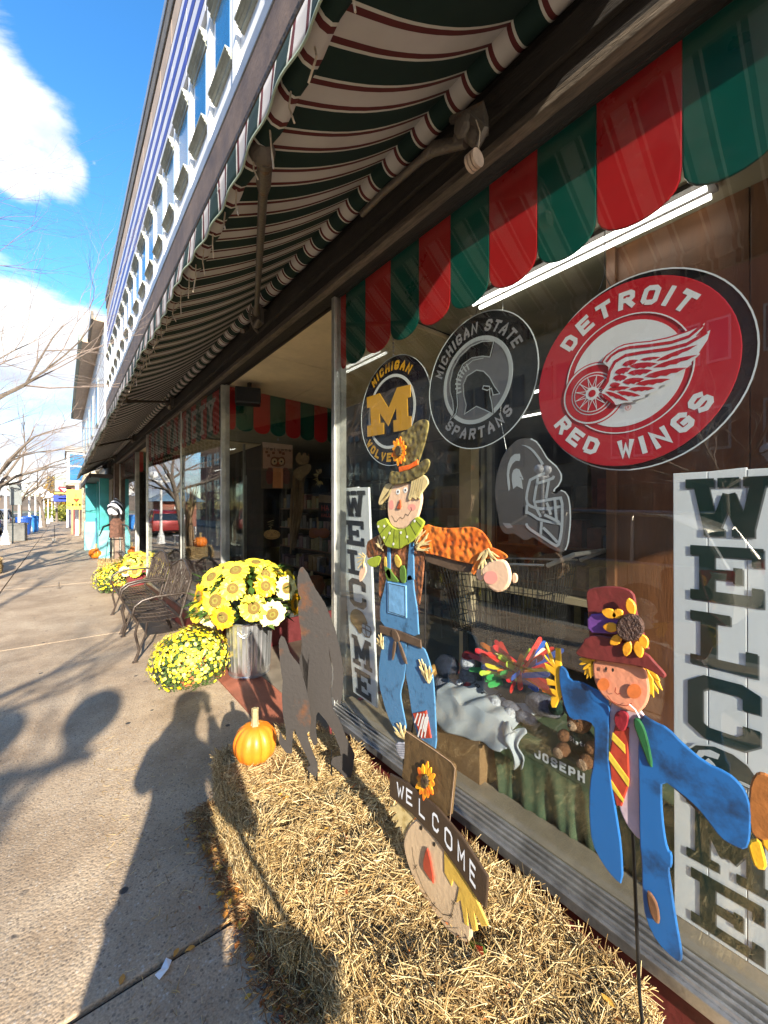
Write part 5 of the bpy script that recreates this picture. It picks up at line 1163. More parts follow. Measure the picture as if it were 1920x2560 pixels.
bale('hay bale carrying the small pumpkin and both bigfoot silhouettes', .60, 1.16, 1.26, 2.12, .365, 27000)
bale('nearest hay bale, with the welcome scarecrow head stuck in it', .66, 1.17, .34, 1.262, .36, 30000, .03)
bale('far hay bale under the striped witch figure beyond the benches', .68, 1.12, 10.9, 11.8, .36, 3500, straws=(.04, .16), wid=(.002, .005))
# loose straw, chaff and leaves round the bales
n = 14000
x = .62+rng.normal(0, .045, n)-np.abs(rng.normal(0, .02, n)); y = rng.uniform(.1, 2.3, n); x += (1.1-y)*0.0; z = np.abs(rng.normal(0, .012, n))+.004
keep = (x > .40); pos = np.stack([x, y, z], 1)[keep]; nr = np.tile([[0, 0, 1.]], (len(pos), 1))
V, Fq = blades(pos, nr, (.01, .06), (.0008, .0020), rng, .85); V[:, 2] = np.maximum(V[:, 2], .001)
tag(put('loose_straw', npmesh('loose_straw', V, Fq), MAT['straw2']), kind='stuff')
n = 500; pos = np.stack([rng.uniform(.1, .62, n)**.8, rng.uniform(.2, 3.4, n), np.full(n, .003)], 1); V, Fq = blades(pos, np.tile([[0, 0, 1.]], (n, 1)), (.008, .05), (.0007, .0014), rng, .97)
tag(put('scattered_straw', npmesh('scattered_straw', V, Fq), MAT['straw']), kind='stuff')
def leaf_quads(n, fx, size, rg):
    b = MB()
    for i in range(n):
        p, nn = fx(i); nn = Vector(nn).normalized(); t = Vector(rg.normal(size=3)); t = (t-nn*t.dot(nn)).normalized(); s = nn.cross(t); L_ = random.uniform(*size); w = L_*random.uniform(.35, .6)
        b.add([p-t*L_/2, p-t*L_*.1+s*w/2+nn*L_*.12, p+t*L_*.3+s*w*.3, p+t*L_/2+nn*L_*.1, p+t*L_*.25-s*w*.38, p-t*L_*.15-s*w/2+nn*L_*.1], [(0, 1, 2, 3), (0, 3, 4, 5)])
    return b
b = leaf_quads(900, lambda i: (Vector((.59+random.gauss(0, .05), random.uniform(.2, 2.2), random.uniform(.006, .025))), (random.gauss(0, .3), random.gauss(0, .3), 1)), (.012, .04), rng)
tag(b.build('fallen_leaves', leafm, flip=False), kind='stuff')
b = leaf_quads(90, lambda i: (Vector((random.uniform(.70, 1.12), random.uniform(.4, 2.0), random.uniform(.37, .385))), (random.gauss(0, .4), random.gauss(0, .4), 1)), (.012, .035), rng)
tag(b.build('leaves_on_hay', leafm, flip=False), kind='stuff')
for i, (px, py) in enumerate(((745, 2452), (1075, 2330), (935, 2382), (970, 2376))):
    pass
for lab, px, py, sz in (('small orange leaf beside the slab joint', 305, 2448, .035), ('brown leaf lying in the slab joint', 440, 2382, .03), ('rust leaf curled in the slab joint nearer the hay', 475, 2372, .032)):
    p = onplane(px, py, (0, 0, .006), UP); b = MB(); pts = [(0, -.5), (.2, -.2), (.28, .1), (.1, .5), (-.12, .42), (-.3, .05), (-.18, -.25)]
    a = random.uniform(0, 6); vs = [p+Vector((math.cos(a)*u-math.sin(a)*v, math.sin(a)*u+math.cos(a)*v, .25*abs(u)))*sz for u, v in pts]; b.prism(vs, (0, 0, .0015)); tag(b.build('fallen_leaf', leafm), lab, 'leaf')
p = onplane(398, 2450, (0, 0, .005), UP); b = MB(); b.prism([p+Vector(v) for v in ((0, 0, 0), (.03, .01, .008), (.045, .035, .004), (.03, .05, .01), (.01, .03, .002), (-.01, .02, .006))], (0, 0, .002)); tag(b.build('paper_scrap', P_white), 'pale crumpled paper scrap on the shaded slab', 'litter')

# ================================================================ pumpkins
pumpm = M('pumpkin skin', (.78, .22, .015), .42, 0, .1, 3, .1, 25, c2=(.62, .13, .008), fac2=(.35, .6)); stemm = M('pumpkin stem', (.42, .33, .16), .8, 0, .3, 18, .6, 60)
def pumpkin(label, c, r, h=None, stem=True, group=None, name='pumpkin'):
    h = h or r*1.75; t = T(name, label, 'pumpkin', c, group)
    b = MB(); prof = []
    for i in range(15):
        a = math.pi*i/14; rr = r*math.sin(a)**.8 if 0 < i < 14 else r*.06; prof.append((max(rr, .004), h/2-h/2*math.cos(a)*(1-.13*math.exp(-((rr/r)/.35)**2))))
    b.lathe(prof, c, 60, ripple=lambda a, i: 1-.13*(1-abs(math.sin(a*6+.35*math.sin(a*2)))**.5)); b.build('body', pumpm, t, True)
    if stem:
        b = MB(); c = Vector(c); b.lathe([(r*.24, h*.9), (r*.15, h*.98), (r*.13, h*1.15), (r*.15, h*1.38), (r*.11, h*1.40)], c, 10, ripple=lambda a, i: 1+.18*math.cos(a*5)); o = b.build('stem', stemm, t, False)
    return t
pumpkin('small orange pumpkin on the corner of the hay bale', (.735, 1.93, .372), .103, .185)
pumpkin('orange pumpkin beside the teal pillar down the pavement', (.86, 16.0, 0), .2, .34)
pumpkin('orange pumpkin on the small hay bale across by the cornstalks', (-1.55, 13.75, .36), .22, .34)
bale('small hay bale with pumpkin at the kerb side', -1.9, -1.2, 13.55, 14.1, .36, 1600, straws=(.04, .16), wid=(.002, .005))

# ================================================================ galvanised bin with sunflowers
galv = M('galvanised steel', (.66, .68, .69), .30, .85, .2, 9, .12, 30, dirt=.25, stretch=(1, 1, .25))
bc = Vector((1.43, 3.90, .012))
bn = T('trash_can', 'galvanised ribbed metal trash can holding the big sunflower bunch', 'trash can', bc)
b = MB(); prof = [(.175, 0), (.19, .003), (.192, .018), (.186, .025), (.188, .06)]+[(.19+.022*i/10, .06+.44*i/10) for i in range(11)]+[(.218, .505), (.222, .515), (.218, .522), (.205, .52), (.2, .4)]
b.lathe(prof, bc, 224, ripple=lambda a, i: 1+(.028*max(0, math.cos(a*28))**.6 if 5 <= i <= 14 else 0)); b.build('can_body', galv, bn, True)
for a0 in (R(-120), R(60)):
    b = MB(); pts = []
    for k in range(9): a = a0+(k/8-.5)*.55; pts.append(bc+Vector((math.cos(a)*.236, math.sin(a)*.236, .45-.05*math.sin(math.pi*k/8))))
    b.tube(pts, .0045, 6); b.build('handle', galv, bn)
leafg = M('leaf green', (.045, .10, .015), .5, 0, .35, 9, .2, 40, isl=.3); stemg = M('stem green', (.10, .16, .03), .6, 0, .3, 9)
pet = M('sunflower petal yellow', (.95, .76, .05), .45, 0, .08, 8, isl=.12); pet2 = M('sunflower petal gold', (.85, .42, .01), .45, 0, .1, 8, isl=.12); pet3 = M('sunflower petal pale', (.97, .90, .40), .45, 0, .05, 8, isl=.08)
disc_m = M('sunflower seed disc', (.30, .20, .04), .7, 0, .5, 140, .9, 260, c2=(.09, .05, .012), fac2=(.35, .5)); disc_c = M('sunflower eye', (.28, .26, .04), .7, 0, .3, 160, .6, 260)
def sunflower_mesh(pm, np_=16, rows=2, seedv=0):
    random.seed(seedv); b = MB()
    for row in range(rows):
        for k in range(np_):
            a = 2*math.pi*(k+.5*row)/np_+random.uniform(-.06, .06); Lp = random.uniform(.88, 1.05)*(1-.1*row); w = .17*random.uniform(.85, 1.1); dr = random.uniform(-.12, .06)-.05*row
            def q(r_, s_, z_): return (math.cos(a)*r_-math.sin(a)*s_, math.sin(a)*r_+math.cos(a)*s_, z_)
            b.add([q(.34, -w*.5, .02), q(.34, w*.5, .02), q(.62, w, .08+dr*.3), q(.85, w*.75, .06+dr), q(Lp, 0, dr), q(.85, -w*.75, .06+dr), q(.62, -w, .08+dr*.3), q(.65, 0, .03+dr*.3), q(.34, 0, -.01)],
                  [(8, 1, 2, 7), (0, 8, 7, 6), (7, 2, 3, 4), (6, 7, 4, 5)])
    me = b.mesh('petals', False, False); me.materials.append(pm)
    d = MB(); d.lathe([(.42, .02), (.43, .06), (.36, .11), (.24, .125)], n=20); dm = d.mesh('disc', False); dm.materials.append(disc_m)
    e = MB(); e.lathe([(.25, .12), (.14, .13), (.001, .10)], n=14); em = e.mesh('eye', False); em.materials.append(disc_c)
    return me, dm, em
sfm = [sunflower_mesh(p, n_, 2, s) for p, n_, s in ((pet, 16, 1), (pet, 18, 2), (pet2, 16, 3), (pet3, 17, 4), (pet, 15, 5))]
def bouquet(label, c, rx, rz, n, size, name='sunflower_bunch', seed=3, maxel=1.25):
    random.seed(seed); t = T(name, label, 'flowers', c); c = Vector(c); placed = []; tries = 0
    while len(placed) < n and tries < 4000:
        tries += 1
        az = random.uniform(0, 2*math.pi); el = math.asin(random.uniform(-.15, .99)); d = Vector((math.cos(az)*math.cos(el), math.sin(az)*math.cos(el), math.sin(el)))
        if all(d.angle(p) > .48*math.sqrt(26/n) for p in placed): placed.append(d)
    cen = c+UP*rz*.25
    for i, d in enumerate(placed):
        p = cen+Vector((d.x*rx, d.y*rx, d.z*rz))*random.uniform(.88, 1.06)
        me, dm, em = random.choice(sfm[:2] if d.z > .1 and random.random() < .55 else sfm); s = size*random.uniform(.85, 1.12)
        nrm = (d+Vector((random.gauss(0, .18)-.1, random.gauss(0, .18)-.35, random.gauss(0, .12)+.05))).normalized()
        h = put('flower_head', me, None, t) if False else link(bpy.data.objects.new('flower_head', me)); h.parent = t
        Mx = Matrix.Translation(p-c) @ nrm.to_track_quat('Z', 'Y').to_matrix().to_4x4() @ Matrix.Rotation(random.uniform(0, 6), 4, 'Z') @ Matrix.Scale(s, 4); h.matrix_local = Mx
        for m_, nm in ((dm, 'seed_disc'), (em, 'flower_eye')):
            k = link(bpy.data.objects.new(nm, m_)); k.parent = h
        b = MB(); b.tube([p-nrm*.01, cen*.6+p*.4-UP*.04, c-UP*.06+Vector((d.x, d.y, 0))*.06], .004, 5); b.build('stem', stemg, t)
    b = MB(); rg = random
    for i in range(int(n*6)):
        az = rg.uniform(0, 6.283); el = rg.uniform(-.45, 1.3); rr = rg.uniform(.55, .97)
        p = cen+Vector((math.cos(az)*math.cos(el)*rx*rr, math.sin(az)*math.cos(el)*rx*rr, math.sin(el)*rz*rr)); d = Vector((math.cos(az), math.sin(az), rg.uniform(-.6, .7))).normalized(); s = d.cross(UP).normalized(); w = size*.45; L_ = size*1.3
        u = s.cross(d); b.add([p, p+d*L_*.45+s*w*.5+u*w*.2, p+d*L_, p+d*L_*.45-s*w*.5+u*w*.2], [(0, 1, 2), (0, 2, 3)])
    o = b.build('leaves', leafg, t, flip=False); tag(o, kind='stuff'); return t
bouquet('big bunch of yellow artificial sunflowers in the galvanised can', bc+Vector((-.03, -.02, .60)), .46, .38, 46, .125)
# ---- second sunflower pot beyond the benches
pc = Vector((1.12, 8.9, 0)); pt2 = T('flower_pot', 'dark red pot of sunflowers behind the farther bench', 'flower pot', pc)
b = MB(); b.lathe([(.14, 0), (.16, .02), (.19, .34), (.20, .36), (.18, .36), (.17, .3)], pc, 24); b.build('pot_body', MAT['bulk2'], pt2, True)
bouquet('smaller sunflower bunch in the dark red pot beyond the benches', pc+Vector((0, 0, .42)), .30, .28, 22, .11, seed=8)

# ================================================================ mums
mumy = straw_mat('mum bloom yellow', (.72, .50, .01), (.90, .78, .03), (.95, .90, .22)); mumg = straw_mat('mum bloom gold', (.60, .34, .005), (.78, .50, .01), (.85, .65, .03))
mleaf = straw_mat('mum leaf', (.02, .045, .008), (.06, .11, .025), (.12, .18, .05)); terra = M('terracotta pot', (.50, .17, .06), .8, 0, .15, 9, .2, 60)
def mum(label, c, rx, h, nb, seed, dens=1):
    rg = np.random.default_rng(seed); c = Vector(c); t = T('potted_chrysanthemum', label, 'potted plant', c)
    b = MB(); b.lathe([(.09, 0), (.095, .01), (.125, .17), (.135, .175), (.135, .20), (.12, .20), (.11, .15)], c, 24); b.build('pot', terra, t, True)
    cz = h*.42
    def surf(i=None, lo=-.75):
        az = rg.uniform(0, 2*math.pi); sz = rg.uniform(lo, 1); el = math.asin(max(-1, min(1, sz)))
        d = Vector((math.cos(az)*math.cos(el), math.sin(az)*math.cos(el), math.sin(el)))
        k = 1+.13*mnoise.noise(d*2.3+c)+.10*mnoise.noise(d*7+c); p = c+Vector((d.x*rx*k, d.y*rx*k, cz+d.z*h*.56*k)); return p, d
    V = []; Fq = []
    n = int(5200*dens); P = np.zeros((n, 3)); Nn = np.zeros((n, 3))
    for i in range(n):
        p, d = surf(lo=-.95); f = rg.uniform(.70, 1.0); cc = c+UP*cz; P[i] = cc+(p-cc)*f; Nn[i] = d
    Lf = rg.normal(size=(n, 3)); Lf -= (Lf*Nn).sum(1, keepdims=True)*Nn*.5; Lf /= np.linalg.norm(Lf, axis=1, keepdims=True); S = np.cross(Lf, Nn); S /= np.linalg.norm(S, axis=1, keepdims=True)+1e-9
    l_ = rg.uniform(.015, .035, (n, 1))/math.sqrt(dens)
    VV = np.concatenate([P, P+Lf*l_*.5+S*l_*.28, P+Lf*l_, P+Lf*l_*.5-S*l_*.28], 1).reshape(-1, 3); FF = (np.arange(n)*4)[:, None]+np.arange(4)[None]
    VV[:, 2] = np.maximum(VV[:, 2], .01)
    o = put('foliage', npmesh('foliage', VV, FF), mleaf, t); tag(o, kind='stuff')
    for nm, mt, frac in (('blooms', mumy, .72), ('gold_blooms', mumg, .28)):
        m_ = int(nb*frac); vs = []; fs = []
        for i in range(m_):
            p, d = surf(lo=-.45)
            if mt is mumg and (d.x*.2-d.y*.9) < -.2: continue
            if d.z < .25 and rg.random() < .25+.6*(.25-d.z): continue
            s = rg.uniform(.008, .021)/math.sqrt(dens)**.6; u = d.cross(UP).normalized() if abs(d.z) < .95 else Vector((1, 0, 0)); w = d.cross(u)
            p = p+d*rg.uniform(0, .015); base = len(vs); K = 10
            vs.append(p+d*s*.35)
            for k in range(K):
                a = 2*math.pi*k/K; rr = s*(1 if k % 2 else .72)*rg.uniform(.9, 1.1); vs.append(p+u*math.cos(a)*rr+w*math.sin(a)*rr+d*s*(.12 if k % 2 else .25))
            for k in range(K): fs.append((base, base+1+k, base+1+(k+1) % K))
        me = bpy.data.meshes.new(nm); me.from_pydata([tuple(v) for v in vs], [], fs); o = put(nm, me, mt, t); tag(o, kind='stuff')
    return t
mum('round yellow chrysanthemum in a terracotta pot before the first bench', (.93, 4.02, 0), .335, .50, 1500, 5)
mum('yellow chrysanthemum on the pavement beyond the second bench', (.83, 9.35, 0), .39, .56, 900, 6, .6)

# ================================================================ benches
bronze = M('bronze painted cast iron', (.065, .047, .036), .42, .35, .25, 20, .2, 80)
def bench(label, y0, y1):
    t = T('metal_bench', label, 'bench', (.85, (y0+y1)/2, 0), 'bronze metal benches in a row along the shop front')
    fx, bx, sz_ = .60, 1.08, .42
    def tb(name, pts, r=.013, n=8): b = MB(); b.tube(pts, r, n); return b.build(name, bronze, t, True)
    for y in (y0, y1):
        tb('front_leg', [(fx+.02, y, sz_), (fx-.005, y, .30), (fx+.03, y, .12), (fx-.01, y, .012)]); tb('front_leg', [(fx+.10, y, sz_-.02), (fx+.09, y, .28), (fx+.04, y, .14), (fx+.0, y, .012)], .011)
        b = MB(); b.box((fx-.005, y, .006), (.05, .04, .012)); b.build('foot', bronze, t)
        tb('rear_leg', [(bx-.06, y, sz_), (bx-.01, y, .25), (bx+.06, y, .012)])
        tb('armrest', [(fx+.01, y, sz_), (fx-.03, y, .50), (fx-.01, y, .58), (fx+.06, y, .635), (fx+.18, y, .66), (bx-.02, y, .665), (bx+.02, y, .64)], .014)
        tb('back_post', [(bx-.06, y, sz_-.02), (bx+.0, y, .62), (bx+.055, y, .80), (bx+.05, y, .84)], .014)
    tb('seat_rail', [(fx+.01, y0, sz_), (fx+.01, y1, sz_)]); tb('seat_rail', [(bx-.06, y0, sz_-.02), (bx-.06, y1, sz_-.02)])
    n = 11
    for k in range(n):
        x = fx+.045+(bx-.06-fx-.06)*k/(n-1)
        b = MB(); pts = []
        b.box((x, (y0+y1)/2, sz_-.01-.012*math.sin(math.pi*k/(n-1))), (.030, y1-y0-.02, .005)); b.build('seat_slat', bronze, t)
    for k in range(5):
        y = y0+(y1-y0)*(k+1)/6; b = MB(); b.tube([(fx+.03, y, sz_+.0), ((fx+bx)/2, y, sz_-.016), (bx-.07, y, sz_-.012)], .006, 6); b.build('seat_strap', bronze, t)
    # arched back: frame, bars, scrolled medallion
    def bk(u, z): # u 0..1 along the back, z height
        return Vector((bx-.05+(z-.42)*.26, y0+(y1-y0)*u, z))
    fr = [bk(0, .50), bk(0, .80), bk(.06, .86), bk(.2, .90), bk(.35, .955), bk(.5, .975), bk(.65, .955), bk(.8, .90), bk(.94, .86), bk(1, .80), bk(1, .50)]
    tb('back_frame', fr, .014); tb('back_frame', [bk(0, .50), bk(1, .50)], .012)
    for u in (.33, .67): tb('back_frame', [bk(u, .50), bk(u, .94)], .009)
    for seg in range(3):
        ua, ub = seg/3, (seg+1)/3; b = MB(); um = (ua+ub)/2
        for k in range(7):
            u = ua+(ub-ua)*(k+.5)/7; top = .87+.09*math.sin(math.pi*u); b.tube([bk(u, .50), bk(u+.01*math.sin(k*2), .66), bk(u-.012*math.sin(k*3), .78), bk(u, top-.0)], .005, 5)
        for k in range(9):
            a = k*.7+seg; r_ = .035+.012*(k % 3); cy_, cz_ = um+.05*math.sin(k*2.1), .70+.10*math.cos(k*1.7)
            b.tube([bk(cy_+math.cos(a+j*.6)*r_*(1-j*.09)*.8, cz_+math.sin(a+j*.6)*r_*(1-j*.09)*1.3) for j in range(8)], .006, 5)
        b.build('back_tracery', bronze, t)
    return t
bench('bronze metal bench nearest the chrysanthemum, arched openwork back', 4.90, 5.98)
bench('bronze metal bench farther down the shop front, second in line', 6.14, 7.32)

# ================================================================ striped-head witch figure on a wire cage
wf = T('witch_figure', 'wire cage witch with black and white striped head and brown cloak on hay', 'halloween figure', (.98, 11.2, .34))
wc_ = Vector((.98, 11.2, .34)); wire = MAT['blackm']
for zz, rr in ((.25, .14), (.55, .19), (.85, .24)):
    b = MB(); b.tube([wc_+Vector((math.cos(k*.35)*rr*(1.25-zz), math.sin(k*.35)*rr*(1.25-zz), zz)) for k in range(18)], .007, 5, False, True); b.build('cage_ring', wire, wf)
for k in range(6):
    a = k*math.pi/3; b = MB(); b.tube([wc_+Vector((math.cos(a)*.24, math.sin(a)*.24, -.3)), wc_+Vector((math.cos(a)*.16, math.sin(a)*.16, .5)), wc_+Vector((math.cos(a)*.06, math.sin(a)*.06, 1.0))], .007, 5); b.build('cage_wire', wire, wf)
b = MB(); b.lathe([(.06, .72), (.14, .60), (.13, .78), (.13, .95), (.06, 1.04)], wc_, 14, ripple=lambda a, i: 1+.12*math.sin(a*5+i)); b.build('cloak', M('brown burlap cloak', (.12, .055, .035), .9, 0, .4, 20, .4, 80), wf, True)
def striped(name):
    m, N, L, b = nodes(name); tc = N.new('ShaderNodeTexCoord'); w = N.new('ShaderNodeTexWave'); w.inputs['Scale'].default_value = 4.2; w.inputs['Distortion'].default_value = 3; w.bands_direction = 'DIAGONAL'; L.new(tc.outputs['Object'], w.inputs['Vector'])
    r = N.new('ShaderNodeValToRGB'); r.color_ramp.interpolation = 'CONSTANT'; r.color_ramp.elements[0].color = (.01, .01, .015, 1); r.color_ramp.elements[1].position = .5; r.color_ramp.elements[1].color = (.75, .77, .8, 1); L.new(w.outputs['Fac'], r.inputs[0]); L.new(r.outputs[0], b.inputs['Base Color']); return m
b = MB(); b.lathe([(.02, 0), (.13, .05), (.17, .16), (.15, .27), (.08, .35), (.02, .42), (.01, .43)], wc_+UP*1.08, 22, ripple=lambda a, i: 1+.05*math.cos(a*8)); b.build('striped_head', striped('black and white stripes'), wf, True)
b = MB(); b.tube([wc_+Vector((-.02, 0, 1.5)), (.98, 11.2, 2.9)], .002, 4); b.build('hanging_wire', wire, wf)
b = MB(); b.tube([wc_+Vector((0, 0, .95)), wc_+Vector((-.25, -.1, .85)), wc_+Vector((-.33, -.2, .65))], [.03, .02, .012], 7); b.build('arm', wire, wf); b = MB(); b.tube([wc_+Vector((0, 0, .95)), wc_+Vector((.22, -.1, .85)), wc_+Vector((.28, -.2, .6))], [.03, .02, .012], 7); b.build('arm', wire, wf)

# ================================================================ inside the near display
tubem = emis('fluorescent tube', (1, .97, .88), 2.4)
ft = T('fluorescent_fixture', 'lit two-tube fluorescent fixture on the shop ceiling', 'ceiling light', (2.13, 1.09, 2.98))
b = MB(); b.b2(2.07, 2.19, .46, 1.72, 2.955, 2.978); b.build('housing', MAT['dark'], ft)
for x in (2.095, 2.165):
    b = MB(); b.tube([(x, .48, 2.932), (x, 1.70, 2.932)], .0125, 10); b.build('tube', tubem, ft, True)
fg = 'small ceiling lights deep inside the shop'
for x, y, lb in ((4.2, 2.4, 'lit ceiling light seen between the spartan disc and the helmet sign'), (5.6, 1.6, 'lit ceiling light just under the round hockey sign'), (5.2, 3.4, 'lit ceiling light left of the helmet sign top'), (7, 2.6, 'farther lit ceiling light right of the helmet sign'), (4.0, .2, 'lit ceiling light behind the wood partition'), (4.5, 6.5, 'lit ceiling light behind the second window')):
    t = T('fluorescent_fixture', lb, 'ceiling light', (x, y, 2.96), fg); b = MB(); b.b2(x-.06, x+.06, y-.5, y+.5, 2.93, 2.975); b.build('housing', MAT['white2'], t); b = MB(); b.b2(x-.035, x+.035, y-.48, y+.48, 2.922, 2.93); b.build('tube', tubem, t)
# shelves with goods deep inside
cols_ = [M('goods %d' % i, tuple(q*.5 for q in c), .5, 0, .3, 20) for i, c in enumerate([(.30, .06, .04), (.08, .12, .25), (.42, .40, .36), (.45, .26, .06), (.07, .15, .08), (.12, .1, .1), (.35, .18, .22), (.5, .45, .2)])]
# merged tidy names
for m_, nm in zip(cols_, ['red goods', 'blue goods', 'pale goods', 'amber goods', 'green goods', 'dark goods', 'pink goods', 'yellow goods']): m_.name = nm
def shelf(x, y0, y1, h, lab, rz=0):
    t = T('shop_shelf', lab, 'shelf', (x, (y0+y1)/2, 0), 'stocked shelves inside the dark shop'); b = MB(); b.b2(x, x+.4, y0-.02, y0, 0, h); b.b2(x, x+.4, y1, y1+.02, 0, h); b.b2(x+.38, x+.4, y0, y1, 0, h); b.build('frame', MAT['dark'], t)
    k = 0; z = .15
    while z < h-.1:
        b = MB(); b.b2(x, x+.38, y0, y1, z, z+.02); b.build('shelf_board', MAT['wood'], t); y = y0+.05; sets = [MB() for _ in cols_]
        while y < y1-.12:
            w = random.uniform(.06, .16); hh = random.uniform(.10, .27); sets[random.randrange(8)].b2(x+.02, x+random.uniform(.12, .3), y, y+w, z+.02, z+.02+hh); y += w+random.uniform(.01, .05)
        bb = MB()
        for q, s in enumerate(sets): bb.cur = q; bb.add(s.v, s.f)
        o = bb.build('goods', cols_, t); tag(o, kind='stuff'); z += .36
LS = ['low shelf of assorted goods behind the helmet sign', 'low shelf of goods seen through the entrance glass', 'second row shelf behind the wood partition edge', 'long shelf of goods in the third row back', 'shelf of goods behind the second shop window', 'deeper shelf of goods behind the second shop window', 'shelf of goods behind the farthest shop window', 'long stocked shelf along the back wall of the shop']
for i, (x, y0, y1, h) in enumerate(((3.6, 1.0, 2.6, 2.0), (3.9, 3.0, 5.2, 2.0), (5.4, .2, 2.4, 2.1), (6.8, 1.2, 5.2, 2.2), (3.4, 5.2, 7.6, 1.9), (5.6, 5.6, 9, 2.1), (3.6, 11.6, 15, 2), (8.6, -1, 6, 2.3))): shelf(x, y0, y1, h, LS[i])
# counter / green cloth table
tc_ = T('display_table', 'display table draped with dark green cloth lettered JOSEPH', 'table', (1.75, .8, SILL-.03))
gcl = M('dark green cloth', (.075, .115, .06), .85, 0, .2, 5, .2, 60); zt = .655
b = MB(); rows, cols2 = 10, 70; vs = []
for j in range(cols2+1):
    y = .40+.72*j/cols2
    for i in range(rows+1):
        u = i/rows; x = 1.506-(.016*math.sin(y*46+u*1.5)+.010*math.sin(y*97+2-u*2)+.012*mnoise.noise(Vector((y*9, u*2, 1))))*u**1.6-.02*u; vs.append((x, y-.06*u+.012*math.sin(y*20)*u, zt-(zt-SILL+.02)*u))
b.add(vs, [(j*(rows+1)+i, j*(rows+1)+i+1, (j+1)*(rows+1)+i+1, (j+1)*(rows+1)+i) for j in range(cols2) for i in range(rows)])
o = b.build('cloth_skirt', gcl, tc_, True); sm = o.modifiers.new('thickness', 'SOLIDIFY'); sm.thickness = .002
b = MB(); b.b2(1.507, 2.0, .40, 1.12, zt-.012, zt+.002); o = b.build('cloth_top', gcl, tc_); bevel(o, .006)
b = MB(); b.b2(1.496, 1.507, .40, 1.12, zt-.075, zt-.002); o = b.build('cloth_band', M('olive cloth band', (.10, .125, .07), .8, 0, .1, 8, .2, 80), tc_); bevel(o, .004)
b = MB(); ln = 'JOSEPH'; write(b, ln, lambda x, y, l: Vector((1.4935-l, .90-x, zt-.058+y)), .036, .027, .0085, .008); b.build('lettering', P_white, tc_)
# cardboard box
cb = T('cardboard_box', 'plain brown cardboard box on the display floor behind the glass', 'box', (1.62, 1.28, SILL-.03)); card = M('cardboard', (.27, .155, .07), .8, 0, .08, 4, .1, 80)
b = MB(); b.b2(1.44, 1.80, 1.13, 1.40, SILL-.03, .60); o = b.build('carton', card, cb); bevel(o, .004)
b = MB(); b.b2(1.60, 1.64, 1.128, 1.402, .6, .6015); b.build('tape', M('packing tape', (.40, .28, .14), .3, 0, .05), cb)
# folded grey sweatshirt draped over box and table
sw = T('sweatshirt', 'pale grey sweatshirt draped over the box and the green table', 'clothing', (1.5, 1.15, .6)); swm = M('grey jersey fabric', (.46, .49, .52), .9, 0, .06, 6, .3, 220)
def cloth_patch(name, f, nu_, nv_, mat, parent, th=.006):
    b = MB(); b.add([f(i/nu_, j/nv_) for j in range(nv_+1) for i in range(nu_+1)], [(j*(nu_+1)+i, j*(nu_+1)+i+1, (j+1)*(nu_+1)+i+1, (j+1)*(nu_+1)+i) for j in range(nv_) for i in range(nu_)])
    o = b.build(name, mat, parent, True, False); m_ = o.modifiers.new('thickness', 'SOLIDIFY'); m_.thickness = th; return o
def swf(u, v):   # u along s (far -> near), v from the back edge over the top and down the front
    y = 1.44-.44*u; fold = .012*math.sin(u*9+v*2.2)+.008*math.sin(u*21+1+v*3)+.006*mnoise.noise(Vector((u*5, v*4, 7)))
    drop = max(0, v-.45)/.55
    x = 1.72-.24*min(1, v/.45)-.045*math.sin(min(1, drop)*1.5)+fold*.6; z = .665+.03*math.sin(u*3.1)-.13*drop*(.6+.5*math.sin(u*3.0+.3))+fold*.8*(1-drop*.4)+.008*mnoise.noise(Vector((u*7, v*7, 2)))
    return (x, y+.02*math.sin(v*7), z)
cloth_patch('body_fabric', swf, 60, 30, swm, sw)
def slf(u, v): y = 1.02-.10*v+.02*math.sin(u*6); z = .69-.15*u**1.3+.014*math.sin(v*9+u*7); return (1.47-.03*math.sin(u*3)+.015*math.cos(v*8), y+.06*(v-.5)*u, z)
cloth_patch('sleeve', slf, 24, 16, swm, sw)
b = MB(); 
write(b, 'BOSTON', lambda x, y, l: (Vector(swf(.10+x*2.1, .16-y*.8))+Vector((-.002, 0, .009+l))), .05, .036, .010, .012); b.build('lettering', P_black, sw)
# plush toys
plush = lambda nm, c: M(nm, c, .95, 0, .35, 60, 1.0, 160)
brown_pl = plush('brown plush', (.20, .085, .035)); tan_pl = plush('tan plush', (.42, .27, .17)); gr_pl = plush('grey plush', (.22, .22, .27)); wh_pl = plush('white plush', (.62, .64, .70)); navy_pl = plush('navy plush', (.02, .025, .05)); green_pl = plush('dark green jersey', (.012, .04, .025)); red_pl = plush('red plush', (.4, .02, .03)); skpl = plush('amber plush', (.55, .28, .06))
def blob(parent, name, c, r, mat, s=(1, 1, 1)): b = MB(); b.ball(Vector(c), r, 18, 12, s[2], s[0], s[1]); return b.build(name, mat, parent, True)
bp_ = onr(1445, 1900, 1.53); bz = zt
tb_ = T('teddy_bear', 'brown teddy bear in a green State shirt on the green table', 'soft toy', (1.56, bp_.y, bz))
by = bp_.y; bx_ = 1.56
blob(tb_, 'body', (bx_, by, bz+.055), .05, green_pl, (.9, 1, 1.05)); blob(tb_, 'head', (bx_-.012, by+.004, bz+.135), .044, brown_pl); blob(tb_, 'muzzle', (bx_-.05, by+.012, bz+.125), .019, tan_pl); blob(tb_, 'nose', (bx_-.068, by+.014, bz+.130), .006, MAT['black'])
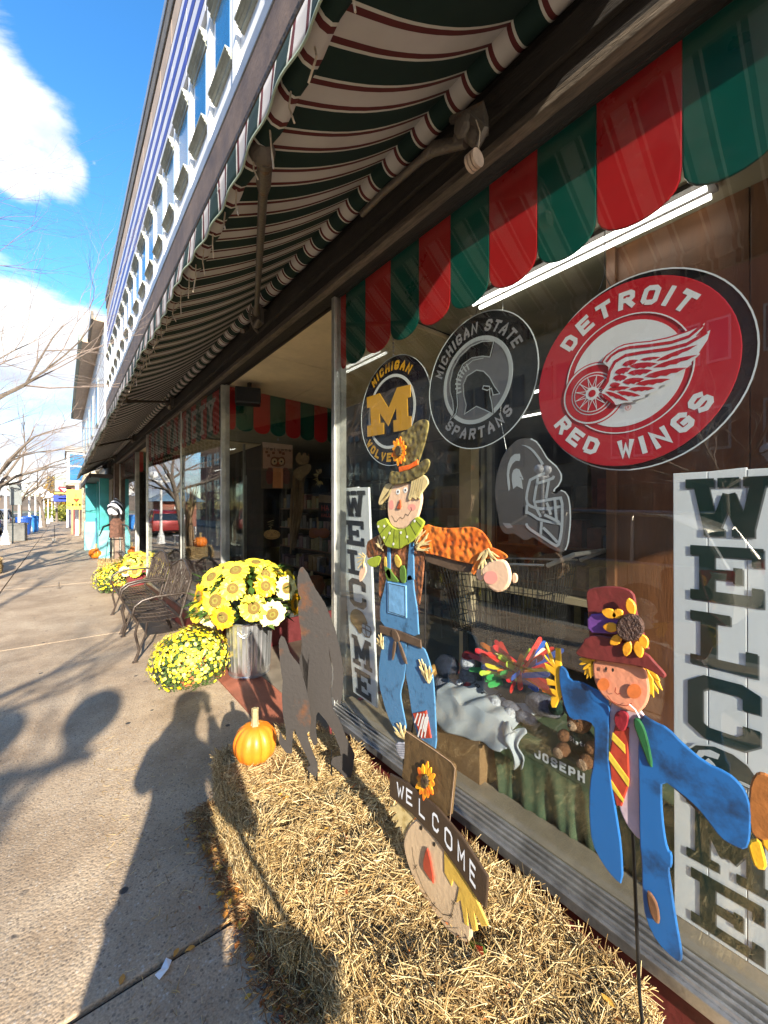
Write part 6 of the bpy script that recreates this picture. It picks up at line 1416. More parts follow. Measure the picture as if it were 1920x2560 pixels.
for s in (-1, 1):
    blob(tb_, 'ear', (bx_, by+s*.036, bz+.172), .016, brown_pl); blob(tb_, 'arm', (bx_-.035, by+s*.052, bz+.065), .022, brown_pl, (1.3, 1, 1)); l_ = blob(tb_, 'leg', (bx_-.055, by+s*.045, bz+.02), .025, brown_pl, (1.5, 1, 1)); b = MB(); b.ball((bx_-.095, by+s*.045, bz+.022), .020, 14, 8, 1, .35, 1); b.build('paw_pad', tan_pl, l_, True); blob(tb_, 'eye', (bx_-.05, by+s*.014+.006, bz+.15), .004, MAT['black'])
b = MB(); write(b, 'State', lambda x, y, l: Vector((bx_-.0475-l+.35*abs(x-.032), by+.030-x, bz+.058+y)), .018, .011, .0028, .003); b.build('shirt_lettering', P_white, tb_)
tg = T('plush_cat', 'lying grey plush animal with pale feet behind the sweatshirt', 'soft toy', (1.75, .98, zt)); 
for c, r_, m_, s_, nm in (((1.70, .98, zt+.06), .05, gr_pl, (1, 1.9, .9), 'body'), ((1.60, 1.08, zt+.04), .03, gr_pl, (1, 1.8, .9), 'leg'), ((1.58, .99, zt+.035), .028, gr_pl, (1, 1.8, .9), 'leg'), ((1.58, 1.15, zt+.04), .027, wh_pl, (.9, 1, 1), 'foot'), ((1.56, 1.06, zt+.03), .027, wh_pl, (.9, 1, 1), 'foot'), ((1.72, .84, zt+.10), .055, gr_pl, (1, 1, 1), 'head'), ((1.66, .90, zt+.09), .03, green_pl, (1, 1, 1), 'scarf')): blob(tg, nm, c, r_, m_, s_)
# navy plush mascot left of the box
pz = onr(1110, 1720, 1.62)
tn = T('plush_mascot', 'seated navy and white plush animal beside the cardboard box', 'soft toy', (1.62, pz.y, pz.z-.1)); y_ = pz.y; z_ = pz.z
for c, r_, m_, s_, nm in (((1.64, y_, z_), .075, gr_pl, (1, 1, 1.1), 'body'), ((1.63, y_-.01, z_+.12), .065, navy_pl, (1, 1.1, .95), 'head'), ((1.575, y_+.03, z_+.10), .028, skpl, (1, .8, 1.1), 'muzzle'), ((1.56, y_-.04, z_-.03), .035, wh_pl, (1.1, .9, .8), 'foot'), ((1.56, y_+.05, z_-.06), .035, wh_pl, (1.1, .9, .8), 'foot'), ((1.62, y_-.10, z_+.0), .035, navy_pl, (1, 1.3, 1.2), 'arm')): blob(tn, nm, c, r_, m_, s_)
pr_ = onr(1170, 1690, 1.66); tr_ = T('plush_mascot', 'small grey plush animal with a red cap under the coloured bands', 'soft toy', pr_)
for c, r_, m_, s_, nm in (((0, 0, 0), .045, gr_pl, (1, 1, 1.2), 'body'), ((0, 0, .07), .04, wh_pl, (1, 1, 1), 'head'), ((0, .0, .105), .032, red_pl, (1, 1, .8), 'cap'), ((-.04, .02, -.03), .02, wh_pl, (1.2, 1, .8), 'foot'), ((-.04, -.03, -.03), .02, red_pl, (1.2, 1, .8), 'foot')): blob(tr_, nm, pr_+Vector(c), r_, m_, s_)
# slap bands bristling from a black bucket
bk = onr(1300, 1690, 1.75)
bkt = T('band_bucket', 'black bucket bristling with coloured slap bands in the display', 'bucket', (bk.x, bk.y, bk.z-.3)); b = MB(); b.lathe([(.09, -.28), (.11, .0), (.105, .0), (.1, -.05)], bk, 24); b.build('bucket_body', MAT['black'], bkt, True)
bandc = [M(n_, c, .35, 0, .05) for n_, c in (('band yellow', (.75, .62, .03)), ('band red', (.62, .02, .03)), ('band blue', (.02, .12, .55)), ('band orange', (.8, .2, .02)), ('band green', (.04, .35, .08)), ('band lime', (.5, .65, .06)), ('band scarlet', (.7, .03, .02)))]
random.seed(21)
for k in range(72):
    a = random.uniform(0, 6.283); el = random.uniform(-.15, .75); d = Vector((math.cos(a)*math.cos(el), math.sin(a)*math.cos(el), math.sin(el))).normalized()
    if d.x > .2 and random.random() < .5: d.x *= -1
    s = d.cross(UP).normalized(); nv3 = Vector((-.8+random.gauss(0, .3), -.5+random.gauss(0, .3), .3+random.gauss(0, .3))); s = d.cross(nv3).normalized(); nn = d.cross(s); L_ = random.uniform(.14, .22); o_ = bk+UP*.02+d*random.uniform(.0, .05)+Vector((random.gauss(0, .02), random.gauss(0, .02), random.gauss(0, .02))); w = .0125; P = []
    for u, ww in ((0, 1), (.9, 1), (.96, .8), (1, .3)): P.append(o_+d*L_*u+s*w*ww)
    for u, ww in ((1, -.3), (.96, -.8), (.9, -1), (0, -1)): P.append(o_+d*L_*u+s*w*ww)
    b = MB(); b.prism(P, nn*.0015); b.build('slap_band', random.choice(bandc if k % 6 else [bandc[1], bandc[6]]), bkt)
# wire basket trolley
wt = T('wire_cart', 'dark wire shopping cart standing behind the display', 'shopping cart', (2.5, 1.9, 0)); random.seed(4)
def WP(px, py, r_): return onr(px, py, r_)
A_ = WP(1160, 1500, 2.35); B_ = WP(1330, 1500, 2.35); A2 = WP(1145, 1690, 2.2); B2 = WP(1330, 1690, 2.2)
def grid(name, a, b_, c, d, nu_, nv_, r_=.0028):
    m_ = MB()
    for i in range(nu_+1): u = i/nu_; m_.tube([a+(b_-a)*u, d+(c-d)*u], r_, 4)
    for j in range(nv_+1): v = j/nv_; m_.tube([a+(d-a)*v, b_+(c-b_)*v], r_, 4)
    o = m_.build(name, MAT['blackm'], wt); tag(o, kind='stuff'); return o
bx0, bx1, by0, by1, bz0, bz1 = 2.0, 2.36, 1.15, 1.95, .80, 1.30
c_ = [Vector((bx0, by0, bz1)), Vector((bx0, by1, bz1-.06)), Vector((bx1, by1, bz1-.06)), Vector((bx1, by0, bz1)), Vector((bx0+.05, by0+.06, bz0)), Vector((bx0+.05, by1-.12, bz0)), Vector((bx1-.05, by1-.12, bz0)), Vector((bx1-.05, by0+.06, bz0))]
grid('basket_side', c_[0], c_[1], c_[5], c_[4], 26, 6); grid('basket_side', c_[3], c_[2], c_[6], c_[7], 26, 6); grid('basket_end', c_[0], c_[3], c_[7], c_[4], 12, 6); grid('basket_end', c_[1], c_[2], c_[6], c_[5], 12, 6); grid('basket_floor', c_[4], c_[5], c_[6], c_[7], 20, 10)
b = MB(); b.tube([c_[0], c_[1], c_[2], c_[3]], .007, 8, False, True); b.build('rim', MAT['alu'], wt, True)
b = MB(); b.tube([c_[0]+Vector((0, -.02, 0)), c_[0]+Vector((0, -.16, .07)), c_[3]+Vector((0, -.16, .07)), c_[3]+Vector((0, -.02, 0))], .012, 8); b.build('handle', MAT['alu'], wt, True)
b = MB(); b.b2(bx0+.1, bx1-.1, by0+.1, by0+.14, .35, .8); b.b2(bx0+.1, bx1-.1, by1-.2, by1-.16, .35, .8); b.build('frame', MAT['blackm'], wt)
# entrance window goods: owl flag, pumpkin face, straw wreath, corn bundle, HAPPY HALLOWEEN card
rn = Vector((.11, -1, 0)).normalized(); rp0 = Vector((1.35, 4.60, 0))
def rr_(px, py, off=.0): return onplane(px, py, rp0+Vector((0, off, 0)), rn)
CR = crop(600, 1080, 260/1369.)
def plr(name, pts, mat, parent, lift=0, t=.003, off=0, sm=0, rnd=.001, puff=.0005): return plate(name, [rr_(*CR(*p), off) for p in pts], rn, t, mat, parent, lift, rnd, puff, sm)
fl = T('owl_garden_flag', 'Welcome garden flag with an owl, hanging in the entrance window', 'flag', rr_(*CR(480, 740)))
plr('cloth', [(285, 135), (690, 175), (692, 745), (275, 745)], M('flag brown', (.12, .085, .06), .8), fl); plr('header_card', [(290, 130), (690, 172), (688, 235), (300, 205)], M('flag pale pink', (.60, .42, .35), .7), fl, .004)
plr('sky_panel', [(300, 208), (688, 238), (686, 480), (300, 480)], M('flag dusty pink', (.46, .26, .20), .8), fl, .004)
owlb = M('owl brown', (.20, .065, .03), .8); plr('owl_wing', [(345, 470), (430, 470), (430, 690), (335, 680)], M('owl wing maroon', (.20, .045, .035), .8, 0, .5, 30, stretch=(1, 1, 6)), fl, .008, sm=1); plr('owl_wing', [(550, 470), (640, 475), (655, 680), (555, 690)], bpy.data.materials['owl wing maroon'], fl, .008, sm=1)
plr('owl_body', [(430, 470), (560, 480), (556, 740), (425, 738)], M('owl orange', (.62, .24, .10), .8), fl, .009); plr('owl_head', [(395, 360), (430, 320), (500, 340), (560, 320), (590, 370), (585, 440), (500, 465), (400, 445)], owlb, fl, .010, sm=1)
for x in (445, 535): plr('owl_eye', [(x+38*math.cos(k*.55), 390+42*math.sin(k*.55)) for k in range(11)], M('owl eye cream', (.62, .42, .26), .7) if x == 445 else bpy.data.materials['owl eye cream'], fl, .014); plr('owl_pupil', [(x+12*math.cos(k*.7), 390+14*math.sin(k*.7)) for k in range(9)], outl, fl, .018)
plr('owl_beak', [(480, 400), (505, 400), (492, 445)], redp, fl, .018)
b = MB(); cur = [(330, 210), (345, 240), (365, 215), (385, 245), (405, 205), (425, 225), (440, 240), (460, 215), (480, 240), (500, 220), (520, 245), (545, 225), (560, 245), (585, 228), (600, 250), (620, 232), (640, 255), (665, 245)]
def trr(b, pts, w, lift): 
    P3 = [rr_(*CR(*p)) for p in pts]; e1 = Vector((-rn.y, rn.x, 0)); P = [((p-rp0).dot(e1), p.z) for p in P3]
    for qd in stroke2(P, w): b.add([rp0+e1*v.x+Vector((0, 0, v.y))+rn*lift+rn*((rr_(*CR(*pts[0]))-rp0).dot(rn)) for v in qd], [(0, 1, 2, 3)])
wx0 = rr_(*CR(335, 240)); wx1 = rr_(*CR(668, 262)); dd = (wx1-wx0); 
f_ = lambda x, y, l: wx0+dd*x+UP*y+rn*(.009+l)
b = MB(); Lw = text_len('Welcome', .11, .02, .03)
x = 0
for ch in 'Welcome':
    qs, ww = letter2(ch, .042, .11, .006); 
    qs2, w2 = letter2(ch, 1, 1, .16)
    for q, li in qs2: b.add([f_((x+p.x*.11)/Lw, p.y*.042*(1.0), li*.0002) for p in q], [(0, 1, 2, 3)])
    x += .14
b.build('lettering', outl, fl)
for (x, y) in ((370, 310), (435, 275), (522, 268), (565, 285), (345, 265)): plr('leaf_print', [(x-18, y-14), (x+16, y-18), (x+20, y+16), (x-15, y+18)], owlb, fl, .008)
b = MB(); q = rr_(*CR(500, 100)); b.tube([q-UP*.01, q+UP*.02, Vector((q.x, q.y, 2.9))], .0015, 4); b.ball(q, .012, 8, 6); b.build('suction_hook', P_lgrey, fl)
pf = T('pumpkin_face_decoration', 'flat wire-topped smiling pumpkin face in the entrance window', 'decoration', rr_(*CR(420, 1420)))
plr('face', [(420+108*math.cos(k*.37), 1350+65*math.sin(k*.37)) for k in range(17)], M('pumpkin face amber', (.52, .27, .09), .6), pf, 0, .004, .1)
b = MB()
def tline(C, pts, off, r_, mat, parent, name): m_ = MB(); m_.tube([rr_(*C(*p), off)+rn*.009 for p in pts], r_, 5); return m_.build(name, mat, parent)
for P in ([(318, 1350), (335, 1335), (345, 1355), (325, 1370)], [(325, 1375), (370, 1390), (420, 1398), (470, 1390), (505, 1375)], [(515, 1345), (500, 1335), (490, 1352), (508, 1362)], [(345, 1320), (372, 1300), (395, 1320), (372, 1335), (345, 1320)], [(440, 1320), (465, 1305), (480, 1322), (460, 1335), (440, 1320)], [(400, 1365), (412, 1335), (425, 1365), (400, 1365)]): tline(CR, P, .1, .0022, outl, pf, 'wire_line')
tline(CR, [(400, 1290), (405, 1250), (375, 1245), (430, 1225), (360, 1215), (430, 1195), (355, 1190), (440, 1160), (375, 1180)], .1, .003, straw_p, pf, 'wire_spring')
cbn = T('cornstalk_bundle', 'tied bundle of brown dried cornstalks hung in the entrance', 'corn bundle', rr_(*CR(700, 1600), .25))
husk = M('dried husk', (.22, .13, .06), .8, 0, .4, 12, .5, 40, stretch=(1, 1, .3)); huskl = M('pale dried husk', (.40, .27, .15), .8, 0, .3, 12, .5, 40)
random.seed(9)
for k in range(16):
    x0, x1 = 760+random.uniform(-60, 90), 700+random.uniform(-50, 60); b = MB(); a = rr_(*CR(x0, 560+random.uniform(-20, 40)), .2+random.uniform(0, .1)); m__ = rr_(*CR((x0+x1)/2+random.uniform(-10, 60), 1000), .25); c = rr_(*CR(x1, 1560+random.uniform(-150, 60)), .25+random.uniform(0, .1)); b.tube([a, m__, c], [.016, .02, .006], 6); b.build('stalk', husk, cbn, True)
for P in ([(700, 500), (860, 420), (930, 430), (920, 520), (830, 600), (790, 650), (700, 580)], [(730, 330), (780, 260), (800, 330), (850, 260), (870, 330), (900, 270), (905, 400), (850, 430), (790, 440), (740, 400)]): plr('husk_leaf', P, huskl, cbn, 0, .02, .15, 1, .01, .008)
wr_ = T('straw_wreath', 'small pale straw raffia wreath hanging in the entrance window', 'wreath', rr_(*CR(1050, 600), .2))
wcx = rr_(*CR(1045, 600), .2)
for k in range(46):
    a = random.uniform(-2.2, 2.0); b = MB(); e1 = Vector((-rn.y, rn.x, 0))*-1; p = wcx+e1*math.cos(a)*.03+UP*math.sin(a)*.05; q = wcx+e1*math.cos(a)*random.uniform(.07, .11)+UP*math.sin(a)*random.uniform(.09, .14)+rn*random.uniform(-.02, .04); b.tube([p, (p+q)/2+rn*.02, q], [.004, .005, .002], 5); b.build('raffia', straw_p, wr_)
hc = T('halloween_card', 'dark HAPPY HALLOWEEN card with pink letters by the entrance frame', 'card', rr_(*CR(1150, 1200), .15))
plr('card', [(1035, 820), (1330, 850), (1330, 1190), (1030, 1170)], M('card black', (.03, .02, .025), .6), hc, 0, .003, .15); plr('card_header', [(1035, 822), (1330, 852), (1330, 945), (1033, 925)], M('card tan', (.35, .24, .16), .7), hc, .004, .002, .15)
a_ = rr_(*CR(1070, 1035), .15); e1 = (rr_(*CR(1330, 1040), .15)-a_).normalized(); b = MB(); write(b, 'HA', lambda x, y, l: a_+e1*x+UP*y+rn*(.006+l), .075, .055, .011, .012); a2_ = rr_(*CR(1065, 1120), .15); write(b, 'HALL', lambda x, y, l: a2_+e1*x+UP*y+rn*(.006+l), .05, .035, .008, .008); b.build('lettering', M('pink print', (.55, .09, .08), .6), hc)
ps = T('pumpkin_sign', 'row of flat painted orange pumpkins low in the entrance window', 'decoration', rr_(*CR(1050, 1400), .1)); plr('pumpkin_shape', [(905, 1330), (920, 1270), (1000, 1255), (1050, 1300), (1040, 1380), (960, 1400), (910, 1380)], M('dull orange print', (.36, .12, .04), .7), ps, 0, .006, .1, 1); plr('pumpkin_shape', [(1030, 1300), (1060, 1262), (1150, 1270), (1190, 1330), (1150, 1400), (1050, 1395)], bpy.data.materials['dull orange print'], ps, -.008, .006, .1, 1)
bt = T('pumpkin_pile', 'large dull pumpkin inside on the entrance window ledge', 'pumpkin', (2.75, 5.1, .38))
b = MB(); b.lathe([(.02, 0), (.15, .02), (.2, .14), (.16, .26), (.03, .28)], (2.75, 5.1, .38), 30, ripple=lambda a, i: 1-.07*(1-abs(math.sin(a*5)))); b.build('body', M('dull pumpkin', (.30, .10, .035), .5), bt, True); b = MB(); b.tube([(2.75, 5.1, .64), (2.76, 5.1, .72)], .02, 7); b.build('stem', stemm, bt)
# ================================================================ trees
bark = M('grey brown bark', (.17, .135, .105), .85, 0, .3, 9, .6, 30, stretch=(3, 3, .6)); twigm = M('bare twig bark', (.24, .185, .15), .8, 0, .3, 9)
def make_tree(name, label, c, h, spread, seed, group='bare street trees along the kerb', depth=7, lean=(0, 0), r0=.11, trunk_h=2.3):
    rg = random.Random(seed); c = Vector(c); t = T(name, label, 'tree', c, group)
    tb = MB(); bb = MB(); tw = MB()
    top = c+Vector((lean[0], lean[1], trunk_h)); tb.tube([c, c+Vector((lean[0]*.2, lean[1]*.2, trunk_h*.4)), top], [r0*1.35, r0, r0*.85], 10)
    def br(p, d, L_, r, dep):
        n = 4; pts = [p]; q = p; dd = d
        for i in range(n):
            dd = (dd+Vector((rg.gauss(0, .16), rg.gauss(0, .16), rg.gauss(.015, .11)))).normalized(); q = q+dd*L_/n; pts.append(q)
        rad = [r*(1-.55*i/n) for i in range(n+1)]
        (bb if dep >= depth-2 else tw).tube(pts, rad, 6 if dep >= depth-1 else (4 if dep > 2 else 3), False)
        if dep <= 0: return
        k = 3 if dep >= 3 else rg.choice((2, 3, 3))
        for i in range(k):
            j = n-i if i < 1 else rg.randint(1, n); a = pts[j]; axis = Vector((rg.gauss(0, 1), rg.gauss(0, 1), rg.gauss(0, 1))).normalized()
            nd = (Matrix.Rotation(rg.uniform(.3, .85)*(1 if i else .5), 3, axis) @ dd).normalized(); nd.z = nd.z*.8+.08; br(a, nd.normalized(), L_*rg.uniform(.62, .82), rad[j]*.72, dep-1)
    for i in range(5):
        a = 2*math.pi*i/5+rg.uniform(-.3, .3); e = rg.uniform(.45, .95); d = Vector((math.cos(a)*math.cos(e), math.sin(a)*math.cos(e), math.sin(e))); br(top-UP*rg.uniform(0, .35), d, spread*rg.uniform(.38, .5), r0*.55, depth-1)
    br(top, Vector((lean[0]*.2, lean[1]*.2, 1)).normalized(), (h-trunk_h)*.4, r0*.7, depth-1)
    tb.build('trunk', bark, t, True, False); bb.build('limbs', bark, t, True, False); o = tw.build('twigs', twigm, t, False, False); tag(o, kind='stuff'); return t
tA = make_tree('street_tree', 'bare tree whose branches reach in from the left edge of the sky', (-2.1, 9.0, 0), 9.4, 5.4, 11)
tB = make_tree('street_tree', 'second bare tree from the left edge, low boughs over the lamps', (-2.0, 17.0, 0), 7.4, 4.4, 23, lean=(.3, 0))
def tcopy(src, loc, rz, label):
    c = copy_tree(src); setloc(c, loc, rz); c['label'] = label; return c
tC = make_tree('street_tree', 'narrow bare tree behind the photographer throwing branch shadows', (-3.0, -1.6, 0), 8.0, 3.0, 41)
tD = tcopy(tC, (-3.1, -7.5, 0), 2.0, 'narrow bare tree at the kerb well behind the photographer')
tcopy(tA, (-2.0, 33, 0), 1.0, 'bare tree behind the first three lamps'); tcopy(tB, (-1.2, 46, 0), 3.3, 'distant bare tree over the far lamps'); tcopy(tA, (-.5, 62, 0), 5.0, 'farthest bare tree on the kerb side')
for i, (x, y, s) in enumerate(((-12.5, 3, 0), (-12.8, 13, 1), (-12.4, 24, 2), (-13, 40, 3), (-12.6, -8, 4))):
    tcopy(tA if i % 2 else tB, (x, y, 0), i*1.3, ['bare tree across the street opposite the big window', 'bare tree across the street before the brick shop', 'bare tree across the street farther along', 'bare tree across the street in the distance', 'bare tree across the street behind the camera'][i])
# autumn tree far down
at = T('autumn_tree', 'distant orange and yellow leafed tree at the end of the pavement', 'tree', (-.2, 85, 0)); b = MB(); b.tube([(-.2, 85, 0), (-.2, 85, 2.6)], [.25, .18], 8); b.build('trunk', bark, at)
rg = np.random.default_rng(3); n = 5200; d = rg.normal(size=(n, 3)); d /= np.linalg.norm(d, axis=1, keepdims=True); P = np.array([-.2, 85, 4.2])+d*np.array([2.6, 2.6, 2.4])*rg.uniform(.5, 1, (n, 1))**.5*(1+.2*np.sin(d[:, :1]*5+d[:, 2:]*4)); A = rg.normal(size=(n, 3))*.16; B_ = rg.normal(size=(n, 3))*.16
V = np.concatenate([P, P+A, P+A+B_, P+B_], 1).reshape(-1, 3); tag(put('crown', npmesh('crown', V, np.arange(4*n).reshape(-1, 4)), straw_mat('autumn foliage', (.05, .06, .01), (.30, .16, .02), (.42, .28, .03)), at), kind='stuff')

# ================================================================ street lamps
lampw = M('white lamp paint', (.74, .74, .73), .4, 0, .06, 6, dirt=.1); globe = M('white globe', (.85, .85, .83), .25, 0, .03, 4, spec=.6)
def make_lamp(c, label):
    c = Vector(c); t = T('street_lamp', label, 'street lamp', c, 'white twin globe street lamps along the kerb')
    b = MB(); b.lathe([(.19, 0), (.19, .06), (.165, .09), (.15, .35), (.115, .40), (.12, .46), (.085, .52), (.075, .62)], c, 16, ripple=lambda a, i: 1+.04*math.cos(a*8)); b.build('base', lampw, t)
    b = MB(); b.lathe([(.062, .6), (.058, 1.2), (.05, 2.75), (.065, 2.78), (.05, 2.82), (.05, 2.9)], c, 14); b.build('pole', lampw, t, True)
    b = MB(); b.tube([c+Vector((-.42, 0, 2.86)), c+Vector((.42, 0, 2.86))], .035, 8); b.tube([c+Vector((-.28, 0, 2.86)), c+Vector((0, 0, 2.68)), c+Vector((.28, 0, 2.86))], .014, 6); b.build('crossbar', lampw, t)
    for s in (-.3, .3):
        b = MB(); b.lathe([(.05, 2.88), (.075, 2.93), (.085, 2.98)], c+Vector((s, 0, 0)), 12); g_ = b.build('globe_holder', lampw, t, True)
        b = MB(); b.ball(c+Vector((s, 0, 3.13)), .185, 22, 14); b.build('globe', globe, g_, True)
    return t
L0 = make_lamp((-1.98, 24.8, 0), 'white twin globe lamp nearest on the left, at the photo edge')
names = ['white twin globe lamp beside the square planter', 'white twin globe lamp in front of the blue bins', 'white twin globe lamp fourth from the left edge', 'white twin globe lamp fifth along the kerb', 'white twin globe lamp sixth along the kerb', 'white twin globe lamp seventh, far off', 'white twin globe lamp among the farthest few']
for i, (x, y) in enumerate(((-1.86, 30.2), (-1.7, 35.8), (-1.6, 41), (-1.5, 46.5), (-1.4, 52), (-1.2, 58), (-1.0, 66), (-.8, 75))):
    c = copy_tree(L0); setloc(c, (x, y, 0)); c['label'] = names[min(i, 7)] if i < 7 else 'white twin globe lamp farthest down the street'
for x, y, l in ((-1.92, -3.45, 'white twin globe lamp behind the photographer, throwing its shadow forward'), (-2.12, 20.6, 'white twin globe lamp just outside the left edge'), (-2.1, 5.2, 'white twin globe lamp at the kerb level with the entrance'), (-2.1, 12.2, 'white twin globe lamp at the kerb by the pumpkin bale'),
                (-12, 8.5, 'white twin globe lamp across the street opposite the benches'), (-12, 2.0, 'white twin globe lamp across the street opposite the big window')):
    if (x, y) in ((-2.1, 5.2),): continue
    c = copy_tree(L0); setloc(c, (x, y, 0)); c['label'] = l
# ================================================================ street furniture down the pavement
def simple(name, label, cat, loc, parts):
    t = T(name, label, cat, loc)
    for nm, fn, mat in parts: b = MB(); fn(b); o = b.build(nm, mat, t); bevel(o, .01)
    return t
gp = M('grey concrete planter', (.14, .14, .13), .8, 0, .2, 5, .2, 40)
simple('square_planter', 'dark grey square planter between the first two lamps', 'planter', (-1.75, 27.5, 0), [('box_body', lambda b: b.prism([(-2.15, 27.1, 0), (-1.4, 27.1, 0), (-1.4, 27.9, 0), (-2.15, 27.9, 0)], (0, 0, .8)), gp), ('rim', lambda b: b.b2(-2.2, -1.35, 27.05, 27.95, .8, .88), gp), ('soil', lambda b: b.b2(-2.1, -1.45, 27.15, 27.85, .88, .9), MAT['dirt'])])
bluep = M('blue plastic', (.015, .07, .32), .4, 0, .15, 4); bluep2 = M('bright blue plastic', (.02, .17, .52), .4, 0, .15, 4)
for x, y, m_, l in ((-1.85, 33.2, bluep, 'dark blue waste bin behind the second lamp'), (-1.62, 37.2, bluep2, 'bright blue waste bin behind the third lamp')):
    simple('waste_bin', l, 'bin', (x, y, 0), [('bin_body', lambda b, x=x, y=y: b.lathe([(.30, 0), (.34, .1), (.38, .95), (.40, 1.0)], (x, y, 0), 20), m_), ('lid', lambda b, x=x, y=y: b.lathe([(.40, 1.005), (.38, 1.08), (.2, 1.14), (.01, 1.16)], (x, y, 0), 20), m_)])
simple('pavement_post', 'short pale post with a thin rod standing on the pavement', 'bollard', (-.28, 24.3, 0), [('stump', lambda b: b.b2(-.36, -.22, 24.25, 24.35, 0, .22), MAT['kerb']), ('rod', lambda b: b.tube([(-.27, 24.3, .22), (-.27, 24.3, .85)], .012, 6), MAT['blackm'])])
simple('pavement_marker', 'thin rusty rod marker on the middle pavement slab', 'bollard', (-.05, 10.4, 0), [('rod', lambda b: b.tube([(-.05, 10.4, 0), (-.05, 10.4, .13)], .014, 6), MAT['rust']), ('foot', lambda b: b.b2(-.075, -.025, 10.37, 10.43, 0, .02), MAT['rust'])])
simple('banner_box', 'grey box sign fixed beside the nearest left lamp', 'sign', (-1.85, 25.6, 0), [('post', lambda b: b.tube([(-1.80, 25.6, 0), (-1.80, 25.6, 3.0)], .03, 8), M('grey green post', (.16, .22, .19), .5)), ('panel', lambda b: b.box((-1.7, 25.6, 2.3), (.42, .1, 1.05), .3), M('grey sign box', (.20, .22, .22), .5, 0, .1)), ('panel_cap', lambda b: b.box((-1.85, 25.6, 3.0), (.4, .12, .25), .2), MAT['dark'])])
# ================================================================ neighbours beyond the shop
teal = M('teal paint', (.03, .33, .33), .45, 0, .12, 4, .1, 40, dirt=.2); tealb = M('pale aqua paint', (.22, .60, .62), .4, 0, .1, 4); stone = M('cream stone wall', (.55, .48, .35), .8, 0, .3, 5, .7, 6, c2=(.36, .29, .20)); bluebox = M('blue door paint', (.02, .10, .36), .45, 0, .1, 4)
te = T('teal_shopfront', 'teal painted shop front with blue door next to the variety store', 'shop', (1.0, 18, 0))
def bx(t, name, x0, x1, y0, y1, z0, z1, mat, bw=.01): b = MB(); b.b2(x0, x1, y0, y1, z0, z1); o = b.build(name, mat, t); bevel(o, bw); return o
bx(te, 'pillar', .95, 1.2, 15.9, 16.2, 0, 2.59, teal); bx(te, 'pillar_base', .92, 1.22, 15.86, 16.24, 0, .9, tealb); bx(te, 'pillar', .72, 1.1, 19.5, 19.9, 0, 2.59, teal); bx(te, 'pillar_base', .68, 1.12, 19.45, 19.95, 0, 1.1, tealb)
bx(te, 'wall', 1.3, 1.6, 16.2, 24, 0, 3.6, stone); bx(te, 'door', 1.02, 1.1, 18.2, 19.4, 0, 1.25, bluebox); bx(te, 'door', 1.06, 1.1, 18.2, 19.4, 1.25, 2.6, teal)
dh = bx(te, 'door_frame', 1.0, 1.3, 18.1, 18.2, 0, 2.8, teal); bx(te, 'canopy', .72, 1.5, 15.8, 24, 2.60, 2.72, M('grey canopy', (.10, .09, .085), .7, 0, .2, 3)); bx(te, 'canopy_edge', .69, .72, 15.8, 24, 2.58, 2.76, MAT['dark'])
wl = M('warm wall lantern', (.03, .02, .02), .4, .5)
for y in (17.4, 21.8):
    l_ = bx(te, 'wall_lantern', 1.1, 1.25, y-.08, y+.08, 2.0, 2.3, wl)
st_ = T('stone_shopfront', 'cream stone shop front behind the yellow sign', 'shop', (1.0, 28, 0))
random.seed(31)
bx(st_, 'wall', .9, 1.3, 22.5, 34, 0, 3.3, M('mortar cream', (.42, .36, .27), .9, 0, .15, 8, .3, 30), .0)
z = .05; 
while z < 3.2:
    y = 22.5+random.uniform(0, .3); hh = random.uniform(.16, .3)
    while y < 27.5:
        w = random.uniform(.25, .55); b = MB(); b.b2(.90-random.uniform(.03, .08), .91, y, y+w-.03, z, min(3.25, z+hh-.025)); o = b.build('stone', stone, st_); y += w
    z += hh
bx(st_, 'corner_post', .62, .80, 30.6, 30.8, 0, 3.0, MAT['white2']); bx(st_, 'brown_panel', .45, .9, 32, 32.2, 0, 2.9, M('tan panel', (.42, .24, .12), .7, 0, .15, 3)); bx(st_, 'brown_post', .55, .62, 31.9, 31.99, 0, 2.9, MAT['bulk2'])
hk = T('cornstalk_shock', 'tall dried cornstalk shock against the cream stone wall', 'corn bundle', (.95, 21.6, 0))
random.seed(12)
for k in range(34):
    a = random.uniform(0, 6.28); r_ = random.uniform(.05, .22); b = MB(); b.tube([(.95+math.cos(a)*r_, 21.6+math.sin(a)*r_, 0), (.95+math.cos(a)*r_*.4, 21.6+math.sin(a)*r_*.4, 1.3), (.95+math.cos(a)*r_*1.3, 21.6+math.sin(a)*r_*1.8, random.uniform(1.9, 2.4))], [.025, .02, .008], 5); b.build('stalk', huskl if k % 2 else husk, hk)
h2 = T('cornstalk_shock', 'dried cornstalk shock at the kerb beside the small pumpkin bale', 'corn bundle', (-1.35, 14.6, 0))
for k in range(34):
    a = random.uniform(0, 6.28); r_ = random.uniform(.05, .25); b = MB(); b.tube([(-1.55+math.cos(a)*r_, 14.9+math.sin(a)*r_, 0), (-1.55+math.cos(a)*r_*.4, 14.9+math.sin(a)*r_*.4, 1.3), (-1.55+math.cos(a)*r_*1.4, 14.9+math.sin(a)*r_*1.4, random.uniform(1.9, 2.5))], [.025, .02, .008], 5); b.build('stalk', huskl if k % 2 else husk, h2)
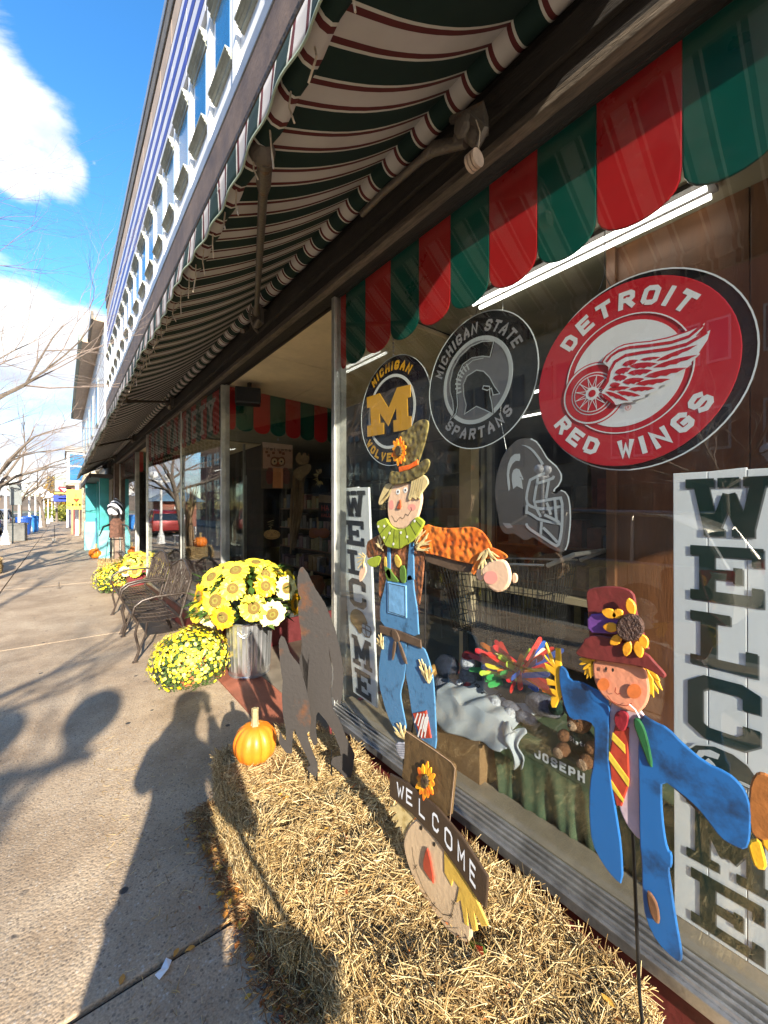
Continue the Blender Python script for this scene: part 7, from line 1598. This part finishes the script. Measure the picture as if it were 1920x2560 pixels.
# yellow I heart Cedar banner
yb = T('cedar_banner', 'yellow hanging banner with a red heart above the word Cedar', 'banner', atZ(192, 1275, 23)); Zs = 23.0
yel = M('bright yellow banner', (.88, .78, .10), .6, 0, .04, 3)
def fp(px, py, dz=0): return atZ(px, py, Zs-dz)
nb_ = -FW
plate('cloth', [fp(167, 1273), fp(213, 1273), fp(219, 1224), (fp(167, 1224))], nb_, .02, yel, yb, 0, .004, .002, 0)
b = MB(); c0 = fp(192, 1250); 
hp = [(0, -.11), (.06, -.05), (.10, .0), (.10, .045), (.065, .07), (.03, .065), (0, .03), (-.03, .065), (-.065, .07), (-.10, .045), (-.10, .0), (-.06, -.05)]
plate('heart', [c0+RT*x*1.5+UP*y*1.4 for x, y in hp], nb_, .004, M('heart red', (.70, .06, .02), .5), yb, .026, 0, 0, 0)
b = MB(); o_ = fp(190, 1242); write(b, 'I', lambda x, y, l: o_+RT*(x)+UP*y+nb_*(.03+l), .13, .09, .035, .02); o2 = fp(170, 1265); write(b, 'Cedar', lambda x, y, l: o2+RT*(x)+UP*y+nb_*(.03+l), .19, .16, .042, .045); b.build('lettering', outl, yb)
b = MB(); b.tube([fp(165, 1222), fp(222, 1222)], .02, 6); b.build('pole', MAT['blackm'], yb)
# red hanging sign
rs = T('red_hanging_sign', 'small red shield sign hanging over the pavement before the lamps', 'sign', atZ(160, 1232, 30)); f3 = lambda x, y: atZ(x, y, 30)
plate('board', [f3(146, 1222), f3(148, 1216), f3(178, 1219), f3(178, 1224), f3(170, 1230), f3(161, 1233), f3(152, 1228)], nb_, .04, M('sign dull red', (.55, .05, .06), .5), rs, 0, .004, .002, 0); plate('board_panel', [f3(151, 1220), f3(173, 1222), f3(162, 1229)], nb_, .01, P_white, rs, .045, 0, 0, 0)
b = MB(); b.tube([f3(160, 1217), f3(160, 1207), f3(175, 1203)], .02, 6); b.build('bracket', MAT['blackm'], rs)
# second white building with eaves, bay box, further shops
wb2 = T('gabled_white_building', 'white building with deep brown eaves beyond the store', 'building', (1.2, 25, 3.3))
bx(wb2, 'wall', 1.16, 3, 17.1, 37, 3.3, 8.1, MAT['white']); bx(wb2, 'eaves', .85, 3, 17.1, 19.6, 8.1, 8.2, MAT['tanb']); bx(wb2, 'eaves', .62, 3, 19.6, 37, 8.1, 8.25, MAT['tanb']); bx(wb2, 'gutter', .5, .62, 19.6, 37, 8.12, 8.35, M('green grey gutter', (.16, .20, .15), .5)); bx(wb2, 'gutter', .78, .85, 17.1, 19.55, 8.12, 8.4, MAT['cornice'])
for y in (20, 23.4, 26.8, 30.2, 33.6):
    w_ = bx(wb2, 'window', 1.12, 1.159, y, y+1.1, 5.0, 6.9, MAT['hood']); b = MB(); b.b2(1.10, 1.119, y+.1, y+1.0, 5.1, 6.8); b.build('pane', glass_up, w_)
for z in np.arange(3.5, 8.0, .22):
    b = MB(); b.b2(1.145, 1.159, 17.1, 37, float(z), float(z)+.012); b.build('siding_lap', MAT['white'], wb2)
bb_ = T('bay_box', 'white upstairs bay with grey roof jutting over the far pavement', 'building', (.9, 36, 3.2))
bx(bb_, 'bay_wall', .25, 3, 34, 40, 3.35, 5.4, MAT['white2']); bx(bb_, 'bay_floor', .2, 3, 33.9, 40, 3.15, 3.34, MAT['tanb']); bx(bb_, 'bay_roof', .15, 3, 33.85, 40, 5.4, 5.75, M('grey roof', (.28, .27, .26), .7))
for z0, z1 in ((3.5, 4.4), (4.5, 5.25)):
    for x0, x1 in ((.4, 1.3),): bx(bb_, 'bay_window', x0, x1, 33.95, 33.99, z0, z1, glass_up, .002)
bs = T('blue_awning_shop', 'far shop with a blue awning and yellow stripe under it', 'shop', (.5, 50, 0)); bx(bs, 'wall', .5, 5, 42, 62, 0, 4.2, M('dark plum front', (.10, .08, .12), .6)); bx(bs, 'canopy', -.6, .5, 46, 48.5, 2.25, 2.8, M('royal blue canvas', (.02, .05, .35), .7)); bx(bs, 'canopy_light', -.5, .4, 44.9, 45, 2.9, 3.0, yel); bx(bs, 'hanging_board', -.45, .5, 41.5, 41.6, 3.0, 4.3, M('grey green board', (.25, .28, .24), .6)); bx(bs, 'white_post', .3, .42, 43.9, 44.0, 0, 2.6, MAT['white2'])
# shrubs at the far end
sh = T('far_shrubs', 'yellow green shrubs at the far end of the pavement', 'shrub', (.2, 68, 0)); n = 2600; d = rg.normal(size=(n, 3)); P = np.array([.0, 68, .9])+d*np.array([.9, 1.5, .45]); P[:, 2] = np.abs(P[:, 2]); A = rg.normal(size=(n, 3))*.1; B_ = rg.normal(size=(n, 3))*.1
tag(put('foliage', npmesh('foliage', np.concatenate([P, P+A, P+A+B_, P+B_], 1).reshape(-1, 3), np.arange(4*n).reshape(-1, 4)), straw_mat('yellow green foliage', (.06, .08, .01), (.18, .20, .03), (.35, .33, .05)), sh), kind='stuff')
# far hills and a low far row
b = MB(); pts = []
for k in range(81):
    a = R(-95+190*k/80); r_ = 420; h = 14+9*mnoise.noise(Vector((k*.16, 1, 0)))+5*mnoise.noise(Vector((k*.5, 4, 0))); pts.append((math.sin(a)*r_, math.cos(a)*r_, h))
vs = []
for x, y, h in pts: vs += [(x, y, -.2), (x*1.06, y*1.06, h*.8), (x*1.2, y*1.2, h), (x*1.6, y*1.6, h*.9)]
b.add(vs, [(4*k+i, 4*k+i+1, 4*k+i+5, 4*k+i+4) for k in range(80) for i in range(3)]); tag(b.build('hills', M('wooded autumn hillside', (.16, .115, .08), .95, 0, .4, .05, c2=(.10, .075, .05)), smooth=True), kind='structure')
# ================================================================ across the street
brick = M('brick red', (.27, .085, .05), .8, 0, .2, 4, .3, 40); def_w = [(1.0, 2.6), (4.2, 5.8)]
glass_far = M('dark window glass', (.02, .025, .03), .12, 0, .1, 2)
def far_building(label, y0, y1, h, mat, trim, seed, name='brick_building'):
    rg_ = random.Random(seed); t = T(name, label, 'building', (-17.5, (y0+y1)/2, 0)); bx(t, 'wall', -24, -17.2, y0, y1, 0, h, mat, 0); bx(t, 'cornice', -24, -17.0, y0-.05, y1+.05, h, h+.4, trim)
    y = y0+.8
    while y < y1-1.4:
        w_ = bx(t, 'shop_window', -17.22, -17.12, y, y+1.7, .5, 2.7, MAT['dark']); b = MB(); b.b2(-17.11, -17.10, y+.1, y+1.6, .6, 2.6); b.build('pane', glass_far, w_)
        for k in (0, .95):
            
            for zz in (3.9, 7.3): w_ = bx(t, 'window', -17.22, -17.13, y+k, y+k+.75, zz, zz+1.7, trim); b = MB(); b.b2(-17.12, -17.11, y+k+.08, y+k+.67, zz+.1, zz+1.6); b.build('pane', glass_far, w_)
        y += 2.6
    return t
far_building('red brick two storey building across the street', -10, 9, 11.5, brick, M('stone trim', (.45, .42, .36), .7), 1); far_building('tan brick building across the street farther along', 9.2, 33.8, 10.8, M('tan brick', (.34, .24, .15), .8, 0, .2, 4), M('brown trim', (.12, .07, .05), .7), 2); far_building('dark brick building across the street behind the kiosk', 34, 60, 11, brick, bpy.data.materials['stone trim'], 3)
far_building('pale building across the street behind the camera', -30, -10.2, 9, M('pale render', (.5, .47, .42), .8), bpy.data.materials['brown trim'], 4, 'rendered_building')
nb2 = T('cream_shop_building', 'cream two storey shop building behind the camera on the store side', 'building', (1.3, -17, 0))
bx(nb2, 'wall', 1.4, 9, -34, -4.2, 0, 9.5, M('cream render', (.45, .38, .28), .8, 0, .1, 3)); bx(nb2, 'cornice', 1.2, 9, -34, -4.2, 9.5, 9.9, bpy.data.materials['brown trim'])
for k in range(7):
    y = -33+k*4.1; w_ = bx(nb2, 'shop_window', 1.33, 1.41, y, y+3.2, .5, 2.6, MAT['dark']); b = MB(); b.b2(1.31, 1.325, y+.1, y+3.1, .6, 2.5); b.build('pane', glass_up, w_); w_ = bx(nb2, 'window', 1.33, 1.41, y+.8, y+2.0, 4.6, 6.5, MAT['hood']); b = MB(); b.b2(1.31, 1.325, y+.9, y+1.9, 4.7, 6.4); b.build('pane', glass_up, w_)
# kiosk
ks = T('brick_kiosk', 'small brick kiosk with a pale blue metal pyramid roof', 'kiosk', (-5.6, 30.9, 0)); kx, ky = -5.6, 30.9
bx(ks, 'wall', kx-1.1, kx+1.1, ky-1.1, ky+1.1, 0, 2.1, brick, .005)
for z in np.arange(.1, 2.05, .1): bx(ks, 'mortar_line', kx-1.104, kx+1.104, ky-1.104, ky+1.104, float(z), float(z)+.012, MAT['kerb'], 0)
b = MB(); e = 1.6; rv = [(kx-e, ky-e, 2.1), (kx+e, ky-e, 2.1), (kx+e, ky+e, 2.1), (kx-e, ky+e, 2.1), (kx, ky, 3.1)]; b.add(rv, [(0, 1, 4), (1, 2, 4), (2, 3, 4), (3, 0, 4), (3, 2, 1, 0)]); b.build('roof', M('pale blue metal roof', (.22, .36, .46), .35, .4, .08, 3), ks)
for s in (-.8, 0, .8):
    b = MB(); b.tube([(kx+s*1.9, ky-e-.01, 2.12), (kx+s*.1, ky-.05, 3.1)], .02, 4); b.build('roof_seam', MAT['greycap'], ks); b = MB(); b.tube([(kx+e+.01, ky+s*1.9, 2.12), (kx+.05, ky+s*.1, 3.1)], .02, 4); b.build('roof_seam', MAT['greycap'], ks)
w_ = bx(ks, 'window', kx-.35, kx+.35, ky-1.14, ky-1.105, .8, 1.75, MAT['white2']); b = MB(); b.b2(kx-.28, kx+.28, ky-1.16, ky-1.145, .87, 1.68); b.build('pane', glass_up, w_)
wbn = T('white_bench', 'white slatted street bench at the kerb', 'bench', (-3.0, 18.6, 0))
for k in range(4): bx(wbn, 'slat', -2.7+k*.11, -2.61+k*.11, 17.9, 19.4, .42, .45, MAT['white2'], .004)
for k in range(3): bx(wbn, 'slat', -2.78, -2.75, 17.9, 19.4, .52+k*.12, .61+k*.12, MAT['white2'], .004)
for y in (18.0, 19.25):
    for x in (-2.7, -2.36): bx(wbn, 'leg', x, x+.06, y, y+.06, 0, .42, MAT['white2'], .004)
# ================================================================ cars
tyre = M('tyre rubber', (.02, .02, .02), .8, 0, .2, 20); rim = M('alloy rim', (.55, .56, .58), .25, .9, .1, 9); cgl = M('car window glass', (.02, .025, .03), .05, 0, .1, 3, spec=1.0); tail = M('tail light red', (.5, .01, .015), .15, 0, .05)
def make_car(label, loc, paint, rz=0, name='parked_car', Ls=4.9):
    t = T(name, label, 'car', (0, 0, 0), None); hw = .92
    # side profile (y along the length, nose at +y), body below the belt line
    low = [(-2.42, .38), (-2.45, .62), (-2.40, .98), (-2.2, 1.02), (-1.0, 1.02), (.7, .98), (1.5, .92), (2.1, .82), (2.42, .66), (2.46, .40), (2.2, .26), (-2.2, .26)]
    top = [(-2.38, 1.0), (-2.15, 1.42), (-1.7, 1.62), (-.6, 1.68), (.25, 1.62), (.75, 1.42), (1.45, .95)]
    def arch(pts):
        out = []
        for i, p in enumerate(pts): out.append(p)
        return out
    b = MB(); secs = [(-hw, .0), (-hw*.97, .04), (hw*.97, .04), (hw, 0)]
    # loft: inset outline at the flanks for a rounded body
    rings = []
    for x, ins in ((-hw+.06, .06), (-hw, .0), (hw, .0), (hw-.06, .06)): pass
    n = len(low); vs = []
    for x, s in ((-hw+.02, .985), (-hw, .97), (hw, .97), (hw-.02, .985)):
        pass
    cyl = sum(p[0] for p in low)/n; czl = .62
    for x, s in ((-hw+.10, 1.0), (-hw, .955), (hw, .955), (hw-.10, 1.0)):
        pass
    order = [(-hw, .93), (-hw+.05, .985), (-hw+.16, 1.0), (hw-.16, 1.0), (hw-.05, .985), (hw, .93)]
    for x, s in order: vs += [(x, cyl+(y-cyl)*(1-(1-s)*.6), czl+(z-czl)*s) for y, z in low]
    fs = [(k*n+i, k*n+(i+1) % n, (k+1)*n+(i+1) % n, (k+1)*n+i) for k in range(5) for i in range(n)]+[tuple(range(n))[::-1], tuple(5*n+i for i in range(n))]
    b.add(vs, fs); o = b.build('body', paint, t, True)
    m = len(top); b = MB(); vs = []; tz = 1.0
    for x, s in ((-1, 0), (-1, 1), (1, 1), (1, 0)): pass
    def cab(x_s, grow=0):
        return [(x_s*(hw-.06-.20*max(0, (z-1.0)/.68)+grow), y, z+grow) for y, z in top]
    L_, R_ = cab(-1), cab(1); vs = L_+R_; b.add(vs, [tuple(range(m)), tuple(range(m, 2*m))]+[(i, i+1, m+i+1, m+i) for i in range(m-1)]+[(0, m, 2*m-1, m-1)]); b.build('cabin_glass', cgl, t, True)
    # painted roof and pillars, proud of the glass
    b = MB(); roof = [(y, z+.012) for y, z in top[1:5]]
    vs = [(-(hw-.05-.20*(z-1)/.68), y, z) for y, z in roof]+[((hw-.05-.20*(z-1)/.68), y, z) for y, z in roof]; k = len(roof); b.add(vs, [(i, i+1, k+i+1, k+i) for i in range(k-1)]); o = b.build('roof', paint, t, True); sm_ = o.modifiers.new('thickness', 'SOLIDIFY'); sm_.thickness = .03
    for sgn in (-1, 1):
        for (ya, za), (yb_, zb) in (((-2.36, 1.0), (-2.1, 1.45)), ((-1.35, 1.0), (-1.3, 1.62)), ((-.35, 1.0), (-.35, 1.66)), ((1.4, .97), (.35, 1.6))):
            b = MB(); b.tube([(sgn*(hw-.05), ya, za), (sgn*(hw-.05-.2*(zb-1)/.68), yb_, zb)], .035 if ya < -2 else .025, 6); b.build('pillar', paint, t)
        b = MB(); b.tube([(sgn*(hw-.22), -1.9, 1.66), (sgn*(hw-.22), .2, 1.70)], .02, 6); b.build('roof_rail', MAT['alu'], t)
        b = MB(); b.b2(sgn*hw-.01, sgn*hw+.012, -2.2, 2.1, .36, .42); b.build('sill_trim', MAT['black'], t)
        for y in (-.75, .35): b = MB(); b.tube([(sgn*(hw+.01), y, .90), (sgn*(hw+.035), y+.04, .905), (sgn*(hw+.035), y+.16, .905), (sgn*(hw+.01), y+.2, .90)], .012, 6); b.build('door_handle', MAT['alu'], t)
        for y in (-1.32, -.34, .75): b = MB(); b.b2(sgn*(hw-.004), sgn*(hw+.003), y-.004, y+.004, .42, .97); b.build('door_gap', MAT['dark'], t)
        b = MB(); b.prism([(sgn*(hw-.03), -2.40, .78), (sgn*(hw+.012), -2.05, .82), (sgn*(hw+.012), -2.12, .99), (sgn*(hw-.06), -2.40, 1.0)], (0, -.03, .0)); b.build('tail_light', tail, t)
        b = MB(); b.box((sgn*(hw+.09), .95, 1.02), (.16, .1, .12)); o = b.build('wing_mirror', paint, t); bevel(o, .02)
        b = MB(); b.box((sgn*(hw-.14), 2.38, .70), (.3, .12, .12)); o = b.build('headlight', P_lgrey, t); bevel(o, .02)
        for y in (-1.5, 1.5):
            b = MB(); b.tube([(sgn*(hw-.21), y, .34), (sgn*(hw+.015), y, .34)], .40, 24); wa = b.build('wheel_arch', MAT['dark'], t)
            b = MB(); b.tube([(sgn*(hw-.2), y, .34), (sgn*(hw+.0), y, .34), (sgn*(hw+.03), y, .34)], [.34, .34, .31], 28); w = b.build('wheel', tyre, t, True)
            b = MB(); b.tube([(sgn*(hw+.025), y, .34), (sgn*(hw+.034), y, .34)], [.215, .20], 24)
            for q in range(5): a = q*2*math.pi/5; b.tube([(sgn*(hw+.037), y, .34), (sgn*(hw+.04), y+math.cos(a)*.2, .34+math.sin(a)*.2)], .028, 5)
            b.build('rim', rim, w)
    setloc(t, loc, rz); return t
pc1 = M('beige metallic paint', (.62, .57, .47), .25, .4, .04, 2, coat=.6); pc2 = M('dark car paint', (.03, .035, .04), .2, .4, .05, 2, coat=.6); pc3 = M('red car paint', (.25, .02, .02), .25, .3, .05, 2, coat=.6)
make_car('beige metallic minivan parked across from the big window', (-4.2, 3.55, -.12), pc1)
make_car('dark parked car beyond the first lamp', (-4.0, 38, -.12), pc2); make_car('red parked car at the left edge', (-4.3, 30, -.12), pc3); make_car('grey parked car farther up the kerb', (-4.1, 46, -.12), M('grey car paint', (.2, .2, .21), .25, .5, .05, 2, coat=.6)); make_car('dark blue parked car behind the camera', (-4.2, -6, -.12), M('blue car paint', (.03, .05, .12), .2, .4, .05, 2, coat=.6))
# ================================================================ the photographer, standing behind the camera
def person():
    t = T('person', 'person standing behind the camera in a dark jacket, both hands raising a phone', 'person', (-.20, -.40, 0))
    skin = M('skin', (.52, .31, .22), .5, 0, .06, 9); jk = M('dark jacket', (.035, .04, .055), .8, 0, .2, 12, .3, 60); jn = M('blue jeans', (.05, .07, .13), .85, 0, .2, 20, .2, 120); hair = M('dark hair', (.03, .02, .014), .6, 0, .3, 60, .5, 120); shoe = M('dark shoes', (.03, .025, .02), .5, 0, .2, 10)
    o = Vector((-.20, -.40, 0)); f = FW; r_ = RT
    def W(a, b_, z): return o+r_*a+f*b_+UP*z       # a right, b forward
    def skinned(name, V, E, rad, mat, parent=t, lev=2, root=0):
        me = bpy.data.meshes.new(name); me.from_pydata([tuple(v) for v in V], E, []); ob = put(name, me, mat, parent)
        m = ob.modifiers.new('skin', 'SKIN'); me.skin_vertices.new() if not me.skin_vertices else None
        for i, s in enumerate(me.skin_vertices[0].data):
            q = rad[i]; s.radius = q if isinstance(q, tuple) else (q, q); s.use_root = (i == root)
        m.use_smooth_shade = True; s_ = ob.modifiers.new('subsurf', 'SUBSURF'); s_.levels = lev; s_.render_levels = lev; return ob
    # one continuous body: pelvis, spine, neck, head core, legs, arms to the wrists
    V = [W(0, 0, .98), W(0, .0, 1.14), W(0, -.01, 1.32), W(0, -.01, 1.43), W(0, .02, 1.50), W(0, .05, 1.60), W(0, .05, 1.70),
         W(-.10, 0, .90), W(-.11, .02, .50), W(-.12, -.02, .10), W(-.13, .12, .05), W(.10, 0, .90), W(.11, .03, .50), W(.12, -.0, .10), W(.13, .14, .05),
         W(-.17, 0, 1.40), W(-.30, .18, 1.18), W(-.21, .36, 1.47), W(.17, 0, 1.40), W(.20, .18, 1.17), W(.03, .36, 1.47)]
    E = [(0, 1), (1, 2), (2, 3), (3, 4), (4, 5), (5, 6), (0, 7), (7, 8), (8, 9), (9, 10), (0, 11), (11, 12), (12, 13), (13, 14), (3, 15), (15, 16), (16, 17), (3, 18), (18, 19), (19, 20)]
    rad = [(.15, .11), (.14, .10), (.16, .105), (.13, .09), .055, (.076, .09), (.07, .085), .088, .062, .042, .04, .088, .062, .042, .04, .062, .048, .032, .062, .048, .032]
    skinned('body', V, E, rad, skin)
    skinned('jacket', [V[0]-UP*.55-RT*.09, V[0]-UP*.1-RT*.04, V[2]-UP*.12, V[2], V[3]+UP*.02, V[15], V[16], V[17]*.85+V[16]*.15, V[18], V[19], V[20]*.85+V[19]*.15], [(0, 1), (1, 2), (2, 3), (3, 4), (4, 5), (5, 6), (6, 7), (4, 8), (8, 9), (9, 10)], [(.46, .26), (.33, .20), (.20, .14), (.19, .13), (.12, .10), .080, .066, .05, .080, .066, .05], jk)  # hem flared wide and low to broaden the shadow it throws
    skinned('trousers', [V[0], V[7], V[8], V[9], V[11], V[12], V[13]], [(0, 1), (1, 2), (2, 3), (0, 4), (4, 5), (5, 6)], [(.165, .125), .102, .078, .062, .102, .078, .062], jn)
    for s in (9, 13):
        a = V[s]; skinned('shoe', [a-UP*.045-f*.04, a-UP*.05+f*.08, a-UP*.06+f*.17], [(0, 1), (1, 2)], [.05, .048, .035], shoe)
    hd = W(0, .055, 1.665)
    b = MB(); b.lathe([(.001, .128), (.05, .118), (.088, .08), (.10, .02), (.098, -.04), (.08, -.10), (.05, -.13)], hd-f*.022, 20, ripple=lambda a, i: 1+.03*math.sin(a*7+i)); b.build('hair', hair, t, True)
    for s in (-1, 1):
        b = MB(); b.ball(hd+r_*s*.083+f*.0-UP*.01, .028, 10, 8, 1.2); b.build('ear', skin, t, True)
        b = MB(); b.ball(hd+r_*s*.032+f*.083+UP*.005, .012, 10, 8); b.build('eye', P_white, t, True); b = MB(); b.ball(hd+r_*s*.032+f*.093+UP*.005, .005, 8, 6); b.build('pupil', outl, t, True)
    b = MB(); b.tube([hd+f*.085+UP*.01, hd+f*.11-UP*.025, hd+f*.09-UP*.035], [.008, .015, .012], 8); b.build('nose', skin, t, True)
    b = MB(); b.tube([hd+f*.088-UP*.065-r_*.025, hd+f*.096-UP*.066, hd+f*.088-UP*.065+r_*.025], .006, 6); b.build('mouth', M('lips', (.42, .16, .13), .5), t, True)
    # hands close on the two short sides of the phone
    pc_ = Vector((0, 0, EYE))-f*.035
    for s, wr in ((-1, V[17]), (1, V[20])):
        palm = pc_+r_*s*.085-f*.03-UP*.035
        Vh = [wr, palm]; Eh = [(0, 1)]; Rh = [.030, (.030, .018)]
        for k, (dz, L_) in enumerate(((.045, .07), (.022, .078), (.0, .074), (-.02, .06))):
            a = palm+UP*dz*.8+r_*s*.012; i0 = len(Vh); Vh += [a, a+f*.035+r_*s*.012, a+f*.05-r_*s*.012, a+f*.052-r_*s*.034]; Eh += [(1, i0), (i0, i0+1), (i0+1, i0+2), (i0+2, i0+3)]; Rh += [.010, .0095, .009, .008]
        i0 = len(Vh); th = palm-UP*.01; Vh += [th-r_*s*.012-f*.01, th-r_*s*.03+UP*.02-f*.004, th-r_*s*.045+UP*.045]; Eh += [(1, i0), (i0, i0+1), (i0+1, i0+2)]; Rh += [.012, .011, .009]
        skinned('hand', Vh, Eh, Rh, skin, t, 1)
    ph = T('phone', 'black phone held upright in both hands behind the lens point', 'phone', pc_)
    b = MB(); M4 = Matrix((( r_.x, f.x, 0), (r_.y, f.y, 0), (0, 0, 1))).to_4x4(); b.box(pc_, (.155, .009, .075), M4=M4); o_ = b.build('case', MAT['black'], ph); bevel(o_, .003)
    b = MB(); b.box(pc_-f*.006, (.145, .001, .068), M4=M4); b.build('screen', M('dark phone screen', (.02, .02, .025), .1), ph)
person()
def shadow_bag():  # unseen bag added to spread the photographer's shadow over litter and hay
    o = Vector((-.20, -.40, 0)); W = lambda a, b_, z: o+RT*a+FW*b_+UP*z
    t = T('shadow_bag', 'unseen canvas bag added at the photographer right hip to widen the shadow', 'bag', W(.36, -.05, .62)); cv = M('dark canvas', (.05, .045, .04), .9, 0, .2, 30, .4, 120)
    M4 = Matrix(((RT.x, FW.x, 0), (RT.y, FW.y, 0), (0, 0, 1))).to_4x4(); b = MB(); b.box(W(.36, -.02, .78), (.16, .38, .34), M4=M4); ob = b.build('pouch', cv, t); bevel(ob, .04, 4)
    b = MB(); b.box(W(.442, -.02, .86), (.012, .36, .2), M4=M4); ob = b.build('flap', cv, t); bevel(ob, .004)
    b = MB(); b.tube([W(.36, -.17, .94), W(.20, -.10, 1.25), W(.10, -.04, 1.47), W(.17, .08, 1.28), W(.36, .14, .94)], .014, 6); b.build('strap', cv, t)
shadow_bag()
